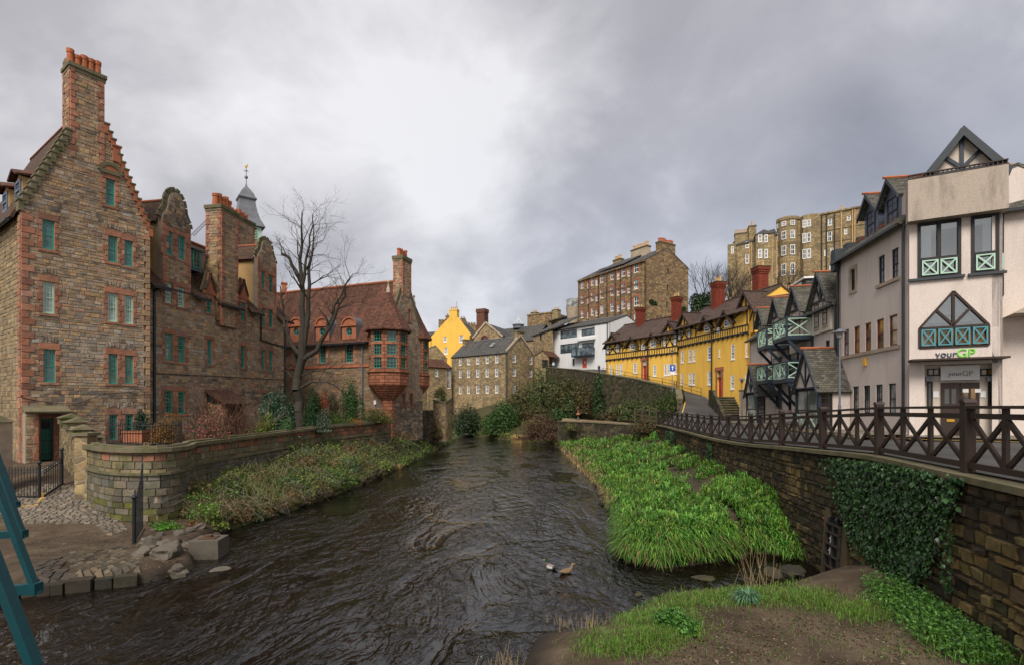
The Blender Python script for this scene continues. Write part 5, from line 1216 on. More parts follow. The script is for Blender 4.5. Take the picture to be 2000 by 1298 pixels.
def build_yellow():
 M0, W = fit(1325,65.0,1184,357,7.0); A = M0 @ Vector((W, 0,0)); B = M0 @ Vector((0,0,0)); M = mkw(A, B); u = lambda *a: uz(M, *a)
 jz = (u(1190,703)[1] + u(1320,689)[1]) / 2; eave = jz + 2.9; ridge = (u(1240,631,3.7)[1] + u(1325,616,3.7)[1]) / 2
 yellow_block('timbered_yellow_house', 'yellow half-timbered house with two gables uphill beside the white modern house', M, W, u, jz, 0, ridge, eave,
  [(1185,1212,1196.5,649),(1296,1324,1305,627)],[(1237,655.5,1.75),(1277.5,648,1.75)],
  [(1253.5,672,1261.5,683)],
  [(1190.5,712.5,1195,730),(1204,710.5,1208.4,730),(1211,710,1215.5,730),(1237,708,1243.7,728),(1276,712,1281.7,733.7),(1297,710,1302,732.6),(1303.6,709,1308,732),(1317.5,707.6,1322,729.5)],
  [(1256,703,1262.7,744)],[(1243,1259,601,3.0,2),(1312.5,1331,580,3.0,3)],-6,.95, extra_pipe=(1267,))
 M0, W = fit(1463,52.0,1325,772,3.7); A = M0 @ Vector((W, 0,0)); B = M0 @ Vector((0,0,0)); M2 = mkw(A, B); v = lambda *a: uz(M2, *a)
 jz = (v(1330,677)[1] + v(1460,650.5)[1]) / 2; eave = jz + 2.6; ridge = (v(1365,603,3.7)[1] + v(1450,581,3.7)[1]) / 2
 yellow_block('timbered_yellow_house', 'taller yellow half-timbered house with red door and large chimneys above the steps', M2, W, v, jz, 0, ridge, eave,
  [(1326,1352,1334,609)],[(1383.5,614,1.9),(1423,603,1.9)],
  [(1401,640,1407.5,650)],
  [(1330,685,1335,707.6),(1345,682,1350,706),(1353,681,1357.7,705),(1382,676,1390,702),(1404,680,1406.5,696),(1428,672,1435,701),(1456,667,1461,696),(1329.5,728,1334,750),(1345,728,1349.4,751),(1351,727,1357,751),(1382,724,1389,750.5),(1427,732,1434,759),(1455,730,1460,754.5)],
  [(1401.5,723,1409.5,776)],[(1391,1415.5,551,3.0,4)],-1.5,.9, extra_pipe=(1392,))
 # third gable, at the near end, with its own roof turned towards the river
 M3, W3 = fit(1452,53.5,1470,900,3.7); w = lambda *a: uz(M3, *a)
 t = thing('timbered_end_gable', 'steep yellow timbered gable with the largest red chimney above the white balconies', 'building', M3)
 jz3 = w(1460,652)[1]; ap = w(1466,566)[1]; a, b = w(1444,620)[0], w(1476,620)[0]; yb = ap - (b - a) / 2 * 1.25
 MB().box(a, b + 1.0,.3,6.5,-1, yb - .7).build('block', 'harl_yellow', t)
 g = timber_gable(t, a, b, jz3, ap, yb, 'tile_purple', 7.0, over=.5); m = (a + b) / 2; q = (b - a) / 2
 frame_bars(g, [(a + .06, jz3, a + .06, yb),(b - .06, jz3, b - .06, yb),(a, yb, b, yb),(m, yb, m, ap - .3),(m - q * .5, yb, m - q * .5, yb + (ap - yb) * .45),(m + q * .5, yb, m + q * .5, yb + (ap - yb) * .45),(m, jz3, m, yb),(m, jz3, b, yb)],-.16,.12)
 sash(g, T((0,-.16,0)), m - q * .75, m - q * .15, yb - 2.0, yb - .25,2,4, 'white_paint', 'glass', -.03,.1,.045)
 c = w(1486,521,5); w_ = .0275 * 58 / 1.3; red_stack(t, c[0] - w_ / 2, c[0] + w_ / 2,5.0 - w_ / 2, yb, c[1],4)
build_yellow()

# ================================================================ white timbered houses with balconies, and the surgery building on the same line
HMx, HWx = fit(1772,21.0,1464,1168,3.6)
_A = HMx @ Vector((HWx, 0,0)); _B = HMx @ Vector((0,0,0)); RM = mkw(_A, _B)   # x runs from the far end (1464) to the near corner (1772)
ru_ = lambda *a: uz(RM, *a)
S = lambda px, py=700, d=0: ru_(px, py, d)[0]
def x_panel(par, x0, x1, y, z0, z1, mat, M=None, w=.05, rail=True):
 """square baluster panel with crossed bars"""
 mb = MB(); up = (0,1,0)
 f = MB().box(x0, x0 + w, y - .03, y + .03, z0, z1).box(x1 - w, x1, y - .03, y + .03, z0, z1).box(x0 + w, x1 - w, y - .028, y + .028, z0, z0 + w).box(x0 + w, x1 - w, y - .028, y + .028, z1 - w, z1).build('panel_frame', mat, par, M)
 MB().bar((x0 + w, y - .004, z0 + w),(x1 - w, y - .004, z1 - w),.05, w, up=up).build('cross_bar', mat, f, M); MB().bar((x0 + w, y + .006, z1 - w),(x1 - w, y + .006, z0 + w),.05, w, up=up).build('cross_bar', mat, f, M)
 return f
def gable_dormer(par, s, ap, w, zb, depth, roofm, fill, barge, wins=2, over=.24, y=-.15, k=1.3, timber=True, gm='glass', wh=None, fm='black_wood'):
 yb = ap - w * k
 g = MB().prism([(s - w, zb),(s + w, zb),(s + w, yb - .1),(s, ap - .15),(s - w, yb - .1)], y, depth * .6).build('dormer', fill, par); mb = MB()
 for sg in (-1,1): mb.slab([(s + sg * (w + over), y - .2, yb - over * k),(s, y - .2, ap),(s, depth, ap),(s + sg * (w + over), depth, yb - over * k)][::1 if sg < 0 else -1],.1)
 r = mb.build('dormer_roof', roofm, g); MB().tube((s, y - .4, ap + .03),(s, depth, ap + .03),.06, n=6).build('ridge', 'pot', r)
 for sg in (-1,1): MB().prism([(s, ap + .03),(s + sg * (w + over), yb - over * k + .03),(s + sg * (w + over), yb - over * k - .13),(s, ap - .19)][::1 if sg > 0 else -1][::-1], y - .29, y - .22).build('barge_board', barge, g)
 if timber: frame_bars(g, [(s - w, yb, s + w, yb),(s, yb, s, ap - .25),(s, yb, s - w * .45, yb + (ap - yb) * .5),(s, yb, s + w * .45, yb + (ap - yb) * .5)], y - .03,.1, mat=barge)
 wh = wh or 1.3
 if wins == 2:
  for o in (-.28,.28): sash(g, T((0, y, 0)), s + o * w * 1.6 - .26, s + o * w * 1.6 + .26, yb - .1 - wh, yb - .1,2,4, fm, gm, -.03,.05,.025, sill=.08, sillmat='sand_dress')
 elif wins == 1: sash(g, T((0, y, 0)), s - w * .62, s + w * .62, yb - .08 - wh, yb - .08,2 if wh < 1.6 else 1,4 if wh < 1.6 else 1, fm, gm, -.03,.06,.028, split=wh < 1.6)
 return g
def build_balcony_house():
 t = thing('balcony_house', 'white house with dark timber dormers and pale green cross-braced balconies', 'building', RM)
 W = S(1637) - .02; ez = (ru_(1562,618)[1] + ru_(1637,585)[1]) / 2; D = 8.0
 wins = [(1612.5,664,1620.5,702),(1504.5,765,1510,795),(1515,764,1520,794),(1539.5,762,1546,800),(1553,760,1559,798),(1476,740,1480,760)]
 H = [rect(RM, *w) for w in wins]
 big = [rect(RM, 1505,692,1513,716), rect(RM, 1541,683,1557,740)]
 P = [(0,-.5),(W, -.5),(W, ez),(0, ez)]
 wall(t, I4, P, H + big, 'harl_pink', .3); wall(t, side_l(D),[(0,-.5),(D, -.5),(D, ez),(D / 2, ez + 3.6),(0, ez)],[], 'harl_pink')
 MB().box(.3, W, D - .3, D, -.5, ez).build('rear_wall', 'harl_pink', t)
 for h in H: sash(t, I4, *h, 2,4, 'black_wood', 'glass_blue', .03,.055,.028, sill=.12, sillmat='sand_dress')
 for h in big: sash(t, I4, *h, 2,1, 'maroon', 'glass_pale', .03,.08,.05, split=False)
 mb = MB().slab([(-.1,-.3, ez - .2),(W, -.3, ez - .2),(W, D / 2, ez + 3.6),(-.1, D / 2, ez + 3.6)],.14).slab([(-.1, D / 2, ez + 3.6),(W, D / 2, ez + 3.6),(W, D + .3, ez - .2),(-.1, D + .3, ez - .2)],.14)
 rf = mb.build('roof', 'slate_mossy', t); MB().tube((-.1, D / 2, ez + 3.63),(W, D / 2, ez + 3.63),.08, n=6).build('ridge', 'pot', rf)
 MB().box(0, W, -.42,-.3, ez - .32, ez - .2).build('gutter', 'black_iron', t)
 # dormers left to right
 for apx, apy, w, n, wh, gm in ((1477.5,602,.85,2,.8, 'glass'),(1506.6,581,1.0,1,1.7, 'glass_pale'),(1543,560,1.1,1,1.9, 'glass_pale'),(1590,532,1.2,2,1.35, 'glass')):
  s, ap = ru_(apx, apy, -.5); gable_dormer(t, s, ap, w, ez - 1.5 if wh < 1.6 else ez - 2.2,4.0, 'slate_mossy', 'render_cream', 'barge_grey', n, wh=wh, gm=gm, k=1.35, fm='black_wood' if n == 2 else 'maroon')
 # balconies: upper right, upper left, lower right, lower left
 def balcony(px0, px1, py0, py1, out, mat, brace):
  a, b = S(px0,660,-out), S(px1,660,-out); z0, z1 = ru_((px0 + px1) / 2, py1,-out)[1], ru_((px0 + px1) / 2, py0,-out)[1]; h = z1 - z0
  dk = MB().box(a, b, -out, -.002, z0 - .1, z0 + .12).build('balcony', 'navy_wood', t)
  for x in (a, b - .1): MB().box(x, x + .1,-out - .02,-out + .09, z0 + .122, z1 + .1).build('post', 'navy_wood', dk)
  MB().box(a, b, -out - .03,-out + .1, z1 + .1, z1 + .17).box(a, a + .1,-out + .1,-.01, z1 + .1, z1 + .17).box(b - .1, b, -out + .1,-.01, z1 + .1, z1 + .17).build('handrail', 'navy_wood', dk)
  n = 2;
  for i in range(n): w = (b - a - .2) / n; x_panel(dk, a + .1 + i * w, a + .1 + (i + 1) * w - .02,-out + .04, z0 + .16, z1 + .08, mat)
  x_panel(dk, .1, out - .02,0, z0 + .16, z1 + .08, mat, M=T((b - .05,0,0)) @ Matrix(((0,1,0,0),(-1,0,0,0),(0,0,1,0),(0,0,0,1))))
  x_panel(dk, .1, out - .02,0, z0 + .16, z1 + .08, mat, M=T((a + .05,0,0)) @ Matrix(((0,1,0,0),(-1,0,0,0),(0,0,1,0),(0,0,0,1))))
  for x in (a + .1, b - .1): MB().bar((x, -out + .1, z0 - .1),(x, -.05, z0 - brace),.12,.16).build('brace', 'navy_wood', dk); MB().box(x - .08, x + .08,-.1,-.003, z0 - brace - .2, z0 - .11).build('wall_post', 'navy_wood', dk)
 balcony(1509,1536,630,664,1.5, 'pale_green', 1.6); balcony(1479,1497,648,680,1.5, 'pale_green', 1.6)
 balcony(1509,1536,712,744,1.5, 'pale_green', 1.6); balcony(1477,1497,718,746,1.5, 'pale_green', 1.6)
 # gabled porches
 def porch(apx, apy, bx0, bx1, by, out):
  s, ap = ru_(apx, apy, -out); a, b = S(bx0, by, -out), S(bx1, by, -out); zb = ru_((bx0 + bx1) / 2, by, -out)[1]; m = (a + b) / 2
  p = MB().prism([(a, zb),(b, zb),(m, ap)],-out, -.1).build('porch', 'render_cream', t); mb = MB(); k = (ap - zb) / (m - a); o = .2
  for sg in (-1,1): mb.slab([(m + sg * (m - a + o),-out - .1, zb - o * k),(m, -out - .1, ap + .1),(m, -.01, ap + .1),(m + sg * (m - a + o),-.01, zb - o * k)][::1 if sg < 0 else -1],.1)
  r = mb.build('porch_roof', 'slate_mossy', p); MB().tube((m, -out - .3, ap + .13),(m, 0, ap + .13),.07, n=6).build('ridge', 'pot', r)
  for sg in (-1,1): MB().prism([(m, ap + .12),(m + sg * (m - a + o), zb - o * k + .02),(m + sg * (m - a + o), zb - o * k - .14),(m, ap - .1)][::1 if sg > 0 else -1][::-1],-out - .18,-out - .11).build('barge_board', 'navy_wood', p)
  frame_bars(p, [(a - .1, zb, b + .1, zb),(m, zb, m, ap - .2),(m, zb + .1, m - (m - a) * .5, zb + (ap - zb) * .5),(m, zb + .1, m + (m - a) * .5, zb + (ap - zb) * .5)],-out - .02,.08, mat='navy_wood')
  for x in (a + .06, b - .06): MB().box(x - .07, x + .07,-out, -out + .14,-.6, zb - .06).build('post', 'navy_wood', p)
  w = sash(p, T((0,-out, 0)), a + .2, b - .2,.95, zb - .1,2,1, 'black_wood', 'glass_pale', .03,.06,.05, split=False)
  x_panel(p, a + .2, m, -out + .05,-.1,.9, 'pale_green'); x_panel(p, m + .02, b - .2,-out + .05,-.1,.9, 'pale_green')
  MB().box(a + .12, b - .02,-out * .55,-.02,-.6, zb - .05).build('porch_wall', 'harl_pink', p)
  for i in range(6): MB().box(b - .06, b - .02,-out + .1,-out * .55,.1 + i * .3,.16 + i * .3).build('lattice', 'black_wood', p)
  MB().box(b - .07, b - .01,-out * .55 - .1,-out * .55 - .002,-.6, zb - .06).build('post', 'black_wood', p)
 porch(1574,684,1553,1598,757,1.5); porch(1471,713,1457,1478,766,1.3)
 # little white box dormer on the roof behind
 p = ru_(1555,560,5.5); d = MB().box(p[0] - 1.3, p[0] + 2.2,5.5,8, p[1] - 1.5, p[1] + .2).build('box_dormer', 'slate', t)
 MB().box(p[0] - 1.45, p[0] + 2.35,5.3,8.2, p[1] + .2, p[1] + .35).build('dormer_roof', 'white_paint', d)
 for o in (-1.0,.35): sash(d, T((0,5.45,0)), p[0] + o, p[0] + o + 1.0, p[1] - 1.0, p[1] + .1,1,1, 'white_paint', 'glass_blue', -.02,.14, split=False)
 for z, x in ((ru_(1563,676)[1], S(1563,676)),): MB().box(x, x + .25,-.12,-.003, z - .2, z + .2).build('meter_box', 'sand_dress', t)
 x = S(1636); pipe(t, [(x - .08,-.09,-.5),(x - .08,-.09, ez - .2)],.06); x = S(1528); pipe(t, [(x, -.09,-.5),(x, -.09, ez - .3)],.05)
 # hand rail and step at the porch door
 a = S(1558,810,-2.0); mb = MB()
 for i in range(7): mb.tube((a - .1 - i * .32,-1.9,-.5),(a - .1 - i * .32,-1.9,.55 - i * .05),.015, n=5)
 mb.tube((a - .1,-1.9,.55),(a - 2.02,-1.9,.25),.02, n=6).build('hand_rail', 'black_iron', t)
build_balcony_house()

GPM, GPW = fit(1776,20.8,1958,-870,3.6)
gpu = lambda *a: uz(GPM, *a)
def build_surgery():
 t = thing('surgery_building', 'cream roughcast surgery building with gabled corner tower and lettering over its door', 'building', RM)
 s0 = S(1637) + .02; s1 = HWx; D = 8.0; ez = (ru_(1637,505)[1] + ru_(1771,431)[1]) / 2
 top = [(1662,526,1671,568),(1716,499.5,1728,555),(1741.5,485.5,1755,545)]
 mid = [(1647.5,643,1658,694),(1668,637,1679,689),(1689.6,630.6,1701,684.7),(1712,623.5,1726,680),(1736.5,615,1752.7,675)]
 bot = [(1647,755,1656.6,805),(1666,753.6,1677,805),(1687,752,1699,806),(1710.6,750,1723.6,807),(1735.5,748,1750,808)]
 HT, HM_, HB = [[rect(RM, *w) for w in g] for g in (top, mid, bot)]
 za, zb = np.mean([h[2] for h in HM_]), np.mean([h[3] for h in HM_]); HM_ = [(h[0], h[1], za, zb) for h in HM_]
 za, zb = np.mean([h[2] for h in HB]), np.mean([h[3] for h in HB]); HB = [(h[0], h[1], za, zb) for h in HB]
 wall(t, I4,[(s0,-.6),(s1,-.6),(s1, ez),(s0, ez)], HT + HM_ + HB, 'harl_pink', .3)
 MB().box(s0, s1,-.04,-.003,-.6,.15).build('plinth', 'render_cream', t)
 MB().box(s0, s1 + 2, D - .3, D, -.6, ez).build('rear_wall', 'harl_pink', t)
 wall(t, T((s0,0,0)) @ side_l(D),[(0,-.6),(D, -.6),(D, ez),(D / 2, ez + 3.4),(0, ez)],[], 'harl_pink')
 for h in HT: sash(t, I4, *h, 2,4, 'black_wood', 'glass_blue', .035,.06,.03)
 for i, h in enumerate(HM_): sash(t, I4, *h, 1,2, 'maroon', 'glass_amber' if i in (1,2,3) else 'glass_pale', .035,.06,.03)
 for i, h in enumerate(HB): sash(t, I4, *h, 3 if i < 4 else 1,4 if i < 4 else 2, 'black_wood', 'glass_pale', .035,.05,.025)
 MB().box(HM_[0][0] - .25, HM_[-1][1] + .2,-.09,-.003, HM_[0][2] - .16, HM_[0][2] - .004).build('sill_band', 'sand_dress', t)
 for h in (HT[0],): MB().box(h[0] - .16, h[0] - .002,-.04,.1, h[2] - .14, h[3] + .16).box(h[1] + .002, h[1] + .16,-.04,.1, h[2] - .14, h[3] + .16).box(h[0] - .001, h[1] + .001,-.042,.1, h[3] + .002, h[3] + .16).box(h[0] - .001, h[1] + .001,-.05,.1, h[2] - .14, h[2] - .002).build('window_margin', 'sand_dress', t)
 MB().box(HT[1][0] - .1, HT[2][1] + .1,-.09,-.003, HT[1][2] - .14, HT[1][2] - .003).build('sill_band', 'sand_dress', t)
 # roof of the wing: mossy slates with pantiles behind the dormers
 zr = ez + 2.0
 wall(t, T((0,0,0)) @ side_r(s1 - .08),[(0, ez - .5),(D, ez - .5),(D, ez),(D / 2, zr - .12),(0, ez)],[], 'harl_pink', .05, 'roof_gable')
 rf = MB().slab([(s0 - .15,-.3, ez - .15),(s1 - .05,-.3, ez - .15),(s1 - .05,.5, ez + .6),(s0 - .15,.5, ez + .6)],.12).slab([(s0 - .15,.5, ez + .6),(s1 - .05,.5, ez + .6),(s1 - .05, D / 2, zr),(s0 - .15, D / 2, zr)],.12).slab([(s0 - .15, D / 2, zr),(s1 - .05, D / 2, zr),(s1 - .05, D + .3, ez - .1),(s0 - .15, D + .3, ez - .1)],.12).build('roof', 'slate_mossy', t)
 for i in range(26):     # pantile rolls
  x = s0 + .9 + i * .2
  if x < s1 - .15: MB().tube((x, .45, ez + .62),(x, D / 2 - .1, zr - .02),.065, n=6).build('pantile', 'pot', rf)
 MB().box(s0, s1 - .05,-.42,-.31, ez - .28, ez - .16).build('gutter', 'black_iron', t)
 for i in range(7):      # dark stepped skew at the far end
  y = -.25 + i * .6; z = ez - .1 + (y + .3) / (D / 2 + .3) * 2.1; MB().box(s0 - .3, s0 + .2, y, y + .66, z - .5, z + .62).build('skew_step', 'barge_grey', t)
 for apx, apy, w in ((1685,381,.62),(1725.5,350,.66)):
  s, ap = ru_(apx, apy, .1); g = gable_dormer(t, s + .05, ap, w, ez - .2,2.9, 'slate_mossy', 'blue_grey', 'barge_grey', 1, over=.2, y=.45, k=1.2, timber=False, gm='glass_blue', wh=1.25)
 for px, y in ((1772.5,-.1),(1637.5,-.08)): x = S(px) - (.12 if px > 1700 else -.1); pipe(t, [(x, y, -.5),(x, y, ez - .2)],.055)
 p = ru_(1691,706); MB().box(p[0] - .12, p[0] + .12,-.09,-.003, p[1] - .18, p[1] + .18).build('alarm_box', 'alarm_yellow', t)
 # ---- corner tower, in its own plane
 K = RM.inverted() @ GPM; W = GPW; tower = MB().box(.02, W - .02,3.2,3.4,-.6,5).build('tower_rear', 'harl_pink', t, K)
 r_ = lambda *a: rect(GPM, *a)
 pz = gpu(1862,704)[1]                      # canopy level
 tri = [(gpu(1795.7,640)),(gpu(1930.7,636)),(gpu(1862,569))]; zt = (tri[0][1] + tri[1][1]) / 2
 xa, xb, xm_ = tri[0][0], tri[1][0], tri[2][0]; zbt = gpu(1862,676)[1]; ap = tri[2][1]
 pent = [(xa, zbt),(xb, zbt),(xb, zt),(xm_, ap),(xa, zt)]
 b1 = r_(1792,432,1877,541); b2 = r_(1896.5,421,1944,533); zs = (b1[2] + b2[2]) / 2; ztop = (b1[3] + b2[3]) / 2
 b1 = (b1[0], b1[1], zs, ztop); b2 = (b2[0], W - .1, zs, ztop)
 boxz0, boxz1 = ztop - .0,(gpu(1782,355)[1] + gpu(1951,336)[1]) / 2
 ent = r_(1806,712,1950,850); ent = (ent[0], ent[1],-.2, pz - .12)
 P = [(0,-.6),(W, -.6),(W, boxz1),(0, boxz1)]
 fw_ = wall(t, K, P, [pent, b1, b2, ent], 'harl_pink', .3, 'tower_wall')
 wall(t, K @ side_r(W),[(0,-.6),(3.4,-.6),(3.4, boxz1),(0, boxz1)],[(.1,.9, zs, ztop)], 'harl_pink', .3, 'tower_side')
 wall(t, K @ side_l(3.4),[(0, ez),(3.4, ez),(3.4, boxz1),(0, boxz1)],[], 'harl_pink', .3, 'tower_side')
 # balcony box over the bay
 bx = MB().box(-.12, W - .12,-.45,-.002, boxz0 + .02, boxz1).box(W - .118, W + .05,-.45,1.25, boxz0 + .02, boxz1).build('balcony_box', 'harl_box', t, K)
 rl = MB().box(-.12, W + .05,-.45,-.36, boxz1 + .17, boxz1 + .21).box(-.12, W + .05,-.45,-.36, boxz1 + .002, boxz1 + .05).build('balcony_rail', 'dark_wood', bx, K)
 n = 22
 for i in range(n + 1): x = -.1 + (W + .1) * i / n; MB().box(x, x + .035,-.43,-.38, boxz1 + .052, boxz1 + .168).build('baluster', 'dark_wood', rl, K)
 MB().box(W - .01, W + .05,-.36,1.2, boxz1 + .17, boxz1 + .21).build('side_rail', 'dark_wood', rl, K)
 # gable over it
 A = gpu(1879,247,-.33); gl = gpu(1797,338,-.33); gr = gpu(1973,341,-.33); zb = (gl[1] + gr[1]) / 2; gm_ = (gl[0] + gr[0]) / 2; w = (gr[0] - gl[0]) / 2; ap2 = A[1]
 gb = MB().prism([(gm_ - w + .2, zb - .6),(gm_ + w - .2, zb - .6),(gm_ + w - .2, zb),(gm_, ap2 - .2),(gm_ - w + .2, zb)],-.05,3.3).build('gable', 'render_cream', t, K)
 mb = MB()
 for sg in (-1,1): mb.slab([(gm_ + sg * (w + .06),-.31, zb - .06),(gm_, -.31, ap2),(gm_, 4.5, ap2),(gm_ + sg * (w + .06),4.5, zb - .06)][::1 if sg < 0 else -1],.12, M=K)
 mb.build('gable_roof', 'slate_mossy', gb)
 for sg in (-1,1): MB().prism([(gm_, ap2 + .02),(gm_ + sg * (w + .08), zb - .05),(gm_ + sg * (w + .08) - sg * .1, zb - .36),(gm_, ap2 - .36)][::1 if sg > 0 else -1][::-1],-.355,-.312).build('barge_board', 'barge_grey', gb, K)
 zt2 = zb + .22
 for (x0, z0, x1, z1) in ((gm_ - w * .8, zt2, gm_ + w * .8, zt2),(gm_, zt2, gm_, ap2 - .4),(gm_, zt2 + .1, gm_ - w * .42, zt2 + (ap2 - zt2) * .42),(gm_, zt2 + .1, gm_ + w * .42, zt2 + (ap2 - zt2) * .42)): MB().bar((x0,-.09, z0),(x1,-.09, z1),.12,.07, up=(0,1,0)).build('timber', 'navy_wood', gb, K)
 sash(gb, K @ T((0,-.1,0)), gm_ - w * .55, gm_ + w * .5, zb - .6, zt2 - .08,2,1, 'maroon', 'glass_pale', -.02,.08,.06, split=False)
 # bay windows with a pale room behind: curtains, clear glass, green crossed panels
 rm = MB().box(.15, W - .15,2.6,2.7, zs - .05, ztop).box(.15, W - .15,.31,2.6, ztop + .002, ztop + .05).box(.15, W - .15,.31,2.6, zs - .06, zs - .01).build('room', 'blind', t, K)
 for b, n in ((b1,2),(b2,1)):
  zm = b[2] + (b[3] - b[2]) * .34; mb = MB().box(b[0], b[0] + .1,-.05,.14, b[2], b[3]).box(b[1] - .1, b[1],-.05,.14, b[2], b[3]).box(b[0] + .1, b[1] - .1,-.05,.14, b[3] - .08, b[3]).box(b[0] + .1, b[1] - .1,-.05,.14, b[2], b[2] + .07).box(b[0] + .1, b[1] - .1,-.06,.14, zm - .05, zm + .05)
  if n == 2: m = (b[0] + b[1]) / 2; mb.box(m - .06, m + .06,-.055,.14, b[2] + .07, b[3] - .08)
  wn = mb.build('bay_window', 'black_wood', t, K)
  ww = (b[1] - b[0] - .2) / n
  for i in range(n):
   x0 = b[0] + .1 + i * ww; x1 = x0 + ww
   MB().box(x0, x1,.04,.046, zm, b[3]).build('pane', 'glass_clear', wn, K); MB().box(x0, x1,.05,.056, b[2], zm).build('pane', 'glass_clear', wn, K)
   x_panel(wn, x0 + .03, x1 - .03,-.07, b[2] + .09, zm - .06, 'pale_green', M=K, w=.045)
  # gathered curtains
  for x0, x1 in (((b[0] + .1, b[0] + .5),) if n == 2 else ((b[1] - .45, b[1] - .1),)):
   V = []; k = 24
   for i in range(k + 1): x = x0 + (x1 - x0) * i / k; y = .13 + .03 * math.sin(i * 1.9); V += [(x, y, zm - .4),(x + (.06 * math.sin(i) if n == 2 else 0), y, b[3])]
   MB().add(V, [(2 * i, 2 * i + 2,2 * i + 3,2 * i + 1) for i in range(k)]).build('curtain', 'curtain', wn, K, smooth=True)
  V = []; k = 40
  for i in range(k + 1): x = b[0] + .1 + (b[1] - b[0] - .2) * i / k; y = .09 + .015 * math.sin(i * 2.3); V += [(x, y, b[3] - .32),(x, y, b[3])]
  MB().add(V, [(2 * i, 2 * i + 2,2 * i + 3,2 * i + 1) for i in range(k)]).build('valance', 'curtain', wn, K, smooth=True)
 MB().box(-.05, b1[1] + .1,-.12,-.003, zs - .1, zs - .002).box(b2[0] - .1, W + .1,-.12,-.003, zs - .1, zs - .002).build('bay_sill', 'barge_grey', t, K)
 x_panel(t, .12,.88,-.04, zs + .08, zs + (ztop - zs) * .32, 'pale_green', M=K @ side_r(W), w=.04); sash(t, K @ side_r(W),.1,.9, zs, ztop, 1,1, 'black_wood', 'glass_blue', .02,.08, split=False)
 # pentagonal window with crossed panels
 zp = zt - .02; up = (0,1,0); mb = MB(); q = .02
 for (x0, z0, x1, z1) in ((xa, zt, xm_, ap),(xb, zt, xm_, ap),(xa, zt, xb, zt),(xm_, zt, xm_, ap),(xm_, zt + .05,(xa + xm_) / 2,(zt + ap) / 2),(xm_, zt + .05,(xb + xm_) / 2,(zt + ap) / 2),(xa, zbt, xa, zt),(xb, zbt, xb, zt),(xa, zbt, xb, zbt)): mb.bar((x0,.02, z0),(x1,.02, z1),.085,.12, up=up)
 pw = mb.build('gable_window', 'dark_wood', t, K)
 MB().prism([(xa, zt),(xb, zt),(xm_, ap)],.05,.056).build('pane', 'glass_clear', pw, K); MB().box(xa, xb, .05,.056, zbt, zt).build('pane', 'glass_amber', pw, K)
 MB().prism([(xa + .35, zt + .22),(xb - .35, zt + .22),(xm_, ap - .05)],.3,.31).build('blind', 'blind', pw, K); MB().box(xa - .1, xb + .1,1.2,1.25, zbt, ap).build('room_wall', 'room_orange', pw, K)
 ww = (xb - xa) / 4
 for i in range(4): x_panel(pw, xa + i * ww + .05, xa + (i + 1) * ww - .03,-.06, zbt + .06, zt - .06, 'teal_x', M=K, w=.05)
 # lettering and sign
 def text(body, px, py, h, mat, y, par, name='lettering', ext=.015):
  cu = bpy.data.curves.new(name, 'FONT'); cu.body = body; cu.size = h; cu.extrude = ext; cu.materials.append(MAT[mat]); ob = bpy.data.objects.new(name, cu); COL.objects.link(ob); bpy.context.view_layer.update(); me = bpy.data.meshes.new_from_object(ob); bpy.data.objects.remove(ob); o = bpy.data.objects.new(name, me); COL.objects.link(o); o.parent = par
  x, z = gpu(px, py, y); o.matrix_local = K @ T((x, y, z)) @ Matrix.Rotation(math.pi / 2,4, 'X'); return o
 text('your', 1827,697,.35, 'letter_dark', -.03, t); text('GP', 1868,697,.46, 'letter_green', -.03, t)
 sg = r_(1837.5,713,1914,741,.2); sb = MB().box(sg[0], sg[1],.2,.26, sg[2], sg[3]).build('sign_board', 'sign_board', t, K)
 text('your', 1852,733,.23, 'letter_dark', .19, sb, ext=.004); text('GP', 1879,733,.27, 'letter_grey', .19, sb, ext=.004); text('your', 1846,620,.22, 'letter_grey', .28, pw, ext=.003); text('GP', 1866,620,.24, 'letter_grey', .28, pw, ext=.003)
 cn = MB().prism([(-.05, pz),(W + .02, pz),(W + .02, pz + .07),(-.05, pz + .07)],-.75,-.003).build('canopy', 'dark_wood', t, K)
 # entrance recess
 eb = MB().box(ent[0], ent[1],.36,.42,-.3, ent[3] + .1).build('entrance_wall', 'render_cream', t, K)
 d = r_(1838,746,1913,852,.3); d = (d[0], d[1],.0, d[3])
 dl = MB().box(d[0],(d[0] + d[1]) / 2 - .01,.28,.35, d[2], d[3]).box((d[0] + d[1]) / 2 + .01, d[1],.28,.35, d[2], d[3]).build('door', 'dark_wood', t, K)
 for i in range(2):
  for j in range(2):
   x = d[0] + .1 + i * (d[1] - d[0]) / 2 + j * .22; MB().box(x, x + .14,.265,.279, d[3] - .85, d[3] - .25).build('pane', 'glass_amber' if i else 'glass', dl, K)
 for px, py in ((1886,762),(1910,762)): x, z = gpu(px, py, .26); MB().box(x - .09, x + .09,.255,.262, z - .07, z + .07).build('notice', 'white_paint', dl, K)
 x, z = gpu(1857,820,.25); MB().box(x - .12, x + .12,.262,.278, z - .05, z + .05).build('letter_box', 'gold', dl, K)
 for x0, x1 in ((1811,1822),(1930,1943)):
  w_ = r_(x0,745, x1,795,.3); sash(t, K @ T((0,.3,0)), *w_, 1,1, 'black_wood', 'glass', .0,.05, split=False)
 for x0, x1 in ((1811.5,1836),(1915,1943)): w_ = r_(x0,719, x1,733,.3); sash(t, K @ T((0,.3,0)), *w_, 2,1, 'black_wood', 'glass_amber', .0,.04,.04, split=False)
 for px in (1828.5,1921): w_ = r_(px - 5.5,763, px + 5.5,775,.3); MB().box(w_[0], w_[1],.33,.355, w_[2], w_[3]).build('plaque', 'white_paint', t, K)
 for px in (1815,1935): w_ = r_(px - 8,735, px + 8,743,.2); MB().box(w_[0], w_[1],.12,.3, w_[2], w_[3]).build('wall_lamp', 'grey_metal', t, K)
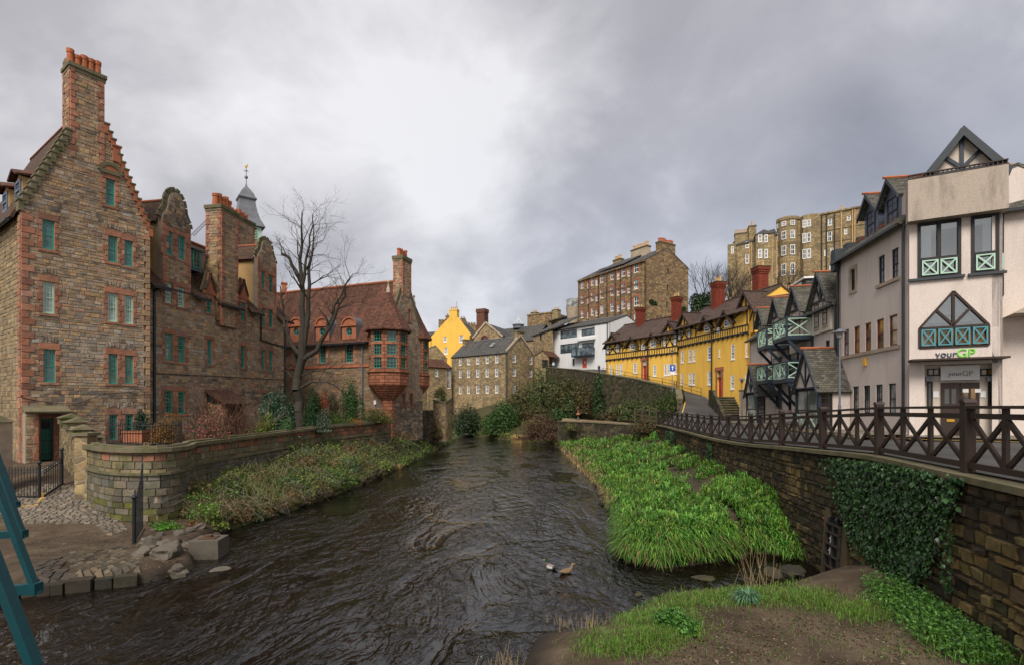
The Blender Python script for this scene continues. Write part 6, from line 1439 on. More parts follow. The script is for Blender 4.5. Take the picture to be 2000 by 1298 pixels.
 MB().box(d[0] - .5, d[1] + .4,-.6,.27,-.6,-.02).box(d[0] - .8, d[1] + .7,-.95,-.61,-.6,-.16).build('doorstep', 'concrete', t, K)
 # recessed range to the right with pantiles, downpipe and a sloping buttress
 Q = K @ T((W + .02,1.3,0)); sx = 6.0; er = gpu(1985,405,1.3)[1]
 wall(t, Q, [(0,-.6),(sx, -.6),(sx, er),(0, er)],[], 'harl_pink', .3, 'side_range')
 mb = MB().slab([(-.2,-.25, er - .1),(sx, -.25, er - .1),(sx, 1.0, er + .9),(-.2,1.0, er + .9)],.12, M=Q).build('side_roof', 'slate_mossy', t)
 zpt = gpu(1990,330,3.0)[1]
 for i in range(24): x = -.1 + i * .22; MB().tube((x, 1.0, er + .95),(x, 1.7, zpt),.075, n=6, M=Q).build('pantile', 'pot', mb)
 MB().slab([(-.2,1.0, er + .9),(sx, 1.0, er + .9),(sx, 1.75, zpt),(-.2,1.75, zpt)],.12, M=Q).build('upper_roof', 'tile_red', mb)
 z1 = gpu(1975,575,1.2)[1]
 pipe(t, [(.32,-.08, er - .2),(.32,-.08, z1),(.1,-.08, z1 - .3),(.1,-.08,-.5)],.05, M=Q)
 MB().prism([(.35, z1 - .9),(3.5, z1 + .9),(3.5, z1 - .95)],-1.2,-.003).build('sloping_soffit', 'harl_box', t, Q)
 MB().box(-.02, sx, -.36,-.25, er - .22, er - .1).build('side_gutter', 'black_iron', t, Q)
build_surgery()
# ================================================================ water, banks, roads
WATER = [(-16,1),(-13.5,10),(-12.4,12.9),(-11.3,13.3),(-9.8,14.0),(-9.4,15.2),(-10.6,17),(-11.1,19.4),(-10.2,23.2),(-9.2,30.6),(-8.6,42.9),(-7.9,58),(-7.6,70),(-8.6,84),(-14,92),(-22,97),
         (-18,104),(-11,92),(-6,83),(0,71.5),(3.2,67.5),(5.3,61),(5.4,50),(5.3,40),(5.1,30),(4.3,22),(3.6,17.5),(3.5,15.9),(4.5,15.2),(6.4,15.8),(8.0,16.8),(9.5,15.6),(8.7,13.9),(7.0,13.3),(5.4,13.0),(3.9,12.9),(2.7,11.9),(1.6,10.9),(.5,10.6),(.2,9.6),(.5,7),(.8,1)]
_W = np.array(WATER, float)
def dist_in(X, Y):
 """distance to the water's edge and whether a point lies in the water (arrays)"""
 X = np.asarray(X, float); Y = np.asarray(Y, float); d = np.full(X.shape, 1e9); ins = np.zeros(X.shape, bool); n = len(_W)
 for i in range(n):
  ax, ay = _W[i]; bx, by = _W[(i + 1) % n]; ex, ey = bx - ax, by - ay
  t = np.clip(((X - ax) * ex + (Y - ay) * ey) / (ex * ex + ey * ey),0,1); d = np.minimum(d, np.hypot(X - ax - t * ex, Y - ay - t * ey))
  c = (ay > Y) != (by > Y); xi = ax + (Y - ay) * ex / (ey if ey else 1e-9); ins ^= c & (X < xi)
 return d, ins
def vnoise(X, Y, s, seed=.0):
 f = lambda a, b: np.sin(a * 1.7 + b * .9 + seed) + np.sin(b * 2.3 - a * 1.1 + seed * 1.7) + np.sin((a + b) * 3.1 + seed * 2.3) * .5 + np.sin(a * 5.3 - b * 4.1 + seed) * .3
 return f(np.asarray(X) / s, np.asarray(Y) / s) / 2.8
sst = lambda t: np.clip(t, 0,1) ** 2 * (3 - 2 * np.clip(t, 0,1))
FENCE = [(3120,3.2,790),(2170,6.2,791),(1890,8.9,792),(1717,12.4,794),(1607,15.3,801),(1527,18.3,806),(1466,21.5,811),(1422,24.8,812),(1389,28.2,811),(1363,31.6,809),(1341,35,807),(1323,38.6,806),(1305,42.4,804),(1285,46.5,803)]
FP = [Vector(((p - 1000) / 1000 * Y, Y, EYE - (y - HY) / 1000 * Y)) for p, Y, y in FENCE]
def xwall(Y): return np.interp(Y, [p.y for p in FP],[p.x for p in FP])
def gz(X, Y):
 X = np.asarray(X, float); Y = np.asarray(Y, float); d, ins = dist_in(X, Y); n1 = vnoise(X, Y, .9); n2 = vnoise(X, Y, .28,2.0)
 # left: quay, ramp and bank
 tl = np.interp(Y, [0,19.3,21.0,24,40,60,90],[.40,.45,1.2,1.5,2.2,2.4,2.4]); sl = np.interp(Y, [0,18.5,21],[.12,.2,1.5])
 ramp = sst((Y - 17.3) / 9.0) * 1.55 * sst((-X - 12.6) / 2.2); qy = (Y < 20.5) | (X < -13.6)
 hl = np.where(qy, .40 * (1 - np.exp(-d / .12)) + ramp + .02 * n1, tl * (1 - np.exp(-d / sl)) + .10 * n1 * np.minimum(d, 1))
 # right: the grass bank
 dw = np.clip(xwall(Y) - X, 0,20); tr = .75 + .9 * np.exp(-dw / 2.2) + np.interp(Y, [15,30,50],[0,.1,.5])
 dip = np.exp(-((X - 9.3) ** 2 / 1.8 + (Y - 16.2) ** 2 / 2.2)) * 1.4
 hr = (tr - dip) * (1 - np.exp(-d / np.interp(Y, [15,20,40],[.35,.6,1.4]))) + .12 * n1 * np.minimum(d, 1)
 # near right: trodden ground
 hf = .95 * (1 - np.exp(-d / 1.3)) + .35 * sst((X - 6) / 3) + .04 * n1 * np.minimum(d, 1) + .015 * n2
 right = np.where(Y < 14.6, hf, hr); h = np.where(X < -3, hl, right)
 bed = -.12 - .4 * (1 - np.exp(-d / 1.0))
 return np.where(ins, bed, h + .0)
def gz1(x, y): return float(gz(np.array([x]), np.array([y]))[0])
def sheet(name, xs, ys, f, mat, kind='structure', keep=None, cols=None):
 X, Y = np.meshgrid(xs, ys); Z = f(X, Y); nx = len(xs); ny = len(ys)
 V = np.stack([X.ravel(), Y.ravel(), Z.ravel()],1); i = np.arange(nx - 1)[None, :] + nx * np.arange(ny - 1)[:, None]; i = i.ravel()
 Fq = np.stack([i, i + 1, i + nx + 1, i + nx],1)
 if keep is not None:
  c = V[Fq].mean(1); Fq = Fq[keep(c[:, 0], c[:, 1])]
 return npmesh(name, V, Fq, mat, None, cols, True, kind)
def build_ground():
 g = MB().add([(-1500,-300,-.8),(1500,-300,-.8),(1500,2500,-.8),(-1500,2500,-.8)],[(0,1,2,3)]).build('ground', 'hillside'); g['kind'] = 'structure'
 # left bank (soil), quay (trodden dirt), grass bank, near bank
 sheet('river_bank', np.arange(-15,-6.4,.2), np.concatenate([np.arange(19.6,46,.2), np.arange(46,100,.6)]), gz, 'soil', keep=lambda x, y: (y > 20) & ~((x < -13.0) & (y < 21)))
 sheet('quay', np.arange(-34,-8.6,.12), np.arange(4,34,.12), gz, 'dirt', keep=lambda x, y: ((y < 20.2) | (x < -13.2)))
 sheet('grass_bank', np.arange(2.5,15.5,.18), np.concatenate([np.arange(14.3,40,.18), np.arange(40,95,.5)]), gz, 'mud', keep=lambda x, y: x < xwall(y) + .4)
 sheet('trodden_path', np.arange(-.5,10.5,.08), np.arange(1,14.6,.08), gz, 'dirt', keep=lambda x, y: x < xwall(y) + .4)
 # water: one sheet with real ripples near the camera
 xs = np.concatenate([np.arange(-30,-14,1.0), np.arange(-14,11,.085), np.arange(11,20,1.5)]); ys = np.concatenate([np.arange(0,7,1.0), np.arange(7,32,.09), np.arange(32,60,.3), np.arange(60,112,.8)])
 def wv(X, Y):
  a = vnoise(X * 1.0 + .35 * np.sin(Y * .9), Y * .7,.27,1.0); b = vnoise(X * .8 + .3 * Y + .2 * np.sin(X * 1.7), Y * 1.1,.14,4.0); c = vnoise(X, Y * .6,1.5,7.0)
  m = vnoise(X * .7, Y * .35,1.4,3.0); k = np.interp(Y, [8,12,18,80],[.3,.6,1.0,1.0]) * np.clip(.62 + .55 * m, .15,1.2)
  return (.015 * a + .008 * b) * k + .006 * c
 sheet('river', xs, ys, wv, 'water')
 fb = lambda X, Y: np.where(dist_in(X, Y)[1],-.4,.1 + 3.6 * (1 - np.exp(-dist_in(X, Y)[0] / 5.0)) + .15 * vnoise(X, Y, 1.5))
 global FB; FB = fb
 sheet('far_bank', np.arange(-45,16,.6), np.arange(58,125,.6), fb, 'soil', keep=lambda x, y: (y > 60) & (~dist_in(x, y)[1] | (dist_in(x, y)[0] < 1.2)))
 # hill behind everything
 ctl = np.array([(-60,60,3),(-60,120,6),(-30,100,3),(-30,140,8),(-14,112,3.5),(0,112,5),(-8,128,7),(4,96,3.5),(8,88,5.5),(10,100,9),(14,106,11.2),(20,100,11.5),(26,86,10.5),(34,74,10),(22,118,20),(30,122,21.5),(42,110,21.5),(40,92,15),(50,100,22),(60,112,26),(75,112,27),(90,105,27),(40,150,24),(0,170,14),(80,160,28),(-60,200,12),(36,60,8),(34,44,6),(30,30,4.5),(60,60,18),(60,30,10),(90,60,22),(20,90,9.5),(15,82,8.3),(12,58,2.6),(8,68,3.0),(13,63,2.8),(17,55,2.6),(16,68.5,5.5),(22,61,4.8),(14.5,76,7.4),(19,57.5,4.6),(11.5,86,8.5)], float)
 def hz(X, Y):
  num = np.zeros(X.shape); den = np.zeros(X.shape)
  for x, y, z in ctl: w = 1.0 / ((X - x) ** 2 + (Y - y) ** 2 + 4) ** 1.6; num += w * z; den += w
  return num / den + .25 * vnoise(X, Y, 2.5)
 wx = lambda y: np.interp(y, [40,46,50,56,62,80,92,99,110,220],[30,30,24,14,9,7,5,-25,-60,-60])
 def hb(X, Y): d, i = dist_in(X, Y); t = sst((d - 3) / 13); return fb(X, Y) * (1 - t) + hz(X, Y) * t - .05
 sheet('hill', np.arange(-80,140,.8), np.arange(26,215,.8), hb, 'hillside', keep=lambda x, y: x > wx(y))
 return hz
HZ = build_ground()
def ribbon(name, L, R, mat, n=40, lift=.0, kind='structure', parent=None):
 """surface between two polylines of equal length"""
 def res(P):
  P = [Vector(p) for p in P]; acc = [0]
  for a, b in zip(P, P[1:]): acc.append(acc[-1] + (b - a).length)
  t = np.linspace(0, acc[-1], n); return np.stack([np.interp(t, acc, [p[k] for p in P]) for k in range(3)],1)
 A, B = res(L), res(R); m = 6; V = np.concatenate([A + (B - A) * k / m for k in range(m + 1)]); V[:, 2] += lift
 F_ = [(k * n + i, (k + 1) * n + i, (k + 1) * n + i + 1, k * n + i + 1) for k in range(m) for i in range(n - 1)]
 return npmesh(name, V, np.array(F_), mat, parent, None, True, kind)
def build_roads():
 fl = [(p.x + .05, p.y, p.z - 1.13) for p in FP]; fl = [(6.2,1.0,3.68)] + fl
 hs = [(32,1.0,3.6),(26,12,3.6),(22.4,18.5,3.55),(17.6,20.3,3.5),(16.4,22,3.5),(17.0,26,3.5),(17.7,30,3.5),(18.5,34,3.55),(19.2,38,3.6),(19.6,41,3.62),(20.2,43.5,3.65),(20.5,46,3.7),(20.6,47.5,3.75)]
 ribbon('road', fl, hs, 'asphalt', 60)
 # pavement along the houses with a kerb
 P = [RM @ Vector((x, .0,0)) for x in np.linspace(-.5, HWx, 12)]; Q = [RM @ Vector((x, -1.7,0)) for x in np.linspace(-.5, HWx, 12)]
 ribbon('pavement', [(p.x, p.y, 3.62) for p in Q],[(p.x, p.y, 3.66) for p in P], 'paving', 30)
 k = MB()
 for a, b in zip(Q, Q[1:]): k.bar((a.x, a.y, 3.54),(b.x, b.y, 3.54),.12,.18)
 k.build('kerb', 'concrete')['kind'] = 'structure'
 G = [GPM @ Vector((x, -1.0,0)) for x in (-.3,1.2,2.6,4.2,7)]; G2 = [GPM @ Vector((x, 1.2,0)) for x in (-.3,1.2,2.6,4.2,7)]
 ribbon('pavement', [(p.x, p.y, 3.625) for p in G],[(p.x, p.y, 3.665) for p in G2], 'paving', 12)
 ln = [RM @ Vector((x, -1.95,0)) for x in np.linspace(0, HWx - .5,14)] + [GPM @ Vector((x, -1.25,0)) for x in (.5,2,4,6)]
 mb = MB()
 for a, b in zip(ln, ln[1:]): mb.bar((a.x, a.y, 3.545),(b.x, b.y, 3.545),.07,.01)
 mb.build('yellow_line', 'line_yellow')['kind'] = 'structure'
 # the lane that climbs past the yellow houses
 L = [gp(1290,46.0, py=828), gp(1325,47.5, py=806), gp(1331,52, py=788), gp(1328,57, py=768), gp(1250,64, py=748), gp(1180,71, py=736), gp(1130,84, py=727), gp(1070,100, py=722)]
 R = [gp(1436,46.0, py=822), gp(1425,48, py=812), gp(1410,52, py=794), gp(1385,57, py=775), gp(1330,65.5, py=759), gp(1186,76.5, py=731), gp(1188,92, py=722), gp(1186,97, py=720)]
 ribbon('lane', L, R, 'asphalt', 40)
 for e, o in ((L, .25),(R, -.25)):
  mb = MB()
  for a, b in zip(e[1:5], e[2:6]):
   u = (b - a).normalized(); n = Vector((-u.y, u.x, 0)) * (-o * 1.4); mb.bar(a + n + Vector((0,0,.05)), b + n + Vector((0,0,.05)),.1,.02)
  mb.build('yellow_line', 'line_yellow')['kind'] = 'structure'
 # wall carrying the lane, thick, of dark rubble under creepers
 W = L[2:]; t = thing('lane_wall', 'dark mossy retaining wall carrying the climbing lane below the yellow houses', 'wall'); mb = MB(); cp = MB()
 for a, b in zip(W, W[1:]):
  u = Vector((b.x - a.x, b.y - a.y, 0)).normalized(); n = Vector((-u.y, u.x, 0)); z0 = 1.5
  q = [a - n * .1, b - n * .1, b + n * .45, a + n * .45]
  mb.add([(p.x, p.y, z0) for p in q] + [(p.x, p.y, (a.z if i in (0,3) else b.z) + .45) for i, p in enumerate(q)],[(0,1,5,4),(1,2,6,5),(2,3,7,6),(3,0,4,7),(4,5,6,7)])
  cp.bar(a + n * .17 + Vector((0,0,.52)), b + n * .17 + Vector((0,0,.52)),.66,.14)
 mb.build('wall', 'rubble_dark', t, uv=True); cp.build('coping', 'stone_cap', t)
 # thin black railings along the lane
 r = thing('lane_railing', 'thin black railing along the climbing lane in front of the yellow houses', 'railing')
 for a, b in zip(R[3:6], R[4:6]):
  d = (b - a); u = Vector((d.x, d.y, 0)).normalized(); n = Vector((u.y, -u.x, 0)); k = max(2, int(d.length / 2.2)); off = Vector((-u.y, u.x, 0)) * .9
  pts = [a + d * i / k + off for i in range(k + 1)]
  for p in pts: MB().tube(p - Vector((0,0,.3)), p + Vector((0,0,1.0)),.035, n=5).build('post', 'black_iron', r)
  for h in (.15,.55,1.0): MB().tube(pts[0] + Vector((0,0, h)), pts[-1] + Vector((0,0, h)),.025, n=5).build('rail', 'black_iron', r)
 # stone steps up to the red door
 A, B = gp(1436,46.3, z=3.6), gp(1404,52.2, z=0)
 s = thing('stone_steps', 'dark stone steps rising to the red door of the yellow house', 'steps', mkw(Vector((gp(1418,46.6, z=3.4))), Vector((gp(1447,46.4, z=3.4)))))
 for i in range(10): o = MB().box(0,1.75, i * .42 + .07,5.6, i * .235, i * .235 + .17).build('step', 'rubble_dark', s, uv=True); MB().box(-.02,1.77, i * .42, i * .42 + .46, i * .235 + .171, i * .235 + .231).build('tread', 'stone_cap', o)
 MB().prism([(-.02,0),(6.0,0),(6.0,3.3),(4.4,3.2),(-.02,.7)],0,.28, M=Matrix(((0,1,0,-.3),(1,0,0,-.3),(0,0,1,-.2),(0,0,0,1)))).build('side_wall', 'rubble_dark', s, uv=True)
 p = gp(1444,45.2, z=3.4); q = gp(1458,44.8, z=3.4)
 b = thing('stone_pier', 'square weathered stone pier at the foot of the steps', 'pier', mkw(p, q)); MB().box(0,(q - p).length, 0,.9,0,2.75).build('shaft', 'sand_dress', b); MB().box(-.06,(q - p).length + .06,-.06,.96,2.75,2.87).build('cap', 'stone_cap', b)
build_roads()

# ---------------------------------------------------------------- walls that follow a curve
class Path:
 def __init__(s, pts, step=.35):
  P = [Vector(p) for p in pts]; Q = []
  for i in range(len(P) - 1):
   p0, p1, p2, p3 = P[max(i - 1,0)], P[i], P[i + 1], P[min(i + 2, len(P) - 1)]; k = max(2, int((p2 - p1).length / step))
   for j in range(k):
    t = j / k; Q.append(.5 * ((2 * p1) + (p2 - p0) * t + (2 * p0 - 5 * p1 + 4 * p2 - p3) * t * t + (3 * p1 - p0 - 3 * p2 + p3) * t ** 3))
  Q.append(P[-1]); s.q = np.array([tuple(p) for p in Q]); s.s = np.concatenate([[0], np.cumsum(np.linalg.norm(np.diff(s.q[:, :2], axis=0), axis=1))]); s.len = s.s[-1]
  t = np.gradient(s.q[:, :2], axis=0); t /= np.linalg.norm(t, axis=1)[:, None]; s.n = np.stack([t[:, 1],-t[:, 0]],1)   # to the right of travel
 def at(s, a, d=.0, z=.0):
  x = np.interp(a, s.s, s.q[:, 0]); y = np.interp(a, s.s, s.q[:, 1]); nx = np.interp(a, s.s, s.n[:, 0]); ny = np.interp(a, s.s, s.n[:, 1])
  return (x + nx * d, y + ny * d, z)
 def z(s, a): return float(np.interp(a, s.s, s.q[:, 2]))
def path_body(P, par, z0, name, mat, th=.45, dz=.0, out=.0, zb=None):
 """solid wall along a path: outer face on the path's right side"""
 mb = MB(); k = max(4, int(P.len / .4)); S_ = np.linspace(0, P.len, k)
 V = []
 for a in S_: zt = P.z(a) + dz; b = zt - zb if zb else z0; V += [P.at(a, out, b), P.at(a, out, zt), P.at(a, -th, zt), P.at(a, -th, b)]
 F_ = []
 for i in range(k - 1):
  for j in range(4): F_.append((i * 4 + j, (i + 1) * 4 + j, (i + 1) * 4 + (j + 1) % 4, i * 4 + (j + 1) % 4))
 F_ += [(0,1,2,3),(4 * k - 1,4 * k - 2,4 * k - 3,4 * k - 4)]
 return mb.add(V, F_).build(name, mat, par)
def path_stones(P, par, z0, dz, pal, ch, cw, proud, mat, nobj, gap=.014, name='stone', palz=None, s0=.0, s1=None, top=None, jit=.008, bev=.016):
 s1 = s1 or P.len; zmax = max(P.z(a) for a in np.linspace(s0, s1,30)) + dz; L = []; z = z0
 while z < zmax - .03:
  h = random.uniform(*ch); s = s0
  while s < s1 - .05:
   w = random.uniform(*cw); e = min(s + w, s1); m = (s + e) / 2; zt = min(P.z(s), P.z(e)) + dz
   if z + .06 < zt: L.append((s + gap / 2, e - gap / 2, z + gap / 2, min(z + h, zt) - gap / 2, random.uniform(*proud), pick(palz(m, z) if palz else pal)))
   s = e
  z += h
 def mesh(mb, st):
  a, b, c, d, p, col = st; J = lambda: random.uniform(-jit, jit); e = min(bev, (b - a) * .25,(d - c) * .25)
  V = [P.at(a, -.09, c), P.at(b, -.09, c), P.at(b, -.09, d), P.at(a, -.09, d)] + [P.at(x + J(), p + J(), zz + J()) for x, zz in ((a + e, c + e),(b - e, c + e),(b - e, d - e),(a + e, d - e))]
  mb.add(V, [(4,5,6,7),(0,1,5,4),(1,2,6,5),(2,3,7,6),(3,0,4,7)][::1], col)
 def key(st):
  x, y, zz = P.at((st[0] + st[1]) / 2,0,(st[2] + st[3]) / 2); px = 1000 + 1000 * x / y; py = HY - (zz - EYE) / y * 1000
  vis = -20 < px < 2020 and py < 1310 and zz > np.interp(y, [0,10,13,15.5,17,20,30,50],[1.2,1.1,.6,.1,.5,1.3,1.6,2.0]) * (1 if x > 0 else .4)
  return (1 if vis else 0,(st[1] - st[0]) * (st[3] - st[2]) / y ** 2)
 L.sort(key=key, reverse=True)
 for st in L[:nobj]: mb = MB(); mesh(mb, st); mb.build(name, mat, par)
 mb = MB()
 for st in L[nobj:]: mesh(mb, st)
 if mb.f: mb.build('stonework', mat, par, kind='stuff')

def build_retaining_wall():
 # right bank wall under the fence; travel from far to near so that the river face is on the right
 P = Path([(p.x - .22, p.y, p.z - 1.16) for p in reversed(FP)] + [(6.1,.8,3.64)],.5)
 t = thing('river_wall', 'dark weathered rubble river wall below the wooden fence', 'wall')
 w = path_body(P, t, -.5, 'wall', 'dark_mortar', .5,-.1,-.04)
 D1 = [(.06,.042,.024),(.036,.027,.018),(.095,.066,.034),(.13,.09,.042),(.055,.05,.02),(.02,.017,.014)]
 D2 = [(.17,.11,.04),(.21,.15,.06),(.12,.08,.033),(.13,.12,.04)]
 def pz(m, z):
  x, y, _ = P.at(m); n = vnoise(np.array([y]), np.array([z]),1.3,3.0)[0] + random.uniform(-.5,.5)
  return D2 if n > (.5 if y > 10.5 else .38) else D1
 path_stones(P, w, -.3,-.12, D1,(.10,.26),(.12,.42),(-.01,.045), 'dark_stone', 300,.01, palz=pz, jit=.02, bev=.03)
 c = path_body(P, t, 0, 'coping', 'stone_cap', .62,.0,.1, zb=.11)
 # fence: posts, rails, crossed bars, every bar its own piece
 f = thing('wooden_fence', 'dark brown wooden fence of crossed bars along the top of the river wall', 'fence')
 Z = Vector((0,0,1))
 for i, p in enumerate(FP):
  d = .16; M = mkw(Vector((p.x, p.y, p.z)), Vector((p.x, p.y, p.z)) + ((FP[i - 1] - p) if i else (p - FP[1])))
  MB().box(-d / 2, d / 2,-d / 2, d / 2,-1.16,.06).build('post', 'dark_wood', f, M)
  MB().prism([(-d / 2 - .015,.06),(d / 2 + .015,.06),(d * .3,.12),(-d * .3,.12)],-d / 2 - .015, d / 2 + .015).build('post_cap', 'dark_wood', f, M)
 for i in range(len(FP) - 1):
  a, b = FP[i], FP[i + 1]; a = a.copy(); b = b.copy(); zt = b.z if i > 1 else a.z
  za = a.z - .0; zb_ = b.z
  u = (b - a).normalized(); n = 3 if i < 6 else 2
  A0, B0 = a + u * .08, b - u * .08
  MB().bar(A0 + Z * -.02, B0 + Z * -.02,.14,.05).build('top_rail', 'dark_wood', f); MB().bar(A0 + Z * -.17, B0 + Z * -.17,.07,.09).build('rail', 'dark_wood', f); MB().bar(A0 + Z * -1.02, B0 + Z * -1.02,.09,.1).build('rail', 'dark_wood', f)
  for k in range(n):
   p, q = A0 + (B0 - A0) * k / n, A0 + (B0 - A0) * (k + 1) / n
   if k: MB().bar(p + Z * -.97, p + Z * -.045,.07,.07, up=(0,1,0)).build('upright', 'dark_wood', f)
   e = u * .03; m1 = (p + q) / 2
   MB().bar(p + e + Z * -.965, q - e + Z * -.215,.05,.075).build('cross_bar', 'dark_wood', f); MB().bar(p + e + Z * -.215 + Vector((u.y, -u.x, 0)) * .02, q - e + Z * -.965 + Vector((u.y, -u.x, 0)) * .02,.05,.075).build('cross_bar', 'dark_wood', f)
 return P
RW = build_retaining_wall()

def build_garden_wall():
 Wp = lambda px, Y, z: ((px - 1000) / 1000 * Y, Y, z)
 t = thing('garden_wall', 'mossy ashlar garden wall with rounded bastion above the quay', 'wall')
 # rough wall from the porch down to the bastion, stepped caps
 R_ = Path([Wp(118,26.2,4.3), Wp(132,24.6,4.1), Wp(150,22.9,3.7), Wp(167,21.3,3.35)],.3)
 rough = [(.26,.19,.10),(.20,.15,.085),(.31,.22,.11),(.15,.12,.07)]
 w0 = path_body(R_, t, .2, 'wing_wall', 'mortar', .5,-.12); path_stones(R_, w0,.3,-.14, rough, (.13,.24),(.18,.45),(.01,.05), 'mossy_stone', 110)
 for k in range(4):
  a = R_.len * (k + .5) / 4; x, y, _ = R_.at(a, -.22); z = R_.z(a); M = mkw(Vector((x, y, z)), Vector((*R_.at(a + .3,-.22)[:2], z)))
  MB().box(-.5,.5,-.38,.38,-.3,.0).add([(-.58,-.45,.0),(.58,-.45,.0),(.58,.45,.0),(-.58,.45,.0),(-.5,.1,.22),(.5,.1,.22)],[(0,1,5,4),(1,2,5),(2,3,4,5),(3,0,4),(3,2,1,0)]).build('wall_cap', 'stone_cap', t, M)
 B_ = Path([Wp(167,21.3,3.2), Wp(185,20.2,3.2), Wp(215,19.35,3.2), Wp(260,18.95,3.2), Wp(310,19.1,3.2), Wp(350,19.9,3.2), Wp(370,20.9,3.2), Wp(376,22.0,3.2), Wp(400,23.0,3.2), Wp(470,25.8,3.22), Wp(560,30.2,3.3), Wp(622,34.0,3.4), Wp(640,35.2,3.42), Wp(700,38.6,3.5), Wp(764,43.2,3.6)],.3)
 ash = [(.20,.165,.10),(.16,.135,.085),(.25,.20,.115),(.13,.115,.07),(.21,.175,.08)]
 gry = [(.17,.145,.11),(.13,.115,.09),(.21,.175,.125),(.105,.095,.075)]
 def pz(m, z):
  if z > 2.72 and random.random() < .62: return RED[:4] if random.random() < .7 else [(.22,.12,.075)]
  if z < 1.05: return [(.13,.13,.03),(.10,.10,.035),(.16,.15,.05)] if random.random() < .6 else gry
  return ash if z > 2.2 else gry
 w = path_body(B_, t, -.2, 'wall', 'mortar', .5,-.1,-.05)
 path_stones(B_, w, .05,-.1, ash, (.2,.3),(.3,.72),(.004,.03), 'mossy_stone', 300, palz=pz)
 c = path_body(B_, t, 0, 'coping', 'stone_cap', .62,.06,.16, zb=.16); path_body(B_, t, 0, 'string_course', 'stone_cap', .1,-.86,.09, zb=.1)
 path_body(B_, t, 0, 'coping_roll', 'stone_cap', .3,.13,-.08, zb=.075)
 p = Vector(Wp(168,21.2,3.3)); MB().box(-.26,.26,-.26,.26,-2.6,.3).build('pier', 'rubble_mill', t, T(p), uv=True); MB().box(-.34,.34,-.34,.34,.3,.42).build('pier_cap', 'stone_cap', t, T(p))
 # garden ground behind it
 L = [B_.at(a, -.4, B_.z(a) - .55) for a in np.linspace(0, B_.len, 26)]
 L = [(x, y, z) for x, y, z in L]; n = len(L); Rr = [(x - 3 - 6.5 * i / n - (0 if i > 8 else (8 - i) * .15), y + 4.5 + 3.5 * (i / n), z + .1) for i, (x, y, z) in enumerate(L)]
 ribbon('garden', L, Rr, 'soil', 40)
 # iron railing round the bastion
 r = thing('iron_railing', 'black iron railing with spear heads on top of the rounded bastion', 'railing')
 S_ = np.arange(.9, B_.len, .16); S_ = [a for a in S_ if 190 < 1000 + 1000 * B_.at(a)[0] / B_.at(a)[1] < 372 and B_.at(a)[1] < 22.3]
 for a in S_: p = Vector(B_.at(a, -.3, B_.z(a) + .12)); MB().tube(p, p + Vector((0,0,.82)),.013, n=5).tube(p + Vector((0,0,.82)), p + Vector((0,0,.92)),.022,.002, n=5).build('bar', 'black_iron', r)
 for h in (.2,.88): MB().path([Vector(B_.at(a, -.3, B_.z(a) + h)) for a in S_[::3]],.016,5).build('rail', 'black_iron', r)
 # ruined stump of wall beyond the hall
 q = Path([gp(846,56, py=782), gp(868,55, py=786), gp(882,57, py=778)],.3); s = thing('stone_buttress', 'rough grey stone buttress standing alone by the water', 'wall')
 w = path_body(q, s, 1.0, 'wall', 'rubble_mill', 1.2); auto_uv(w.data); path_body(q, s, 0, 'coping', 'stone_cap', 1.3,.15,.08, zb=.16)
 q = Path([gp(800,50, py=800), gp(846,55, py=800)],.3); s = thing('garden_end_wall', 'low mossy wall joining the hall to the buttress', 'wall'); w = path_body(q, s, 1.0, 'wall', 'rubble_dark', .6); auto_uv(w.data)
 # terrace wall across the river garden
 q = Path([gp(1089,60, py=822), gp(1150,55, py=824), gp(1230,50, py=829), gp(1284,46.8, py=834)],.4); s = thing('terrace_wall', 'low mossy terrace wall at the head of the grass bank', 'wall')
 w = path_body(q, s, .4, 'wall', 'rubble_dark', .5); auto_uv(w.data); path_body(q, s, 0, 'coping', 'stone_cap', .6,.06,.06, zb=.1)
 ribbon('terrace', [q.at(a, -.3, q.z(a) - .12) for a in np.linspace(0, q.len, 10)],[gp(1100,67, z=3.3), gp(1150,62, z=3.2), gp(1230,57, z=3.0), gp(1290,52, z=2.9)], 'gravel', 20)
 return B_
GW_ = build_garden_wall()

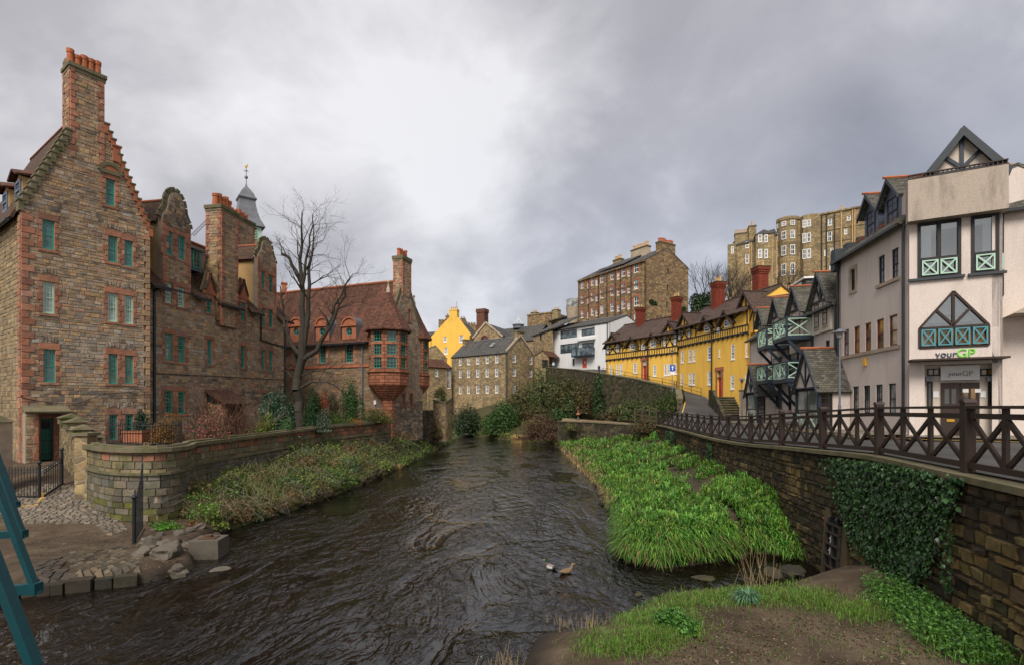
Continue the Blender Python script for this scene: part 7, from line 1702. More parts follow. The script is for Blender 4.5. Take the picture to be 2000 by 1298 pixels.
# ---------------------------------------------------------------- quay paving
def build_setts():
 q = bpy.data.objects.new('quay_paving', None); COL.objects.link(q); q['kind'] = 'structure'
 L = []
 def patch(poly, ang, w, d, pal, keep=1.0, lift=.02):
  c, s = math.cos(ang), math.sin(ang); xs = [p[0] * c + p[1] * s for p in poly]; ys = [-p[0] * s + p[1] * c for p in poly]; v = min(ys); r = 0
  while v < max(ys):
   u = min(xs) + random.uniform(0, w); dd = d * random.uniform(.85,1.15)
   while u < max(xs):
    ww = w * random.uniform(.7,1.3); x, y = (u + ww / 2) * c - (v + dd / 2) * s, (u + ww / 2) * s + (v + dd / 2) * c
    if inpoly(x, y, poly) and random.random() < keep: L.append((x, y, ww - .02, dd - .02, ang, pick(pal), lift))
    u += ww
   v += dd
 g = [(.20,.165,.125),(.155,.13,.10),(.245,.20,.15),(.12,.10,.08)]; b = [(.15,.115,.075),(.10,.08,.056),(.19,.145,.09),(.065,.054,.042)]
 Q = lambda px, py, z: tuple(gpz(px, py, z)[:2])
 patch([Q(28,1022,.5), Q(190,1022,.5), Q(215,1045,.42), Q(252,1028,.45), Q(190,985,.75), Q(128,945,1.35), Q(60,950,1.3), Q(0,960,1.25), Q(0,1010,.6)],.12,.25,.14, g, .98,.03)
 patch([Q(128,1082,.42), Q(190,1066,.42), Q(240,1066,.42), Q(275,1090,.42), Q(270,1112,.42), Q(235,1128,.42), Q(165,1138,.42)],-.55,.26,.17, b, .95,.045)
 patch([Q(55,1100,.42), Q(110,1085,.42), Q(160,1138,.42), Q(70,1148,.42)],.1,.3,.2,[(.085,.07,.056),(.115,.094,.073),(.06,.05,.041)],.96,.045)
 X = np.array([l[0] for l in L]); Y = np.array([l[1] for l in L]); Z = gz(X, Y); order = np.argsort(Y); GX = (gz(X + .2, Y) - gz(X - .2, Y)) / .4; GY = (gz(X, Y + .2) - gz(X, Y - .2)) / .4
 def one(mb, i):
  x, y, w, d, a, c, lf = L[i]; h = lf + random.uniform(-.008,.012); e = .018; gx, gy = float(GX[i]), float(GY[i])
  M = T((x, y, float(Z[i]))) @ Matrix.Rotation(a, 4, 'Z'); V = []
  for px, py, k in ((-w / 2,-d / 2,0),(w / 2,-d / 2,0),(w / 2, d / 2,0),(-w / 2, d / 2,0),(-w / 2 + e, -d / 2 + e, 1),(w / 2 - e, -d / 2 + e, 1),(w / 2 - e, d / 2 - e, 1),(-w / 2 + e, d / 2 - e, 1)):
   p = M @ Vector((px, py, 0)); V.append((p.x, p.y, p.z + gx * (p.x - x) + gy * (p.y - y) + (h if k else -.05)))
  mb.add(V, [(4,5,6,7),(0,1,5,4),(1,2,6,5),(2,3,7,6),(3,0,4,7)], c)
 for i in order[:300]: mb = MB(); one(mb, i); mb.build('sett', 'stone', q)
 mb = MB()
 for i in order[300:]: one(mb, i)
 mb.build('far_setts', 'stone', q, kind='stuff')
 # kerb stones along the water
 e = [(-13.3,10.6),(-12.4,12.85),(-11.9,13.0),(-11.3,13.25),(-10.8,13.45),(-10.3,13.7)]
 P = Path([(x, y, 0) for x, y in e],.2); s = .0
 while s < P.len - .2:
  w = random.uniform(.3,.6); x, y, _ = P.at(s + w / 2,-.2); x2, y2, _ = P.at(s + w / 2 + .1,-.2); M = mkw(Vector((x, y, 0)), Vector((x2, y2,0)))
  mb = MB(); zt = .36 + random.uniform(-.09,.06); stone_mesh(mb, (-w / 2, w / 2 - .03,-.3, zt, .22 + random.uniform(-.05,.08), tuple(v * .55 for v in pick(b))), M); mb.add([(-w / 2,-.2, zt - .015),(w / 2 - .03,-.21, zt - .02),(w / 2 - .03,.16, zt + .01),(-w / 2,.15, zt + .005)],[(0,1,2,3)], tuple(v * .6 for v in pick(b)), M)
  mb.build('kerb_stone', 'dark_stone', q); s += w
 for pts in ([(0,893),(30,905),(87,935),(70,942),(0,944)], ):
  mb = MB(); W3 = [gpz(x, y, 1.75) for x, y in pts]; W3 = [Vector((p.x, p.y, gz1(p.x, p.y) + .02)) for p in W3]
  for a, c in zip(W3, W3[1:]): mb.bar(a, c, .11,.02)
  mb.build('painted_line', 'line_yellow', q)
build_setts()
# ================================================================ plants
def leaves(name, C, N, size, cols, mat, parent=None, aspect=.55, kind=None, cup=.15, tipdir=None):
 """leaf-sized diamond faces; C centres, N facing directions"""
 n = len(C); N = N / (np.linalg.norm(N, axis=1)[:, None] + 1e-9)
 r = rng.normal(size=(n, 3)) if tipdir is None else tipdir + .35 * rng.normal(size=(n, 3)); t = r - (r * N).sum(1)[:, None] * N; t /= np.linalg.norm(t, axis=1)[:, None] + 1e-9
 b = np.cross(N, t); s = size[:, None]
 V = np.stack([C - t * s * .5, C + b * s * aspect * .5 - t * s * .05 + N * s * cup, C + t * s * .5, C - b * s * aspect * .5 - t * s * .05 + N * s * cup],1).reshape(-1,3)
 i = np.arange(n) * 4; Fq = np.stack([i, i + 1, i + 2, i, i + 2, i + 3],1).reshape(-1,3)
 return npmesh(name, V, Fq, mat, parent, np.repeat(cols, 2,0), False, kind)
def blades(name, B, H, W, az, lean, cols, mat, parent=None, kind=None, droop=1.0):
 """grass blades: base points B, length H, width W, leaning towards azimuth az"""
 n = len(B); dx, dy = np.cos(az), np.sin(az); sx, sy = -dy * W[:] / 2, dx * W[:] / 2
 sd = np.stack([sx, sy, np.zeros(n)],1); D = np.stack([dx, dy, np.zeros(n)],1); up = np.array([0,0,1.0]); H1 = H[:, None]; L = lean[:, None]
 p1 = B + up * H1 * .5 + D * H1 * .22 * L; p2 = B + up * H1 * (.82 - .35 * L * droop) + D * H1 * .62 * L; p3 = B + up * H1 * (.95 - .85 * L * droop) + D * H1 * 1.0 * L
 V = np.stack([B - sd * .7, B + sd * .7, p1 - sd, p1 + sd, p2 - sd * .75, p2 + sd * .75, p3],1).reshape(-1,3); i = np.arange(n) * 7
 Fq = np.stack([i, i + 1, i + 3, i, i + 3, i + 2, i + 2, i + 3, i + 5, i + 2, i + 5, i + 4, i + 4, i + 5, i + 6],1).reshape(-1,3)
 return npmesh(name, V, Fq, mat, parent, np.repeat(cols, 5,0), False, kind)
def colmix(n, pal, var=.3):
 pal = np.array(pal); c = pal[rng.integers(0, len(pal), n)]; return c * rng.uniform(1 - var, 1 + var, (n, 1))
def twigs(name, segs, mat, parent=None, n=4, kind=None):
 """many tapered sticks: segs (m,8) = p, q, r0, r1"""
 S_ = np.array(segs); P, Q, r0, r1 = S_[:, :3], S_[:, 3:6], S_[:, 6:7], S_[:, 7:8]; a = Q - P; a /= np.linalg.norm(a, axis=1)[:, None] + 1e-9
 h = np.where(np.abs(a[:, 2:3]) > .9, np.array([[1.0,0,0]]), np.array([[0,0,1.0]])); b = np.cross(a, h); b /= np.linalg.norm(b, axis=1)[:, None] + 1e-9; c = np.cross(b, a)
 ring = [(math.cos(2 * math.pi * k / n), math.sin(2 * math.pi * k / n)) for k in range(n)]
 V = np.stack([P + (b * x + c * y) * r0 for x, y in ring] + [Q + (b * x + c * y) * r1 for x, y in ring],1).reshape(-1,3)
 i = np.arange(len(S_))[:, None] * 2 * n; Fq = np.concatenate([np.stack([i[:, 0] + k, i[:, 0] + (k + 1) % n, i[:, 0] + n + (k + 1) % n, i[:, 0] + n + k],1) for k in range(n)])
 return npmesh(name, V, Fq, mat, parent, None, n > 4, kind)
def grow(p, d, L, r, depth, segs, spread=.55, up=.12, nb=(2,3), taper=.72, wob=.18, keep=None, minr=.004):
 """branch recursively into segs"""
 p = np.array(p, float); d = np.array(d, float); k = max(2, int(3 + depth * .4)); l = L / k; r1 = r
 for i in range(k):
  d = d + np.array([random.gauss(0, wob), random.gauss(0, wob), random.gauss(0, wob * .6) + up * .4]); d /= np.linalg.norm(d); q = p + d * l; r2 = max(r1 * (1 - (1 - taper) / k * 1.1), minr)
  segs.append((*p, *q, r1, r2)); p, r1 = q, r2
  if depth > 0 and i >= 1 and random.random() < .75:
   s = np.array([random.gauss(0,1) for _ in range(3)]); s -= s.dot(d) * d; s /= np.linalg.norm(s) + 1e-9
   dd = d * (1 - spread * .6) + s * spread * random.uniform(.8,1.3); dd[2] += up; grow(p, dd / np.linalg.norm(dd), L * random.uniform(.5,.72), r1 * random.uniform(.45,.6), depth - 1, segs, spread, up, nb, taper, wob, keep, minr)
 if depth > 0:
  for _ in range(random.randint(*nb)):
   s = np.array([random.gauss(0,1) for _ in range(3)]); s -= s.dot(d) * d; s /= np.linalg.norm(s) + 1e-9
   dd = d * (1 - spread * .5) + s * spread * random.uniform(.5,1.0); dd[2] += up; grow(p, dd / np.linalg.norm(dd), L * random.uniform(.55,.8), r1 * .72, depth - 1, segs, spread, up, nb, taper, wob, keep, minr)
def split_tree(name, label, base, segs, mat='wood_veg', rcut=.035, group=None, crown_mat=None):
 t = thing(name, label, 'tree', T(base), group); S_ = np.array(segs); S_[:, :3] -= np.array(base); S_[:, 3:6] -= np.array(base); big = S_[:, 6] >= rcut
 twigs('trunk', S_[big], mat, t, 8)
 if (~big).any(): twigs('crown', S_[~big], crown_mat or 'twig', t, 3)
 return t
def shrub(name, label, c, rad, n, leaf, pal, mat='leaf', lobes=9, group=None, stem='wood_veg', aspect=.55, var=.35, core=.35, seed=None, cat='shrub', twig=0, hang=.0):
 """many small leaves gathered in uneven clumps round a few stems"""
 c = np.array(c, float); rad = np.array(rad, float); t = thing(name, label, cat, T(c), group)
 lc = rng.normal(size=(lobes, 3)); lc /= np.linalg.norm(lc, axis=1)[:, None]; lc *= rng.uniform(.25,.75,(lobes, 1)); lc[:, 2] = np.abs(lc[:, 2]) * .95; lr = rng.uniform(.28,.55, lobes)
 k = rng.integers(0, lobes, n); d = rng.normal(size=(n, 3)); d /= np.linalg.norm(d, axis=1)[:, None]; rr = lr[k] * rng.uniform(core, 1.08, n) ** .5
 P = (lc[k] + d * rr[:, None]) * rad; P[:, 2] = np.maximum(P[:, 2],-.02 + .1 * rng.random(n)); N = d + .6 * rng.normal(size=(n, 3)); N[:, 2] += .5
 tone = rng.uniform(.75,1.25, lobes)[k][:, None]
 leaves('foliage', P, N, leaf * rng.uniform(.6,1.3, n), colmix(n, pal, var) * tone, mat, t, aspect)
 segs = []
 for i in range(max(5, lobes)): q = lc[i % lobes] * rad; segs += [(0,0,-.15, *(q * .5 + rng.normal(size=3) * .04),.03 * rad[0] + .01,.02 * rad[0] + .006),(*(q * .5), *q, .02 * rad[0] + .006,.006)]
 for i in range(twig):
  j = rng.integers(0, lobes); q = lc[j] * rad; e = q + (rng.normal(size=3) * .35 + d[i] * .5) * rad * .6; segs.append((*q, *e, .008,.003))
 twigs('stem', segs, stem, t, 5); return t
def scatter_px(n, poly, zf, iters=5, soft=7.0):
 """sample points of the ground that a region of the photograph looks at (only to choose how densely to plant)"""
 x0, x1 = min(p[0] for p in poly), max(p[0] for p in poly); y0, y1 = min(p[1] for p in poly), max(p[1] for p in poly); out = []
 A = np.array(poly, float)
 px = rng.uniform(x0, x1, n * 3); py = rng.uniform(y0, y1, n * 3); ins = np.zeros(px.shape, bool)
 for i in range(len(A)):
  ax, ay = A[i]; bx, by = A[(i + 1) % len(A)]; c = (ay > py) != (by > py); ins ^= c & (px < ax + (py - ay) * (bx - ax) / ((by - ay) or 1e-9))
 px, py = px[ins][:n], py[ins][:n]; w_ = soft * (py - HY) / 350; px = px + rng.normal(0,1, len(px)) * w_; py = py + rng.normal(0,.4, len(py)) * w_; z = np.full(px.shape, .8)
 for _ in range(iters): Y = (EYE - z) * 1000 / (py - HY); X = (px - 1000) / 1000 * Y; z = .5 * z + .5 * zf(X, Y)
 return X, Y, zf(X, Y)
GREEN = [(.095,.22,.026),(.13,.285,.034),(.07,.165,.022),(.18,.34,.05),(.05,.125,.02)]
def build_grass():
 t = thing('bank_grass', 'lush bright green leafy grass covering the right river bank', 'grass'); t['kind'] = 'stuff'
 poly = [(1090,846),(1280,850),(1330,868),(1400,905),(1470,945),(1540,1000),(1572,1060),(1560,1085),(1520,1060),(1492,1075),(1420,1098),(1300,1112),(1215,1105),(1200,1060),(1205,1010),(1190,965),(1160,930),(1120,890),(1085,865)]
 X, Y, Z = scatter_px(64000, poly, gz); d, ins = dist_in(X, Y); ok = ~ins & (X < xwall(Y) - .15) & (d > .02)
 patch = vnoise(X, Y, 1.7,5.0) + .4 * vnoise(X, Y, .6,1.0); dw = xwall(Y) - X
 bare = (dw > .25) & (dw < 2.4) & (Y > 21.5) & (patch > .0) ; path = (np.abs(dw - 2.2 - .25 * np.sin(Y)) < .24) & (Y < 30)
 thin = ok & (~(bare & (rng.random(len(X)) < .85))) & (~path)
 X, Y, Z, d, patch = X[thin], Y[thin], Z[thin], d[thin], patch[thin]; n = len(X)
 ci = rng.choice(n, 1500, replace=False); CX, CY = X[ci], Y[ci]; near = np.empty(n, int); s2 = np.interp(Y, [15,60],[1.0,.4])
 for a in range(0, n, 4000): near[a:a + 4000] = np.argmin((X[a:a + 4000, None] - CX) ** 2 + ((Y[a:a + 4000, None] - CY) * .6) ** 2,1)
 dx, dy = X - CX[near], Y - CY[near]; r = np.hypot(dx, dy); rs = np.interp(Y, [15,25,60],[.30,.5,1.2]); f = np.clip(1 - (r / rs) ** 2,0,1); tone = rng.uniform(.62,1.3,1500)[near]; tall = rng.uniform(.6,1.4,1500)[near]; hue = rng.uniform(-1,1,1500)[near]
 H = np.interp(Y, [15,22,40,80],[.27,.28,.32,.40]) * rng.uniform(.5,1.25, n) * (.65 + .5 * f) * tall; W = np.interp(Y, [15,25,50,80],[.036,.045,.075,.12]) * rng.uniform(.6,1.4, n)
 az = np.arctan2(dy, dx) + rng.normal(0,.7, n); edge = d < .55; az = np.where(edge & (Y < 19), rng.normal(-1.6,.8, n), az)
 lean = np.clip(rng.normal(.75,.25, n) - .35 * f + edge * .2,.1,1.2)
 c = colmix(n, GREEN, .25) * (1 + .18 * patch[:, None]) * tone[:, None]; c[:, 0] *= 1 + .22 * hue; old = (rng.random(n) < np.interp(Y, [15,40,70],[.03,.06,.14])); c[old] = colmix(old.sum(),[(.32,.24,.09),(.24,.17,.06),(.14,.08,.04)])
 blades('grass_blades', np.stack([X, Y, Z - .05 + .2 * f * tall],1), H, W, az, lean, c, 'leaf', t, 'stuff')
 b_ = rng.integers(0, n, 11000); b_ = b_[vnoise(X[b_], Y[b_],1.1,12.0) > -.15]; m = len(b_); leaves('broad_leaves', np.stack([X[b_], Y[b_], Z[b_] + .08 + .22 * rng.random(m)],1), rng.normal(size=(m, 3)) * .6 + [0,-.3,1], np.interp(Y[b_],[15,50],[.07,.16]) * rng.uniform(.6,1.4, m), colmix(m, [(.08,.19,.03),(.06,.14,.03),(.12,.22,.04),(.16,.15,.05)],.3), 'leaf', t, .6, 'stuff')
 # fringe hanging over the water's edge
 e_ = np.nonzero((d < .5) & (Y < 40))[0]; e_ = e_[rng.random(len(e_)) < .8]; m = len(e_); gx = (dist_in(X[e_] + .1, Y[e_])[0] - dist_in(X[e_] - .1, Y[e_])[0]); gy = (dist_in(X[e_], Y[e_] + .1)[0] - dist_in(X[e_], Y[e_] - .1)[0]); ao = np.arctan2(-gy, -gx)
 blades('fringe', np.stack([X[e_] + rng.normal(0,.06, m), Y[e_] + rng.normal(0,.06, m), Z[e_]],1), rng.uniform(.2,.5, m), rng.uniform(.024,.044, m), ao + rng.normal(0,.95, m), rng.uniform(.6,1.4, m), colmix(m, GREEN + [(.2,.15,.06)],.3) * .85, 'leaf', t, 'stuff')
 # dry tan tufts and brown litter at the edge and wall foot
 s = thing('dry_grass', 'tan dead grass and litter at the edge of the green bank', 'grass'); s['kind'] = 'stuff'
 X, Y, Z = scatter_px(1900,[(1090,868),(1135,868),(1170,905),(1200,985),(1195,1000),(1165,950),(1110,900)], gz); n = len(X)
 blades('straw', np.stack([X, Y, np.maximum(Z, 0) - .02],1), rng.uniform(.25,.7, n), np.interp(Y, [18,60],[.015,.05]), rng.uniform(0,6.28, n), rng.uniform(.2,1.0, n), colmix(n, [(.38,.27,.11),(.28,.19,.08),(.45,.34,.16)]), 'leaf', s, 'stuff')
 X, Y, Z = scatter_px(6000,[(1290,862),(1400,915),(1500,985),(1480,990),(1380,930),(1300,885)], gz); n = len(X)
 leaves('litter', np.stack([X, Y, Z + .03 + .05 * rng.random(n)],1), rng.normal(size=(n, 3)) + [0,0,1.2], rng.uniform(.06,.14, n), colmix(n, [(.13,.06,.03),(.09,.045,.025),(.17,.10,.05),(.08,.13,.02)]), 'leaf', s, kind='stuff')
build_grass()
def build_ivy():
 t = thing('ivy', 'dense dark green ivy hanging in a wedge down the river wall', 'ivy')
 poly = [(1628,893),(1700,900),(1800,915),(1897,935),(1893,965),(1868,1020),(1842,1085),(1826,1125),(1790,1148),(1745,1135),(1705,1100),(1672,1045),(1650,990),(1634,935)]
 n = 120000; s = rng.uniform(0, RW.len, n); x = np.interp(s, RW.s, RW.q[:, 0]); y = np.interp(s, RW.s, RW.q[:, 1]); zt = np.interp(s, RW.s, RW.q[:, 2]); nx = np.interp(s, RW.s, RW.n[:, 0]); ny = np.interp(s, RW.s, RW.n[:, 1])
 z = zt + .05 - rng.uniform(0,3.6, n); px = 1000 + 1000 * x / y; py = HY - (z - EYE) / y * 1000; ins = np.zeros(n, bool); A = np.array(poly, float); wob = 9 * np.sin(px * .11) + 6 * np.sin(py * .2); ej = rng.normal(0,9, n)
 for i in range(len(A)):
  ax, ay = A[i]; bx, by = A[(i + 1) % len(A)]; c = (ay > py) != (by > py); ins ^= c & (px + wob * .6 + ej < ax + (py - ay) * (bx - ax) / ((by - ay) or 1e-9))
 strand = (np.abs(px - 1868 - 4 * np.sin(py * .06)) < 9) & (py > 1040) & (py < 1160) & (rng.random(n) < .7)
 far = ((np.abs(px - 1390) < 5) & (py < 910) | (np.abs(px - 1312) < 9) & (py < 880)) & (z < zt - .3)
 k = ins | strand | far; x, y, z, nx, ny = x[k], y[k], z[k], nx[k], ny[k]; n = len(x); out = .075 + np.abs(rng.normal(0,.035, n)) + .02 * (1 + vnoise(y, z, .35,2))
 C = np.stack([x + nx * out, y + ny * out, z],1); N = np.stack([nx, ny, .35 + 0 * nx],1) + .45 * rng.normal(size=(n, 3))
 leaves('foliage', C, N, rng.gamma(5.0,.0115, n) + .018, colmix(n, [(.018,.056,.014),(.026,.078,.019),(.036,.10,.024),(.055,.13,.032),(.03,.06,.018)],.35), 'leaf_glossy', t, .85, tipdir=np.array([[0,0,-1.0]]))
build_ivy()
def far_grass():
 t = thing('far_bank_grass', 'pale yellow-green grass on the far bank below the mill', 'grass'); t['kind'] = 'stuff'; X, Y, Z = scatter_px(7000,[(902,834),(1000,836),(1060,842),(1085,858),(1040,866),(1000,862),(950,855),(904,848)], FB); d, ins = dist_in(X, Y); k = ~ins & (Y > 55) & (Y < 120); X, Y, Z = X[k], Y[k], Z[k]; n = len(X)
 blades('grass_blades', np.stack([X, Y, Z - .05],1), rng.uniform(.3,.8, n), rng.uniform(.05,.1, n), rng.uniform(0,6.28, n), rng.uniform(.3,1.0, n), colmix(n, [(.14,.2,.03),(.2,.24,.05),(.10,.15,.025),(.3,.24,.1)],.3), 'leaf', t, 'stuff')
far_grass()
def bank_undergrowth():
 """brambles on the left bank: leaves, arching canes, dead stems"""
 t = thing('bank_undergrowth', 'tangled brambles and weeds on the left river bank below the garden wall', 'undergrowth'); t['kind'] = 'stuff'
 poly = [(372,955),(470,915),(620,868),(760,838),(880,838),(898,858),(860,885),(800,915),(700,962),(600,990),(520,1003),(440,1032),(375,1022),(362,990)]
 X, Y, Z = scatter_px(26000, poly, gz); d, ins = dist_in(X, Y); k = ~ins; X, Y, Z = X[k], Y[k], Z[k]; n = len(X); hump = np.clip(.55 + .8 * vnoise(X, Y, 1.3,9.0) + .25 * vnoise(X, Y, .5,3.0),.05,1.4) * np.interp(X + .05 * (Y - 22),[-13.4,-12.4,-9],[.3,1.0,.7])
 up = hump * rng.random(n) ** .6 * .8; px = 1000 + 1000 * X / Y; green = (px < 430) & (rng.random(n) < .8) | (px > 780) & (rng.random(n) < .45) | (rng.random(n) < .12); c = colmix(n, [(.12,.13,.03),(.085,.095,.028),(.15,.14,.04),(.15,.085,.04),(.085,.12,.04),(.12,.075,.04),(.17,.13,.06)],.4); v_ = vnoise(X, Y, .9,8.0) + rng.normal(0,.35, n); dk_ = v_ > .45; c[dk_] = colmix(dk_.sum(),[(.035,.065,.025),(.05,.085,.035),(.07,.11,.04)]); tn = v_ < -.75; c[tn] = colmix(tn.sum(),[(.2,.14,.07),(.15,.10,.055)]); c[green] = colmix(green.sum(),[(.11,.23,.02),(.15,.30,.03),(.08,.17,.02)])
 leaves('foliage', np.stack([X, Y, Z + up],1), rng.normal(size=(n, 3)) + [0,-.3,1.0], np.interp(Y, [20,60],[.10,.2]) * rng.uniform(.6,1.4, n), c, 'leaf', t, .65, 'stuff')
 MC = rng.integers(0, n, 75); P_ = []; N_ = []; C_ = []; Sz = []
 for i in MC:
  R_ = rng.uniform(.35,.95) * np.interp(Y[i],[20,60],[.9,1.6]); hh = R_ * rng.uniform(.7,1.15); m_ = int(420 * R_ / .6); dv = rng.normal(size=(m_, 3)); dv[:, 2] = np.abs(dv[:, 2]); dv /= np.linalg.norm(dv, axis=1)[:, None]; rr = rng.uniform(.55,1.08, m_)[:, None] * (1 + .25 * np.sin(dv[:, :1] * 7 + i) * np.sin(dv[:, 1:2] * 6))
  pal = [[(.13,.17,.03),(.17,.21,.04)],[(.045,.085,.03),(.065,.11,.04)],[(.19,.11,.045),(.14,.09,.035)],[(.11,.19,.03),(.08,.14,.03)],[(.17,.08,.035),(.12,.08,.03)]][rng.integers(0,5)]
  P_.append(np.array([X[i], Y[i], Z[i] - .05]) + dv * rr * [R_, R_, hh]); N_.append(dv + .55 * rng.normal(size=(m_, 3)) + [0,-.2,.3]); C_.append(colmix(m_, pal, .4)); Sz.append(np.full(m_, np.interp(Y[i],[20,60],[.085,.17])) * rng.uniform(.5,1.5, m_))
 leaves('mounds', np.concatenate(P_), np.concatenate(N_), np.concatenate(Sz), np.concatenate(C_), 'leaf', t, .6, 'stuff')
 segs = []; m = rng.integers(0, n, 620)
 for i in m:
  p = np.array([X[i], Y[i], Z[i]]); a = rng.uniform(-2.8,.6); L = rng.uniform(.5,1.7) * (.6 + hump[i]); q = p + np.array([math.cos(a) * L * .35, math.sin(a) * L * .35, L * .5]); r = q + np.array([math.cos(a) * L * .5, math.sin(a) * L * .5,-L * rng.uniform(0,.5)]); w = rng.uniform(.006,.012)
  segs += [(*p, *q, w, w * .8),(*q, *r, w * .8, w * .4)]
 twigs('canes', segs, 'twig_pale', t, 3, 'stuff')
 i = rng.integers(0, n, 5200); blades('bank_blades', np.stack([X[i], Y[i], Z[i] + up[i] * .5],1), rng.uniform(.3,.8,5200), np.interp(Y[i],[20,60],[.014,.04]), rng.uniform(0,6.28,5200), rng.uniform(.3,1.2,5200), colmix(5200,[(.10,.17,.03),(.14,.2,.04),(.22,.18,.08),(.08,.12,.03)],.3), 'leaf', t, 'stuff')
 dead = [(*(p := np.array([X[i], Y[i], Z[i] + .1])), *(p + np.array([rng.normal(0,.7), rng.normal(0,.7), rng.uniform(.1,.8)])),.012,.005) for i in rng.integers(0, n, 170)]
 me = twigs('dead_stems', dead, 'straw_plain', t, 3, 'stuff')
bank_undergrowth()
def near_plants():
 # weeds along the foot of the river wall and round the trodden ground
 t = thing('wall_foot_weeds', 'green weeds and grass at the foot of the river wall near the path', 'weeds'); t['kind'] = 'stuff'
 X, Y, Z = scatter_px(9000,[(1690,1135),(1760,1150),(1850,1180),(2000,1240),(2000,1298),(1900,1298),(1800,1245),(1740,1200),(1700,1165)], gz, soft=16.0); k = X < xwall(Y) - .28; X, Y, Z = X[k], Y[k], Z[k]; n = len(X); u = rng.random(n) ** 1.5 * .28
 leaves('weed_leaves', np.stack([X, Y, Z + .01 + u],1), rng.normal(size=(n, 3)) * .8 + [0,-.3,1.0], rng.uniform(.03,.075, n), colmix(n, [(.055,.15,.02),(.08,.20,.025),(.035,.10,.02),(.10,.22,.04)]), 'leaf', t, .6, 'stuff')
 n2 = n // 3; i = rng.integers(0, n, n2); blades('weed_blades', np.stack([X[i], Y[i], Z[i] - .01],1), rng.uniform(.12,.38, n2), rng.uniform(.006,.012, n2), rng.uniform(0,6.28, n2), rng.uniform(.2,1.0, n2), colmix(n2, GREEN, .3) * .8, 'leaf', t, 'stuff')
 e = thing('path_edge_grass', 'short grass fringe between the trodden path and the water', 'grass'); e['kind'] = 'stuff'
 for poly, m in (([(1225,1195),(1300,1160),(1420,1150),(1560,1140),(1640,1175),(1650,1200),(1520,1178),(1400,1178),(1340,1190),(1350,1240),(1290,1275),(1225,1270),(1150,1275),(1150,1245),(1220,1235)],16000),([(1660,1170),(1720,1190),(1700,1215),(1665,1205)],1500),([(1370,1200),(1900,1220),(1990,1290),(1380,1297)],900)):
  X, Y, Z = scatter_px(m, poly, gz, soft=20.0); d, ins = dist_in(X, Y); k = (~ins) & (X < xwall(Y) - .2); X, Y, Z = X[k], Y[k], Z[k]; n = len(X); c = colmix(n, [(.10,.22,.02),(.07,.15,.02),(.14,.27,.03),(.16,.14,.05)],.3); g = .5 + .5 * (vnoise(X, Y, .5,6) > -.1)
  blades('grass_blades', np.stack([X, Y, Z - .01],1), rng.uniform(.06,.26, n) * g * (.6 if m < 1000 else 1), rng.uniform(.005,.011, n), rng.uniform(0,6.28, n), rng.uniform(.2,1.1, n), c, 'leaf', e, 'stuff')
 def tuft(px, py, n, H, W, pal, name, label, spread=.25, lean=(.2,1.0), cat='plant', z=None):
  q = gpz(px, py, .9); zz = gz1(q.x, q.y) if z is None else z; q = gpz(px, py, zz); zz = max(gz1(q.x, q.y),.0) if z is None else z; o = thing(name, label, cat, T((q.x, q.y, zz))); a = rng.uniform(0,6.28, n); r = spread * rng.random(n) ** .7
  blades('leaf_blades', np.stack([r * np.cos(a), r * np.sin(a), np.zeros(n) - .02],1), H * rng.uniform(.6,1.15, n), W * rng.uniform(.7,1.2, n), a + rng.normal(0,.5, n), rng.uniform(*lean, n), colmix(n, pal, .25), 'leaf', o); return o
 tuft(1460,1175,260,.34,.02,[(.10,.22,.12),(.14,.27,.15),(.08,.17,.09)], 'daffodil_tuft', 'blue-green tuft of strap leaves beside the small stream mouth', .16)
 q = gpz(1320,1225,.85); shrub('nettle_clump', 'leafy green clump of nettles at the tip of the near bank', (q.x, q.y, gz1(q.x, q.y)),(.5,.42,.42),2600,.06,[(.06,.17,.025),(.09,.24,.03),(.045,.12,.025)], cat='plant', lobes=12)
 q = gpz(322,1030,.45); shrub('green_weed_clump', 'small bright green weed clump at the base of the bastion', (q.x, q.y, gz1(q.x, q.y)),(.55,.35,.3),900,.09,[(.08,.22,.02),(.12,.30,.03)], cat='plant')
 # dead stalks by the stream mouth, and in the shallows
 for (px, py, m, H, nm, lb) in ((1478,1150,26,.95, 'dead_stalks', 'dry pale stalks standing beside the small stream mouth'),(1150,1240,30,.32, 'dead_stalks', 'short dry stems in the shallows off the near bank'),(985,1298,22,.4, 'dead_stalks', 'thin dry grass stems at the bottom edge of the water'),(1100,1215,18,.22, 'dead_stalks', 'sparse brown stems breaking the water surface')):
  q = gpz(px, py, .05 if py > 1200 else .3); o = thing(nm, lb, 'plant', T((q.x, q.y, max(.0, gz1(q.x, q.y))))); S_ = []
  for i in range(m): x, y = rng.normal(0,.18), rng.normal(0,.12); e_ = np.array([x + rng.normal(0,.22 * H), y + rng.normal(0,.2 * H), H * rng.uniform(.4,1.1)]); S_.append((x, y, -.1, *e_, .006,.003))
  twigs('stalks', S_, 'straw_plain', o, 4, 'stuff')
 # reed clump on the weir and tuft at the left edge
 q = gpz(1013,864,.0); o = thing('reed_clump', 'pale straw-coloured reed clump standing in mid stream', 'plant', T((q.x, q.y, 0))); n = 500; a = rng.uniform(0,6.28, n); r = rng.random(n) ** .6
 blades('reed', np.stack([1.0 * r * np.cos(a),.6 * r * np.sin(a), np.zeros(n)],1), rng.uniform(.6,1.5, n), rng.uniform(.03,.06, n), a + rng.normal(0,.4, n), rng.uniform(.05,.6, n), colmix(n, [(.55,.38,.16),(.45,.30,.12),(.62,.46,.22)],.2), 'leaf', o)
 q = Vector((-8.75,39.5,0)); o = thing('straw_tuft', 'small straw tuft at the water edge of the left bank', 'plant', T((q.x, q.y, 0))); n = 120; a = rng.uniform(0,6.28, n); r = rng.random(n)
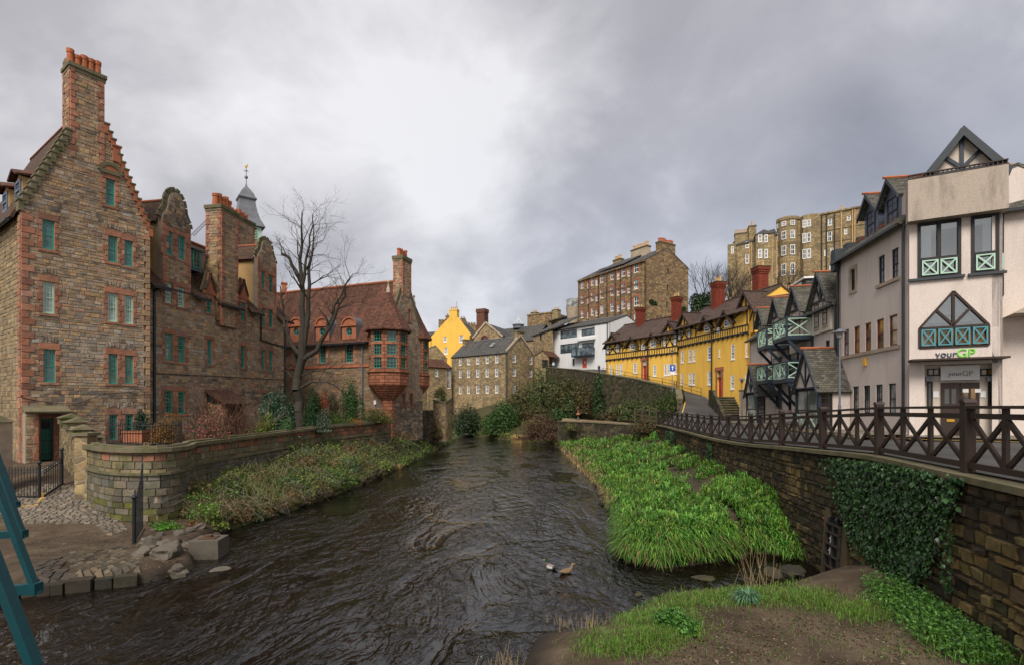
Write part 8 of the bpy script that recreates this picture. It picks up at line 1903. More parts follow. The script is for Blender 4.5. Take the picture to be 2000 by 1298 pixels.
 blades('straw_blades', np.stack([.3 * r * np.cos(a),.2 * r * np.sin(a), np.zeros(n)],1), rng.uniform(.2,.6, n), rng.uniform(.015,.03, n), a, rng.uniform(.1,.9, n), colmix(n, [(.4,.26,.1),(.5,.36,.16)],.2), 'leaf', o)
near_plants()
def garden_plants():
 def at(px, py, Y): p = gp(px, Y, py=py); return (p.x, p.y, p.z)
 D = 'leaf'
 # (px centre, py base, depth, half width px, height px)
 def S_(nm, lb, px, py, Y, w, h, n, leaf, pal, **k): shrub(nm, lb, at(px, py, Y),(w * 1.28 * Y / 1000, w * Y / 1000 * 1.1, h * 1.25 * Y / 1000), int(n * 1.4), leaf, pal, **k)
 S_('clipped_yew', 'narrow dark clipped yew beside the basement windows', 279,860,27.5,13,62,2600,.09,[(.012,.045,.02),(.02,.06,.028)], lobes=14, core=.6)
 S_('golden_heather', 'rounded orange-brown bush behind the iron railing', 327,862,24.6,38,50,5000,.075,[(.22,.09,.012),(.28,.13,.02),(.16,.07,.012),(.12,.085,.015)], lobes=16, core=.5)
 S_('camellia', 'pink-flowering bush spilling over the garden wall', 412,876,24.5,40,72,2600,.09,[(.07,.085,.025),(.10,.10,.03),(.13,.075,.04),(.42,.12,.12),(.34,.085,.09)], lobes=14, core=.2, twig=60)
 S_('green_garden_bush', 'low yellow-green bush under the pale bare shrub', 512,850,30,24,40,1500,.1,[(.12,.15,.02),(.16,.19,.03)], lobes=8, twig=30)
 S_('box_bush', 'small rounded green bush at the garden wall below the evergreens', 558,846,31.0,17,28,1400,.09,[(.05,.11,.03),(.07,.14,.04)], lobes=8, core=.5)
 S_('dark_laurel', 'large dark evergreen left of the bare tree', 548,838,37,42,78,6500,.13,[(.014,.05,.02),(.022,.07,.03),(.035,.09,.045)], mat='leaf_glossy', lobes=16, core=.45)
 S_('dark_conifer', 'upright dark green conifer right of the bare tree trunk', 612,842,34.5,23,82,6500,.1,[(.012,.045,.012),(.02,.06,.016),(.03,.075,.02)], lobes=20, core=.55)
 S_('variegated_shrub', 'grey-green variegated shrub leaning on the conifer', 632,842,33.6,13,66,1500,.09,[(.09,.13,.09),(.16,.20,.14),(.05,.09,.05)], lobes=10)
 S_('red_photinia', 'tall shrub with bright red leaves', 632,822,38.5,13,62,1700,.11,[(.33,.035,.015),(.42,.06,.02),(.22,.03,.015)], lobes=9)
 S_('dusky_rhododendron', 'dusky pink-brown shrub between the red shrub and the hall', 655,815,40,24,64,2400,.12,[(.13,.075,.05),(.16,.10,.075),(.09,.085,.04),(.07,.10,.03)], lobes=12, core=.3)
 S_('tall_green_shrub', 'tall mid-green shrub against the hall wall', 686,818,43,20,76,4200,.13,[(.04,.12,.025),(.06,.16,.03),(.03,.085,.02)], lobes=14, core=.4)
 S_('low_green_shrub', 'low leafy green shrub in front of the red-leaved one', 662,832,38,26,30,1800,.11,[(.06,.14,.02),(.10,.18,.03)], lobes=9)
 S_('orange_heather', 'low mound of orange heather on the garden wall', 690,829,38.8,17,13,1300,.07,[(.40,.14,.02),(.48,.19,.03),(.28,.10,.02)], lobes=10, core=.5)
 S_('corner_shrub', 'spreading yellow-green shrub below the corbelled oriel', 738,824,41,26,26,2600,.11,[(.09,.12,.02),(.12,.15,.03),(.10,.075,.03)], lobes=12)
 # bare shrubs: red twiggy and pale twiggy
 for nm, lb, px, py, Y, n, H, sp, mat in (('red_twig_shrub', 'tall bare shrub with a vase of reddish stems', 425,872,25.4,18,3.6,.55, 'twig_red'),('pale_twig_shrub', 'bare pale-stemmed shrub with arching twigs in the garden', 520,846,30.4,8,2.3,.9, 'twig_pale'),('brown_twig_shrub', 'low brown twiggy shrub between the camellia and the pale shrub', 472,862,27.3,22,1.6,.7, 'twig_red')):
  b = at(px, py, Y); segs = []
  for i in range(n): a = rng.uniform(0,6.28); d = np.array([math.cos(a) * sp, math.sin(a) * sp, 1.0]); grow(b, d / np.linalg.norm(d), H * rng.uniform(.4,.62),.022,2, segs, .45,.12,(1,2),.6,.1)
  t = thing(nm, lb, 'shrub', T(b)); A = np.array(segs); A[:, :3] -= b; A[:, 3:6] -= b; twigs('stem', A, mat, t, 4)
 # garden trough by the basement window
 p = at(268,862,24.6); o = thing('stone_planter', 'square carved stone planter inside the railing', 'planter', T(p)); MB().box(-.45,.45,-.3,.3,0,.45).box(-.5,.5,-.35,.35,.45,.53).build('body', 'red_dress', o); MB().box(-.42,.42,-.27,.27,.531,.56).build('soil', 'soil', o)
 # wooden rail fence in front of the orange heather
 A, B = gp(645,38.2, py=830), gp(676,39.3, py=828); f = thing('slat_fence', 'short dark upright-slat fence on the garden wall', 'fence')
 for i in range(12): p = A + (B - A) * i / 11; MB().box(-.04,.04,-.015,.015,-.1,.62).build('slat', 'dark_wood', f, T(p))
 MB().bar(A + Vector((0,0,.5)), B + Vector((0,0,.5)),.03,.05).build('rail', 'dark_wood', f)
garden_plants()
def big_tree():
 Y = 35.0; g = lambda px, py, dy=0: np.array(tuple(gp(px, Y + dy, py=py))); segs = []
 def limb(pts, r0, r1, kids=2, every=1, L=1.6, depth=2):
  P = [g(*p) for p in pts]; n = len(P) - 1
  k = max(len(P) * 2,6);
  pts_ = []
  acc = [0];
  for a, b in zip(P, P[1:]): acc.append(acc[-1] + np.linalg.norm(b - a))
  ts = np.linspace(0, acc[-1], k); pts_ = np.stack([np.interp(ts, acc, [p[j] for p in P]) for j in range(3)],1); pts_[1:-1] += rng.normal(0,.06,(k - 2,3))
  for i in range(k - 1):
   ra, rb = r0 + (r1 - r0) * i / (k - 1), r0 + (r1 - r0) * (i + 1) / (k - 1); segs.append((*pts_[i], *pts_[i + 1], ra, rb))
   if i >= every:
    for _ in range(kids):
     d = pts_[i + 1] - pts_[i]; d /= np.linalg.norm(d); s = rng.normal(size=3); s -= s.dot(d) * d; s /= np.linalg.norm(s); dd = d * .5 + s * .8 + np.array([0,0,.15]); grow(pts_[i + 1], dd / np.linalg.norm(dd), L * rng.uniform(.6,1.1), min(rb * .4,.05), depth, segs, .55,.05,(2,2),.6,.2)
 limb([(588,842),(582,790),(578,745),(590,700)],.34,.28,0)
 limb([(590,700),(592,640),(588,560),(587,480),(590,415)],.27,.04,2,3,1.55)
 limb([(590,700),(598,640),(602,590),(606,510),(613,440)],.24,.03,2,3,1.5)
 limb([(588,560),(578,525),(565,505),(550,496)],.13,.09,1,3,1.0)
 limb([(590,562),(598,520),(603,485),(610,420)],.12,.03,2,2,1.3)
 limb([(588,705),(620,680),(645,640),(663,600),(672,560),(684,545)],.2,.04,2,3,1.4)
 limb([(636,650),(650,610),(670,560),(690,535)],.1,.03,2,1,1.1)
 limb([(584,690),(566,665),(556,640),(548,560)],.15,.04,2,2,1.1)
 limb([(582,760),(610,745),(650,750),(675,770)],.1,.02,2,1,1.6); limb([(580,735),(640,720),(660,705)],.06,.02,2,1,1.4); limb([(578,740),(555,720),(535,715)],.05,.02,2,1,1.0)
 b = tuple(g(588,842)); split_tree('bare_tree', 'tall bare pollarded tree in the garden in front of the hall', b, segs, 'bark', rcut=.03)
big_tree()
def lane_creeper():
 t = thing('wall_creeper', 'olive and rust creeper trailing over the lane retaining wall', 'creeper'); L = [gp(1331,52, py=788), gp(1328,57, py=768), gp(1250,64, py=748), gp(1180,71, py=736)]; C = []; N = []; cl = []
 for a, b in zip(L, L[1:]):
  u = Vector((b.x - a.x, b.y - a.y, 0)); ln = u.length; u /= ln; nn = np.array([u.y, -u.x]) * -1.0
  n = int(ln * 900); f = rng.random(n); dz = rng.random(n) ** 1.3 * 5.2; x = a.x + (b.x - a.x) * f; y = a.y + (b.y - a.y) * f; z = a.z + (b.z - a.z) * f + .5 - dz; m = vnoise(x * 2 + y, dz * .5,1.1,2.0) + .3 * vnoise(y * 2, z, .4,1.0) > dz * .17 - .55
  o = -.14 - .22 * rng.random(n); sx, sy = -u.y, u.x; P = np.stack([x + sx * o, y + sy * o, z],1)[m]; C.append(P); N.append(np.tile([-sx, -sy, .5],(len(P),1)) + .5 * rng.normal(size=(len(P),3)))
 C = np.concatenate(C); N = np.concatenate(N); leaves('foliage', C, N, rng.uniform(.14,.3, len(C)), colmix(len(C),[(.08,.095,.025),(.06,.085,.02),(.11,.10,.03),(.12,.07,.03),(.045,.07,.02)],.35), 'leaf', t, .7, tipdir=np.array([[0,0,-1.0]]))
lane_creeper()
def far_trees():
 for nm, lb, px, py, Y, H, n in (('bare_hill_tree', 'bare branching tree on the hill right of the brown tenement', 1385,600,92,9.5,5),('bare_hill_tree', 'wider bare tree against the terrace behind the red chimneys', 1425,600,96,10,6),('bare_hill_tree', 'bare tree at the foot of the round bay', 1530,560,100,6,4),('bare_hill_tree', 'small bare tree just behind the third red chimney', 1450,605,90,8,5)):
  b = np.array(tuple(gp(px, Y, py=py + 30))); segs = []
  for i in range(n): a = rng.uniform(0,6.28); d = np.array([math.cos(a) * .35, math.sin(a) * .35,1]); grow(b, d / np.linalg.norm(d), H * .45,.16,3, segs, .5,.12,(2,3),.6,.12, minr=.014)
  split_tree(nm, lb, tuple(b), segs, 'twig', .06, 'bare trees on the hill')
 def S_(nm, lb, px, py, Y, w, h, n, leaf, pal, **k): p = gp(px, Y, py=py); shrub(nm, lb, (p.x, p.y, p.z),(w * Y / 1000, w * Y / 1000 * .8, h * Y / 1000), n, leaf, pal, **k)
 dk = [(.02,.05,.016),(.03,.065,.02),(.04,.05,.02)]; ol = [(.07,.085,.02),(.09,.10,.028),(.10,.075,.03)]; br = [(.10,.05,.028),(.13,.065,.035),(.08,.055,.025)]; gr = [(.05,.11,.02),(.07,.14,.03),(.035,.08,.02)]
 S_('dark_evergreen', 'dark evergreen thicket on the hill beside the tenement gable', 1375,628,88,40,62,5000,.5, dk, lobes=16, core=.5)
 S_('dark_evergreen', 'low dark evergreen behind the second red chimney', 1325,618,90,16,26,1500,.4, dk, lobes=8)
 S_('roof_bush', 'small bush at the foot of the tenement gable', 1275,596,100,10,14,500,.35, dk, lobes=6)
 S_('riverside_bush', 'olive bush right of the mill corner', 1018,822,80,44,82,5000,.34, ol, lobes=18, core=.4, twig=80)
 S_('riverside_bush', 'dark green bush at the foot of the mill', 982,846,77,42,70,5000,.32, gr, lobes=17, core=.45)
 S_('riverside_bush', 'ivy-dark bush under the mill wall by the water', 918,846,84,46,58,5000,.32, dk, lobes=18, core=.5)
 S_('riverside_bush', 'reddish brown bramble mound on the far river bend', 1052,856,63,60,66,6500,.2, br, lobes=20, core=.3, twig=260, stem='twig_red')
 S_('hillside_bush', 'large olive hedge below the white modern house', 1112,800,72,56,92,7500,.3, ol, lobes=24, core=.45, twig=120)
 S_('hillside_bush', 'rusty brown creeper below the orange door', 1148,806,68,30,70,4200,.26, br + ol, lobes=16, core=.4, twig=80)
 S_('hillside_bush', 'green bush at the left end of the white house wall', 1064,802,76,36,92,4600,.32, gr + ol, lobes=18)
 S_('hillside_bush', 'dark ivy mass on the lane wall corner', 1170,812,66,18,86,4200,.24, dk + gr, lobes=18, core=.5)
 S_('hillside_bush', 'dark green bush behind the stone garden ornament', 1096,832,68.5,46,56,4600,.26, gr + dk, lobes=16)
 S_('hillside_bush', 'olive scrub in front of the lane wall behind the terrace', 1205,818,62,40,34,3200,.24, ol + br, lobes=14, twig=80)
 S_('hillside_bush', 'rounded olive bush against the middle of the lane wall', 1238,818,58,34,58,3600,.2, ol + gr, lobes=16, core=.4, twig=70)
 S_('cascading_creeper', 'olive creeper hanging over the lane wall', 1296,818,53.5,38,66,6500,.18, ol + gr, lobes=18, core=.4, twig=70)
 S_('terrace_bush', 'brown-green bush at the near end of the terrace', 1255,842,47.5,34,34,3200,.16, ol + br, lobes=12, twig=80)
 S_('terrace_bush', 'low hedge along the terrace wall', 1120,838,57,26,14,1600,.18, ol, lobes=10)
 S_('buttress_bush', 'yellow-green bush on top of the lone buttress', 866,781,55.6,12,13,700,.14,[(.12,.16,.02),(.09,.12,.02)], lobes=7)
 S_('buttress_bush', 'brown scrub at the foot of the lone buttress', 845,852,56,40,36,3200,.2, br + ol, lobes=14, twig=120, stem='twig_red')
 S_('courtyard_bush', 'scrubby bush in front of the low tiled cottage', 858,775,92,18,28,1500,.3, ol, lobes=9, twig=40)
 # spiky terrace plants
 for px, py, Y, r, lb in ((1207,815,52,1.25, 'spiky strap-leaved plant at the middle of the terrace'),(1266,812,50,.95, 'smaller spiky plant near the fence end')):
  p = gp(px, Y, py=py); o = thing('cordyline', lb, 'plant', T(p)); n = 240; a = rng.uniform(0,6.28, n)
  blades('leaf_blades', np.stack([.1 * np.cos(a),.1 * np.sin(a), np.full(n, .3)],1), r * rng.uniform(.6,1.2, n), rng.uniform(.05,.08, n), a, rng.uniform(.2,1.1, n), colmix(n, [(.09,.12,.035),(.13,.16,.05),(.17,.15,.06),(.05,.08,.02)],.3), 'leaf', o)
  MB().tube((0,0,-.3),(0,0,.4),.12,.08,7).build('trunk', 'wood_veg', o)
far_trees()
# ================================================================ smaller things
ORD = 'first second third fourth fifth sixth seventh eighth ninth tenth eleventh twelfth thirteenth fourteenth fifteenth sixteenth'.split()
def rocks():
 me_cache = []
 def rock_mesh(seed):
  r = np.random.default_rng(seed); V = []; n, m = 18,11; F_ = []
  for j in range(m + 1):
   th = math.pi * j / m
   for i in range(n): ph = 2 * math.pi * i / n; V.append((math.sin(th) * math.cos(ph), math.sin(th) * math.sin(ph), math.cos(th)))
  V = np.array(V); f = 1 + .28 * np.sin(V @ r.normal(size=3) * 2.3 + r.uniform(0,6)) * .6 + .22 * np.sin(V @ r.normal(size=3) * 4.1 + r.uniform(0,6)) * .6; V *= f[:, None]; V = np.sign(V) * np.abs(V) ** .75; ph = V @ r.normal(size=(3,6)) * 7; V *= (1 + .035 * np.sin(ph).sum(1))[:, None]; pl = r.normal(size=(5,3)); pl /= np.linalg.norm(pl, axis=1)[:, None]
  for q in pl: e = V @ q - .72; V -= np.where(e > 0, e, 0)[:, None] * q * .85
  for j in range(m):
   for i in range(n): F_.append((j * n + i, (j + 1) * n + i, (j + 1) * n + (i + 1) % n, j * n + (i + 1) % n))
  return V, F_
 L = [(296,1078,.55,.2),(318,1082,.4,.16),(345,1072,.3,.12),(330,1100,.75,.3),(352,1058,.32,.13),(372,1050,.28,.11),(390,1042,.36,.12),(420,1038,.3,.1),(312,1060,.2,.1),(300,1050,.18,.08),(365,1078,.38,.14),(285,1098,.6,.18),(350,1112,.55,.25),(432,1100,.5,.06),(545,995,.7,.3),(630,982,.5,.2),(690,966,.6,.22),(770,934,.6,.22),(788,926,.6,.25),(748,940,.5,.2),
         (1186,958,.3,.16),(1178,978,.34,.2),(1190,990,.4,.2),(1200,1005,.3,.16),(1172,960,.28,.12),(1196,968,.3,.15),(1168,945,.3,.14),(1375,1118,.5,.05),(1246,1150,.16,.08),(1545,1105,.7,.12),(1510,1110,.5,.14)]
 for k, (px, py, w, h) in enumerate(L):
  q = gpz(px, py, .15)
  if 500 < px < 900: j = int(np.argmin([abs(q.y - y) for y in np.linspace(20,60,400)])); yy = np.linspace(20,60,400)[j]; q = Vector((float(np.interp(yy, [19.4,23.2,30.6,42.9,58],[-11.1,-10.2,-9.2,-8.6,-7.9])) - .1, yy, 0))
  z = max(gz1(q.x, q.y),-.02); V, F_ = rock_mesh(k + 3); V = V * np.array([w * .62, w * .5, h]); c = random.choice([(.10,.082,.062),(.07,.058,.045),(.125,.105,.08)]) if px < 500 else random.choice([(.05,.04,.026),(.035,.03,.022),(.07,.055,.036)])
  mb = MB(); mb.add([tuple(v) for v in V], F_, c); o = mb.build('rock', 'stone' if px < 500 else 'mossy_stone', None, smooth=False); o.location = (q.x, q.y, z + h * .3); o.rotation_euler.z = random.uniform(0,6)
  zone = 0 if px < 500 else (1 if px < 900 else 2); peers = sorted(p[0] + p[1] * .001 for p in L if (0 if p[0] < 500 else (1 if p[0] < 900 else 2)) == zone); od = ORD[peers.index(px + py * .001)]
  tag(o, od + (' from the left of the pale stones along the quay edge', ' from the left of the dark boulders under the left bank', ' from the left of the mossy stones at the foot of the green bank')[zone], 'rock', ('stones along the quay edge', 'boulders under the left bank', 'stones along the green bank')[zone])
 # quay nose: broken slab edge
 p = gpz(408,1085,.0); b = thing('mooring_block', 'square concrete block with rusty iron plate standing in the water by the quay', 'block', T((p.x, p.y, 0)) @ Matrix.Rotation(.12,4, 'Z'))
 MB().prism([(-.46,-.4),(.46,-.4),(.44,.58),(-.44,.58)],-.4,.4).build('body', 'old_concrete', b); MB().box(-.25,.25,-.2,.2,.581,.61).lathe([(.12,0),(.12,.08),(.05,.08)],10,(0,0,.61)).build('iron_plate', 'rust', b)
simple('rust', (.09,.05,.03),.7,.6,8,.4)
rocks()
def pebbles():
 for nm, lb, poly, n, pal, mat in (('path_pebbles', 'small stones and bits of litter strewn on the trodden path', [(1350,1185),(1640,1200),(1990,1297),(1200,1297),(1250,1270)],2600,[(.15,.115,.08),(.10,.075,.05),(.19,.15,.105),(.07,.05,.035)], 'stone'),('quay_grit', 'grit and small stones scattered over the quay', [(60,1030),(260,1030),(350,1095),(300,1140),(70,1150)],1800,[(.17,.13,.09),(.12,.09,.06),(.23,.18,.13),(.07,.055,.04)], 'stone')):
  X, Y, Z = scatter_px(n, poly, gz); d, ins = dist_in(X, Y); k = ~ins & (X < xwall(Y) - .3); X, Y, Z = X[k], Y[k], Z[k]; n = len(X); s = rng.gamma(1.6,.0045, n) + .004; B = np.array([(1,0,0),(0,1,0),(-1,0,0),(0,-1,0),(0,0,.7)])
  V = (B[None] * (1 + .5 * rng.normal(size=(n, 5,1))) * s[:, None, None] + .3 * s[:, None, None] * rng.normal(size=(n, 5,3))) + np.stack([X, Y, Z],1)[:, None]; i = np.arange(n)[:, None] * 5; Fq = np.concatenate([np.stack([i[:, 0] + a, i[:, 0] + (a + 1) % 4, i[:, 0] + 4],1) for a in range(4)])
  o = npmesh(nm, V.reshape(-1,3), Fq, mat, None, np.tile(colmix(n, pal, .3),(4,1)), False, 'stuff'); tag(o, lb, 'gravel')
  X, Y, Z = scatter_px(1500, poly, gz, soft=14.0); d, ins = dist_in(X, Y); k = ~ins & (X < xwall(Y) - .3) & (vnoise(X, Y, .8,4.0) > -.3); X, Y, Z = X[k], Y[k], Z[k]; n = len(X); leaves('dead_leaves', np.stack([X, Y, Z + .012],1), rng.normal(size=(n, 3)) * .35 + [0,0,1], rng.uniform(.025,.07, n), colmix(n, [(.10,.055,.03),(.15,.085,.04),(.06,.04,.025),(.07,.10,.03)],.35), 'leaf', o, .55, 'stuff')
pebbles()
def gates():
 def leaf(name, label, A, B, h0, h1, n, swoop=False, post=None):
  t = thing(name, label, 'gate'); A, B = Vector(A), Vector(B); hf = lambda f: h0 + (h1 - h0) * (f ** 1.8 if swoop else f); Z = Vector((0,0,1))
  for i in range(n + 1):
   f = i / n; p = A + (B - A) * f; MB().tube(p + Z * .06, p + Z * hf(f),.013, n=5).tube(p + Z * hf(f), p + Z * (hf(f) + .1),.02,.003, n=5).build('bar', 'black_iron', t)
  MB().bar(A + Z * .1, B + Z * .1,.03,.05).build('rail', 'black_iron', t); MB().path([A + (B - A) * f + Z * (hf(f) - .16) for f in np.linspace(0,1,8)],.02,5).build('rail', 'black_iron', t); MB().path([A + (B - A) * f + Z * (hf(f) - .04) for f in np.linspace(0,1,8)],.018,5).build('rail', 'black_iron', t)
  for P_, h in (post or []): MB().tube(P_, P_ + Z * h, .055, n=8).lathe([(.02,0),(.07,.05),(.085,.1),(.06,.16),(.02,.19)],10, tuple(P_ + Z * h)).build('post', 'black_iron', t)
  return t
 G = lambda px, py, z: (lambda q: Vector((q.x, q.y, gz1(q.x, q.y) - .02)))(gpz(px, py, z))
 a, b = Vector(G(262,1060,.42)), Vector(G(279,1030,.45)); leaf('iron_gate', 'open black iron gate leaf swooping up against the bastion', a, b, 1.35,2.55,9, True, [(a, 1.42)])
 a, b, c = Vector(G(0,968,1.1)), Vector(G(77,975,.95)), Vector(G(121,940,1.5)); leaf('iron_gate', 'black iron gate across the cobbled ramp', a, b, 1.25,1.25,13, False, [(b, 1.4)])
 t = leaf('iron_gate', 'narrow black iron gate with a strip of pictures hung on it', b + Vector((.1,.1,0)), c, 1.2,1.25,8, False, [(c, 1.5)])
 u = (c - b).normalized(); p = b + (c - b) * .1 + Vector((0,-.05,1.0)); q = b + (c - b) * .85 + Vector((0,-.05,1.0)); bd = MB().bar(p, q, .015,.22).build('picture_board', 'white_paint', t)
 for i, m in enumerate(('road_sign_blue', 'concrete', 'teal_x', 'maroon', 'road_sign_blue')): f = .1 + i * .18; s = p + (q - p) * f; MB().bar(s + Vector((0,-.02,0)), s + (q - p) * .13 + Vector((0,-.02,0)),.01,.15).build('picture', m, bd)
 # pale pier at the extreme left
 p = gp(-12,21.5, z=1.4); o = thing('gate_pier', 'pale stone gate pier with mossy pyramid cap at the left edge', 'pier', T(p)); MB().box(-.4,.4,-.4,.4,-.5,2.75).build('shaft', 'sand_dress', o); MB().add([(-.48,-.48,2.75),(.48,-.48,2.75),(.48,.48,2.75),(-.48,.48,2.75),(0,0,3.15)],[(0,1,4),(1,2,4),(2,3,4),(3,0,4),(3,2,1,0)]).build('cap', 'stone_cap', o)
gates()
def footbridge():
 t = thing('footbridge', 'teal painted steel footbridge outriggers at the left edge', 'bridge'); E = [(-2.1,2.45),(-3.91,4.2),(-5.73,6.0),(-7.55,7.8)]
 for x, y in E:
  e = Vector((x - (.09 if y < 3 else 0), y, 3.31)); d = Vector((-1,-.25,0)).normalized()
  MB().bar(e, e + d * 2.4,.06,.08).build('cross_beam', 'teal_paint', t); MB().bar(e + Vector((.02,0,-.05)), e + Vector((-.62,0,1.62)),.042,.05, up=(0,1,0)).build('stay', 'teal_paint', t)
  MB().box(-.06,.03,-.04,.04,-.045,.045).build('bracket', 'teal_paint', t, T(e))
  MB().bar(e + d * 1.0 + Vector((0,0,.062)), e + d * 1.0 + Vector((-.0,0,1.6)),.07,.07).build('post', 'teal_paint', t)
 a = Vector((E[0][0], E[0][1],3.25)) + Vector((-1.1,-.3,0)); b = Vector((E[-1][0], E[-1][1],3.25)) + Vector((-1.1,-.3,0))
 MB().bar(a - (b - a) * .5, b + (b - a) * 1.2,.2,.3).build('girder', 'teal_paint', t); MB().bar(a - (b - a) * .5 + Vector((0,0,1.35)), b + (b - a) * 1.2 + Vector((0,0,1.35)),.08,.1).build('handrail', 'teal_paint', t)
footbridge()
def sluice():
 # iron flap gate on the river wall
 s = min(np.linspace(0, RW.len, 800), key=lambda a: abs(1000 + 1000 * RW.at(a)[0] / RW.at(a)[1] - 1637)); x, y, _ = RW.at(s, .12); x2, y2, _ = RW.at(s + .3,.12); M = mkw(Vector((x, y, .35)), Vector((x2, y2,.35)))
 t = thing('flap_gate', 'rusty black ribbed iron flap gate at the foot of the river wall', 'sluice gate', M @ Matrix.Rotation(math.radians(-4),4, 'X'))
 MB().box(-.36,.36,-.05,.02,0,1.25).build('plate', 'black_iron', t)
 for z in (.02,.33,.64,.95,1.19): MB().box(-.36,.36,-.13,-.051, z, z + .04).build('rib', 'rust_dark', t)
 for xx in (-.36,-.02,.32): MB().box(xx, xx + .04,-.12,-.052,.06,1.19).build('rib', 'rust_dark', t)
 for xx in (-.18,.18): MB().lathe([(.09,-.04),(.09,.04)],12, M=T((xx, -.06,1.36)) @ Matrix.Rotation(math.pi / 2,4, 'Y')).box(xx - .04, xx + .04,-.1,.05,1.2,1.4).build('hinge', 'black_iron', t)
 for z in (.45,.78): MB().box(-.26,-.1,-.056,-.051, z, z + .03).box(-.2,-.16,-.057,-.0515, z - .12, z + .1).build('paint_mark', 'white_paint', t)
 for sg in (-1,1): MB().box(sg * .5 - .12, sg * .5 + .12,-.05,.1,-.3,1.6).build('jamb', 'dark_jamb', t)
simple('rust_dark', (.035,.028,.022),.7,.6,8,.4); simple('dark_jamb', (.09,.065,.035),.9,.6,3,.5)
sluice()
def lamps():
 def lamp(label, px, Y, zb, zt, arm=False, r=.055):
  x = (px - 1000) / 1000 * Y; t = thing('street_lamp', label, 'street lamp', T((x, Y, zb)), 'street lamps on the road'); H = zt - zb
  MB().tube((0,0,0),(0,0, H * .3), r * 1.25, r * 1.15,10).tube((0,0, H * .3),(0,0, H - .35), r * .8, r * .65,10).build('post', 'grey_metal', t)
  h = MB().lathe([(.05,0),(.1,.05),(.13,.28)],10,(0,0, H - .36)).build('lantern', 'glass_pale', t); MB().lathe([(.3,0),(.28,.03),(.12,.1),(.03,.16)],14,(0,0, H - .08)).build('hood', 'grey_metal', t)
  return t
 lamp('tall grey street lamp in front of the surgery wing', 1640,23.0,3.45,8.2); lamp('small street lamp by the steps and stone pier', 1449,43.6,3.4,7.15, r=.045)
 t = lamp('street lamp carrying a round-topped blue road sign on the climbing lane', 1313,57.0,6.3,11.1, r=.05); z = EYE + (HY - 718) / 1000 * 57 - 6.3
 s = MB().box(-.3,.3,-.1,-.06, z - .35, z + .35).build('road_sign', 'road_sign_blue', t); MB().box(-.05,.05,-.115,-.101, z - .22, z + .12).add([(-.16,-.116, z + .06),(.16,-.116, z + .06),(0,-.116, z + .26)],[(0,1,2)]).build('arrow', 'white_paint', s); MB().box(-.26,.26,-.1,-.06, z - .75, z - .42).build('sign_plate', 'white_paint', t)
lamps()
def ducks():
 def duck(label, px, py, ang, drake):
  q = gpz(px, py, 0); t = thing('duck', label, 'duck', T((q.x, q.y, .01)) @ Matrix.Rotation(ang, 4, 'Z') @ Matrix.Scale(1.0,4), 'mallards on the river')
  # body: rings from tail to breast, neck and head, one surface
  R_ = [(-.27,.085,.005,.005),(-.22,.07,.05,.025),(-.12,.055,.095,.06),(0,.05,.115,.075),(.09,.055,.10,.075),(.145,.09,.065,.06),(.165,.14,.04,.045),(.175,.185,.04,.042),(.185,.215,.043,.04),(.2,.235,.03,.025),(.21,.24,.006,.006)]
  n = 12; V = []; F_ = []; C_ = []
  for x, z, w, h in R_:
   for i in range(n): a = 2 * math.pi * i / n; V.append((x + (.02 * math.sin(a) if x > .13 else 0), w * math.cos(a), z + h * math.sin(a)))
  for j in range(len(R_) - 1):
   for i in range(n):
    F_.append((j * n + i, (j + 1) * n + i, (j + 1) * n + (i + 1) % n, j * n + (i + 1) % n)); x = R_[j][0]; top = math.sin(2 * math.pi * (i + .5) / n)
    if drake: C_.append((.02,.02,.02) if x < -.2 else ((.42,.40,.38) if x < .08 and top < .55 else ((.20,.17,.15) if x < .08 else ((.10,.045,.03) if x < .14 else ((.5,.5,.48) if x < .16 else (.008,.06,.03))))))
    else: C_.append((.17,.11,.06) if top > 0 else (.24,.17,.10))
  mb = MB(); mb.v = V; mb.f = F_; mb.c = C_; mb.build('body', 'feather', t, smooth=True); MB().prism([(.225,.215),(.285,.205),(.285,.216),(.225,.237)],-.018,.018).build('bill', 'line_yellow', t)
 simple('feather', None, .7,.3,8,.1,60); duck('drake mallard with dark green head and pale flanks', 1076,1110,2.4, True); duck('brown speckled female mallard behind the drake', 1107,1118,.5, False)
ducks()
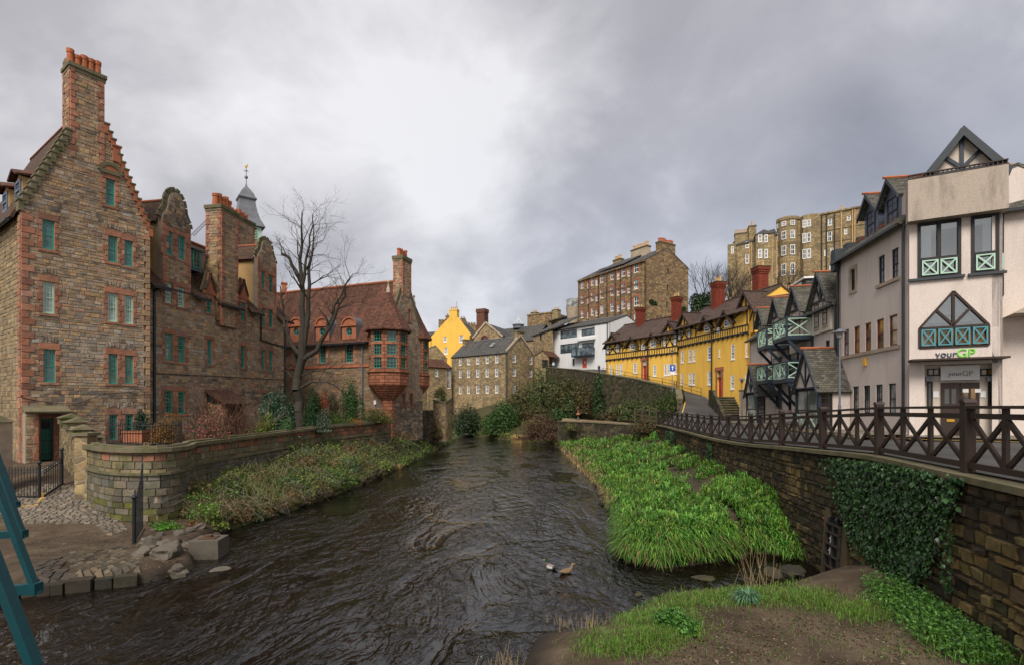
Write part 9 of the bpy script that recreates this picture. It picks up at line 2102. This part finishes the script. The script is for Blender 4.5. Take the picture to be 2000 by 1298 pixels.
def people():
 def person(label, px, py, Y, top, leg, h=1.7, face=.0):
  p = gp(px, Y, py=py); t = thing('person', label, 'person', T(p) @ Matrix.Rotation(face, 4, 'Z') @ Matrix.Scale(h / 1.7,4))
  J = {'pel': (0,0,.93,.14), 'wst': (0,0,1.08,.13), 'chs': (0,0,1.3,.165), 'nck': (0,0,1.47,.06), 'hed': (0,-.02,1.58,.095), 'top': (0,-.02,1.66,.08), 'shl': (-.17,0,1.4,.07), 'ell': (-.24,.03,1.14,.05), 'hal': (-.2,-.1,.95,.035), 'shr': (.17,0,1.4,.07), 'elr': (.25,.03,1.14,.05), 'har': (.2,-.12,.97,.035), 'kl': (-.1,-.06,.5,.075), 'al': (-.1,.06,.08,.05), 'tl': (-.1,-.1,.03,.045), 'kr': (.1,.03,.5,.075), 'ar': (.11,.12,.09,.05), 'tr': (.11,-.02,.03,.045)}
  E_ = [('pel', 'wst'),('wst', 'chs'),('chs', 'nck'),('nck', 'hed'),('hed', 'top'),('chs', 'shl'),('shl', 'ell'),('ell', 'hal'),('chs', 'shr'),('shr', 'elr'),('elr', 'har'),('pel', 'kl'),('kl', 'al'),('al', 'tl'),('pel', 'kr'),('kr', 'ar'),('ar', 'tr')]
  ks = list(J); me = bpy.data.meshes.new('body'); me.from_pydata([J[k][:3] for k in ks],[(ks.index(a), ks.index(b)) for a, b in E_],[]); o = link('body', me, None); m = o.modifiers.new('skin', 'SKIN')
  for v, k in zip(me.skin_vertices[0].data if me.skin_vertices else [], ks): v.radius = (J[k][3],) * 2
  if not me.skin_vertices:
   pass
  m2 = o.modifiers.new('sub', 'SUBSURF'); m2.levels = m2.render_levels = 1; bpy.context.view_layer.update(); dg = bpy.context.evaluated_depsgraph_get(); nm = bpy.data.meshes.new_from_object(o.evaluated_get(dg)); bpy.data.objects.remove(o)
  at = nm.color_attributes.new('Col', 'FLOAT_COLOR', 'CORNER'); a = np.ones((len(nm.loops),4), np.float32)
  for pl in nm.polygons:
   z = pl.center.z; c = leg if z < .92 else (top if z < 1.46 else ((.42,.26,.18) if pl.center.y < -.02 and z < 1.66 else (.04,.025,.015)))
   if z < .1: c = (.02,.02,.02)
   a[pl.loop_start:pl.loop_start + pl.loop_total, :3] = c
  at.data.foreach_set('color', a.ravel()); nm.materials.clear(); link('body', nm, 'feather', t)
 person('person in a pale jacket standing by the white house corner', 1081,722,101,(.45,.5,.6),(.05,.06,.1)); person('person in dark clothes walking on the lane beside the yellow house', 1170,732,79,(.05,.04,.05),(.04,.04,.06),1.65,.6)
people()
def bits():
 p = gp(1129,62, py=818); t = thing('garden_ornament', 'rust-topped stone ornament with a small lantern on the terrace', 'ornament', T(p) @ Matrix.Scale(.62,4)); MB().lathe([(.28,0),(.28,.15),(.14,.25),(.12,.7),(.3,.8),(.34,.95)],12).build('pedestal', 'old_concrete', t); MB().lathe([(.45,.95),(.4,1.05),(.1,1.2),(.06,1.9)],12).build('hood', 'red_dress', t); MB().lathe([(.08,1.9),(.2,2.0),(.2,2.3),(.05,2.5)],8).build('lantern', 'rust', t)
 A, B = gp(1240,50.5, py=800), gp(1283,48.0, py=806); f = thing('terrace_rail', 'weathered wooden post and rail at the fence end', 'railing')
 for i in range(4): q = A + (B - A) * i / 3; MB().box(-.06,.06,-.06,.06,-1.2,.25).build('post', 'wood_veg', f, T(q))
 for h in (.12,-.4): MB().bar(A + Vector((0,0, h)), B + Vector((0,0, h)),.05,.1).build('rail', 'wood_veg', f)
 q = gpz(1864,1241,1.2); o = MB().box(-.04,.04,-.025,.025,0,.03).build('litter_cup', 'white_paint'); o.location = (q.x, q.y, gz1(q.x, q.y) + .12); o.rotation_euler = (.4,.3,.5); tag(o, 'small crumpled white scrap in the weeds by the wall', 'litter')
 # sticks on the near ground
 p = gp(1487,44.0, py=818); b = thing('plant_pot', 'dark plant pot beside the left porch door', 'plant pot', T((p.x - .6, p.y - 1.2,3.64))); MB().lathe([(.16,0),(.22,.4),(.24,.4),(.18,.38)],10).build('pot', 'black_iron', b); n = 60; a = rng.uniform(0,6.28, n); blades('leaf_blades', np.stack([.1 * np.cos(a),.1 * np.sin(a), np.full(n, .38)],1), rng.uniform(.2,.45, n), rng.uniform(.02,.03, n), a, rng.uniform(.2,1, n), colmix(n, [(.06,.14,.03)],.3), 'leaf', b)
bits()
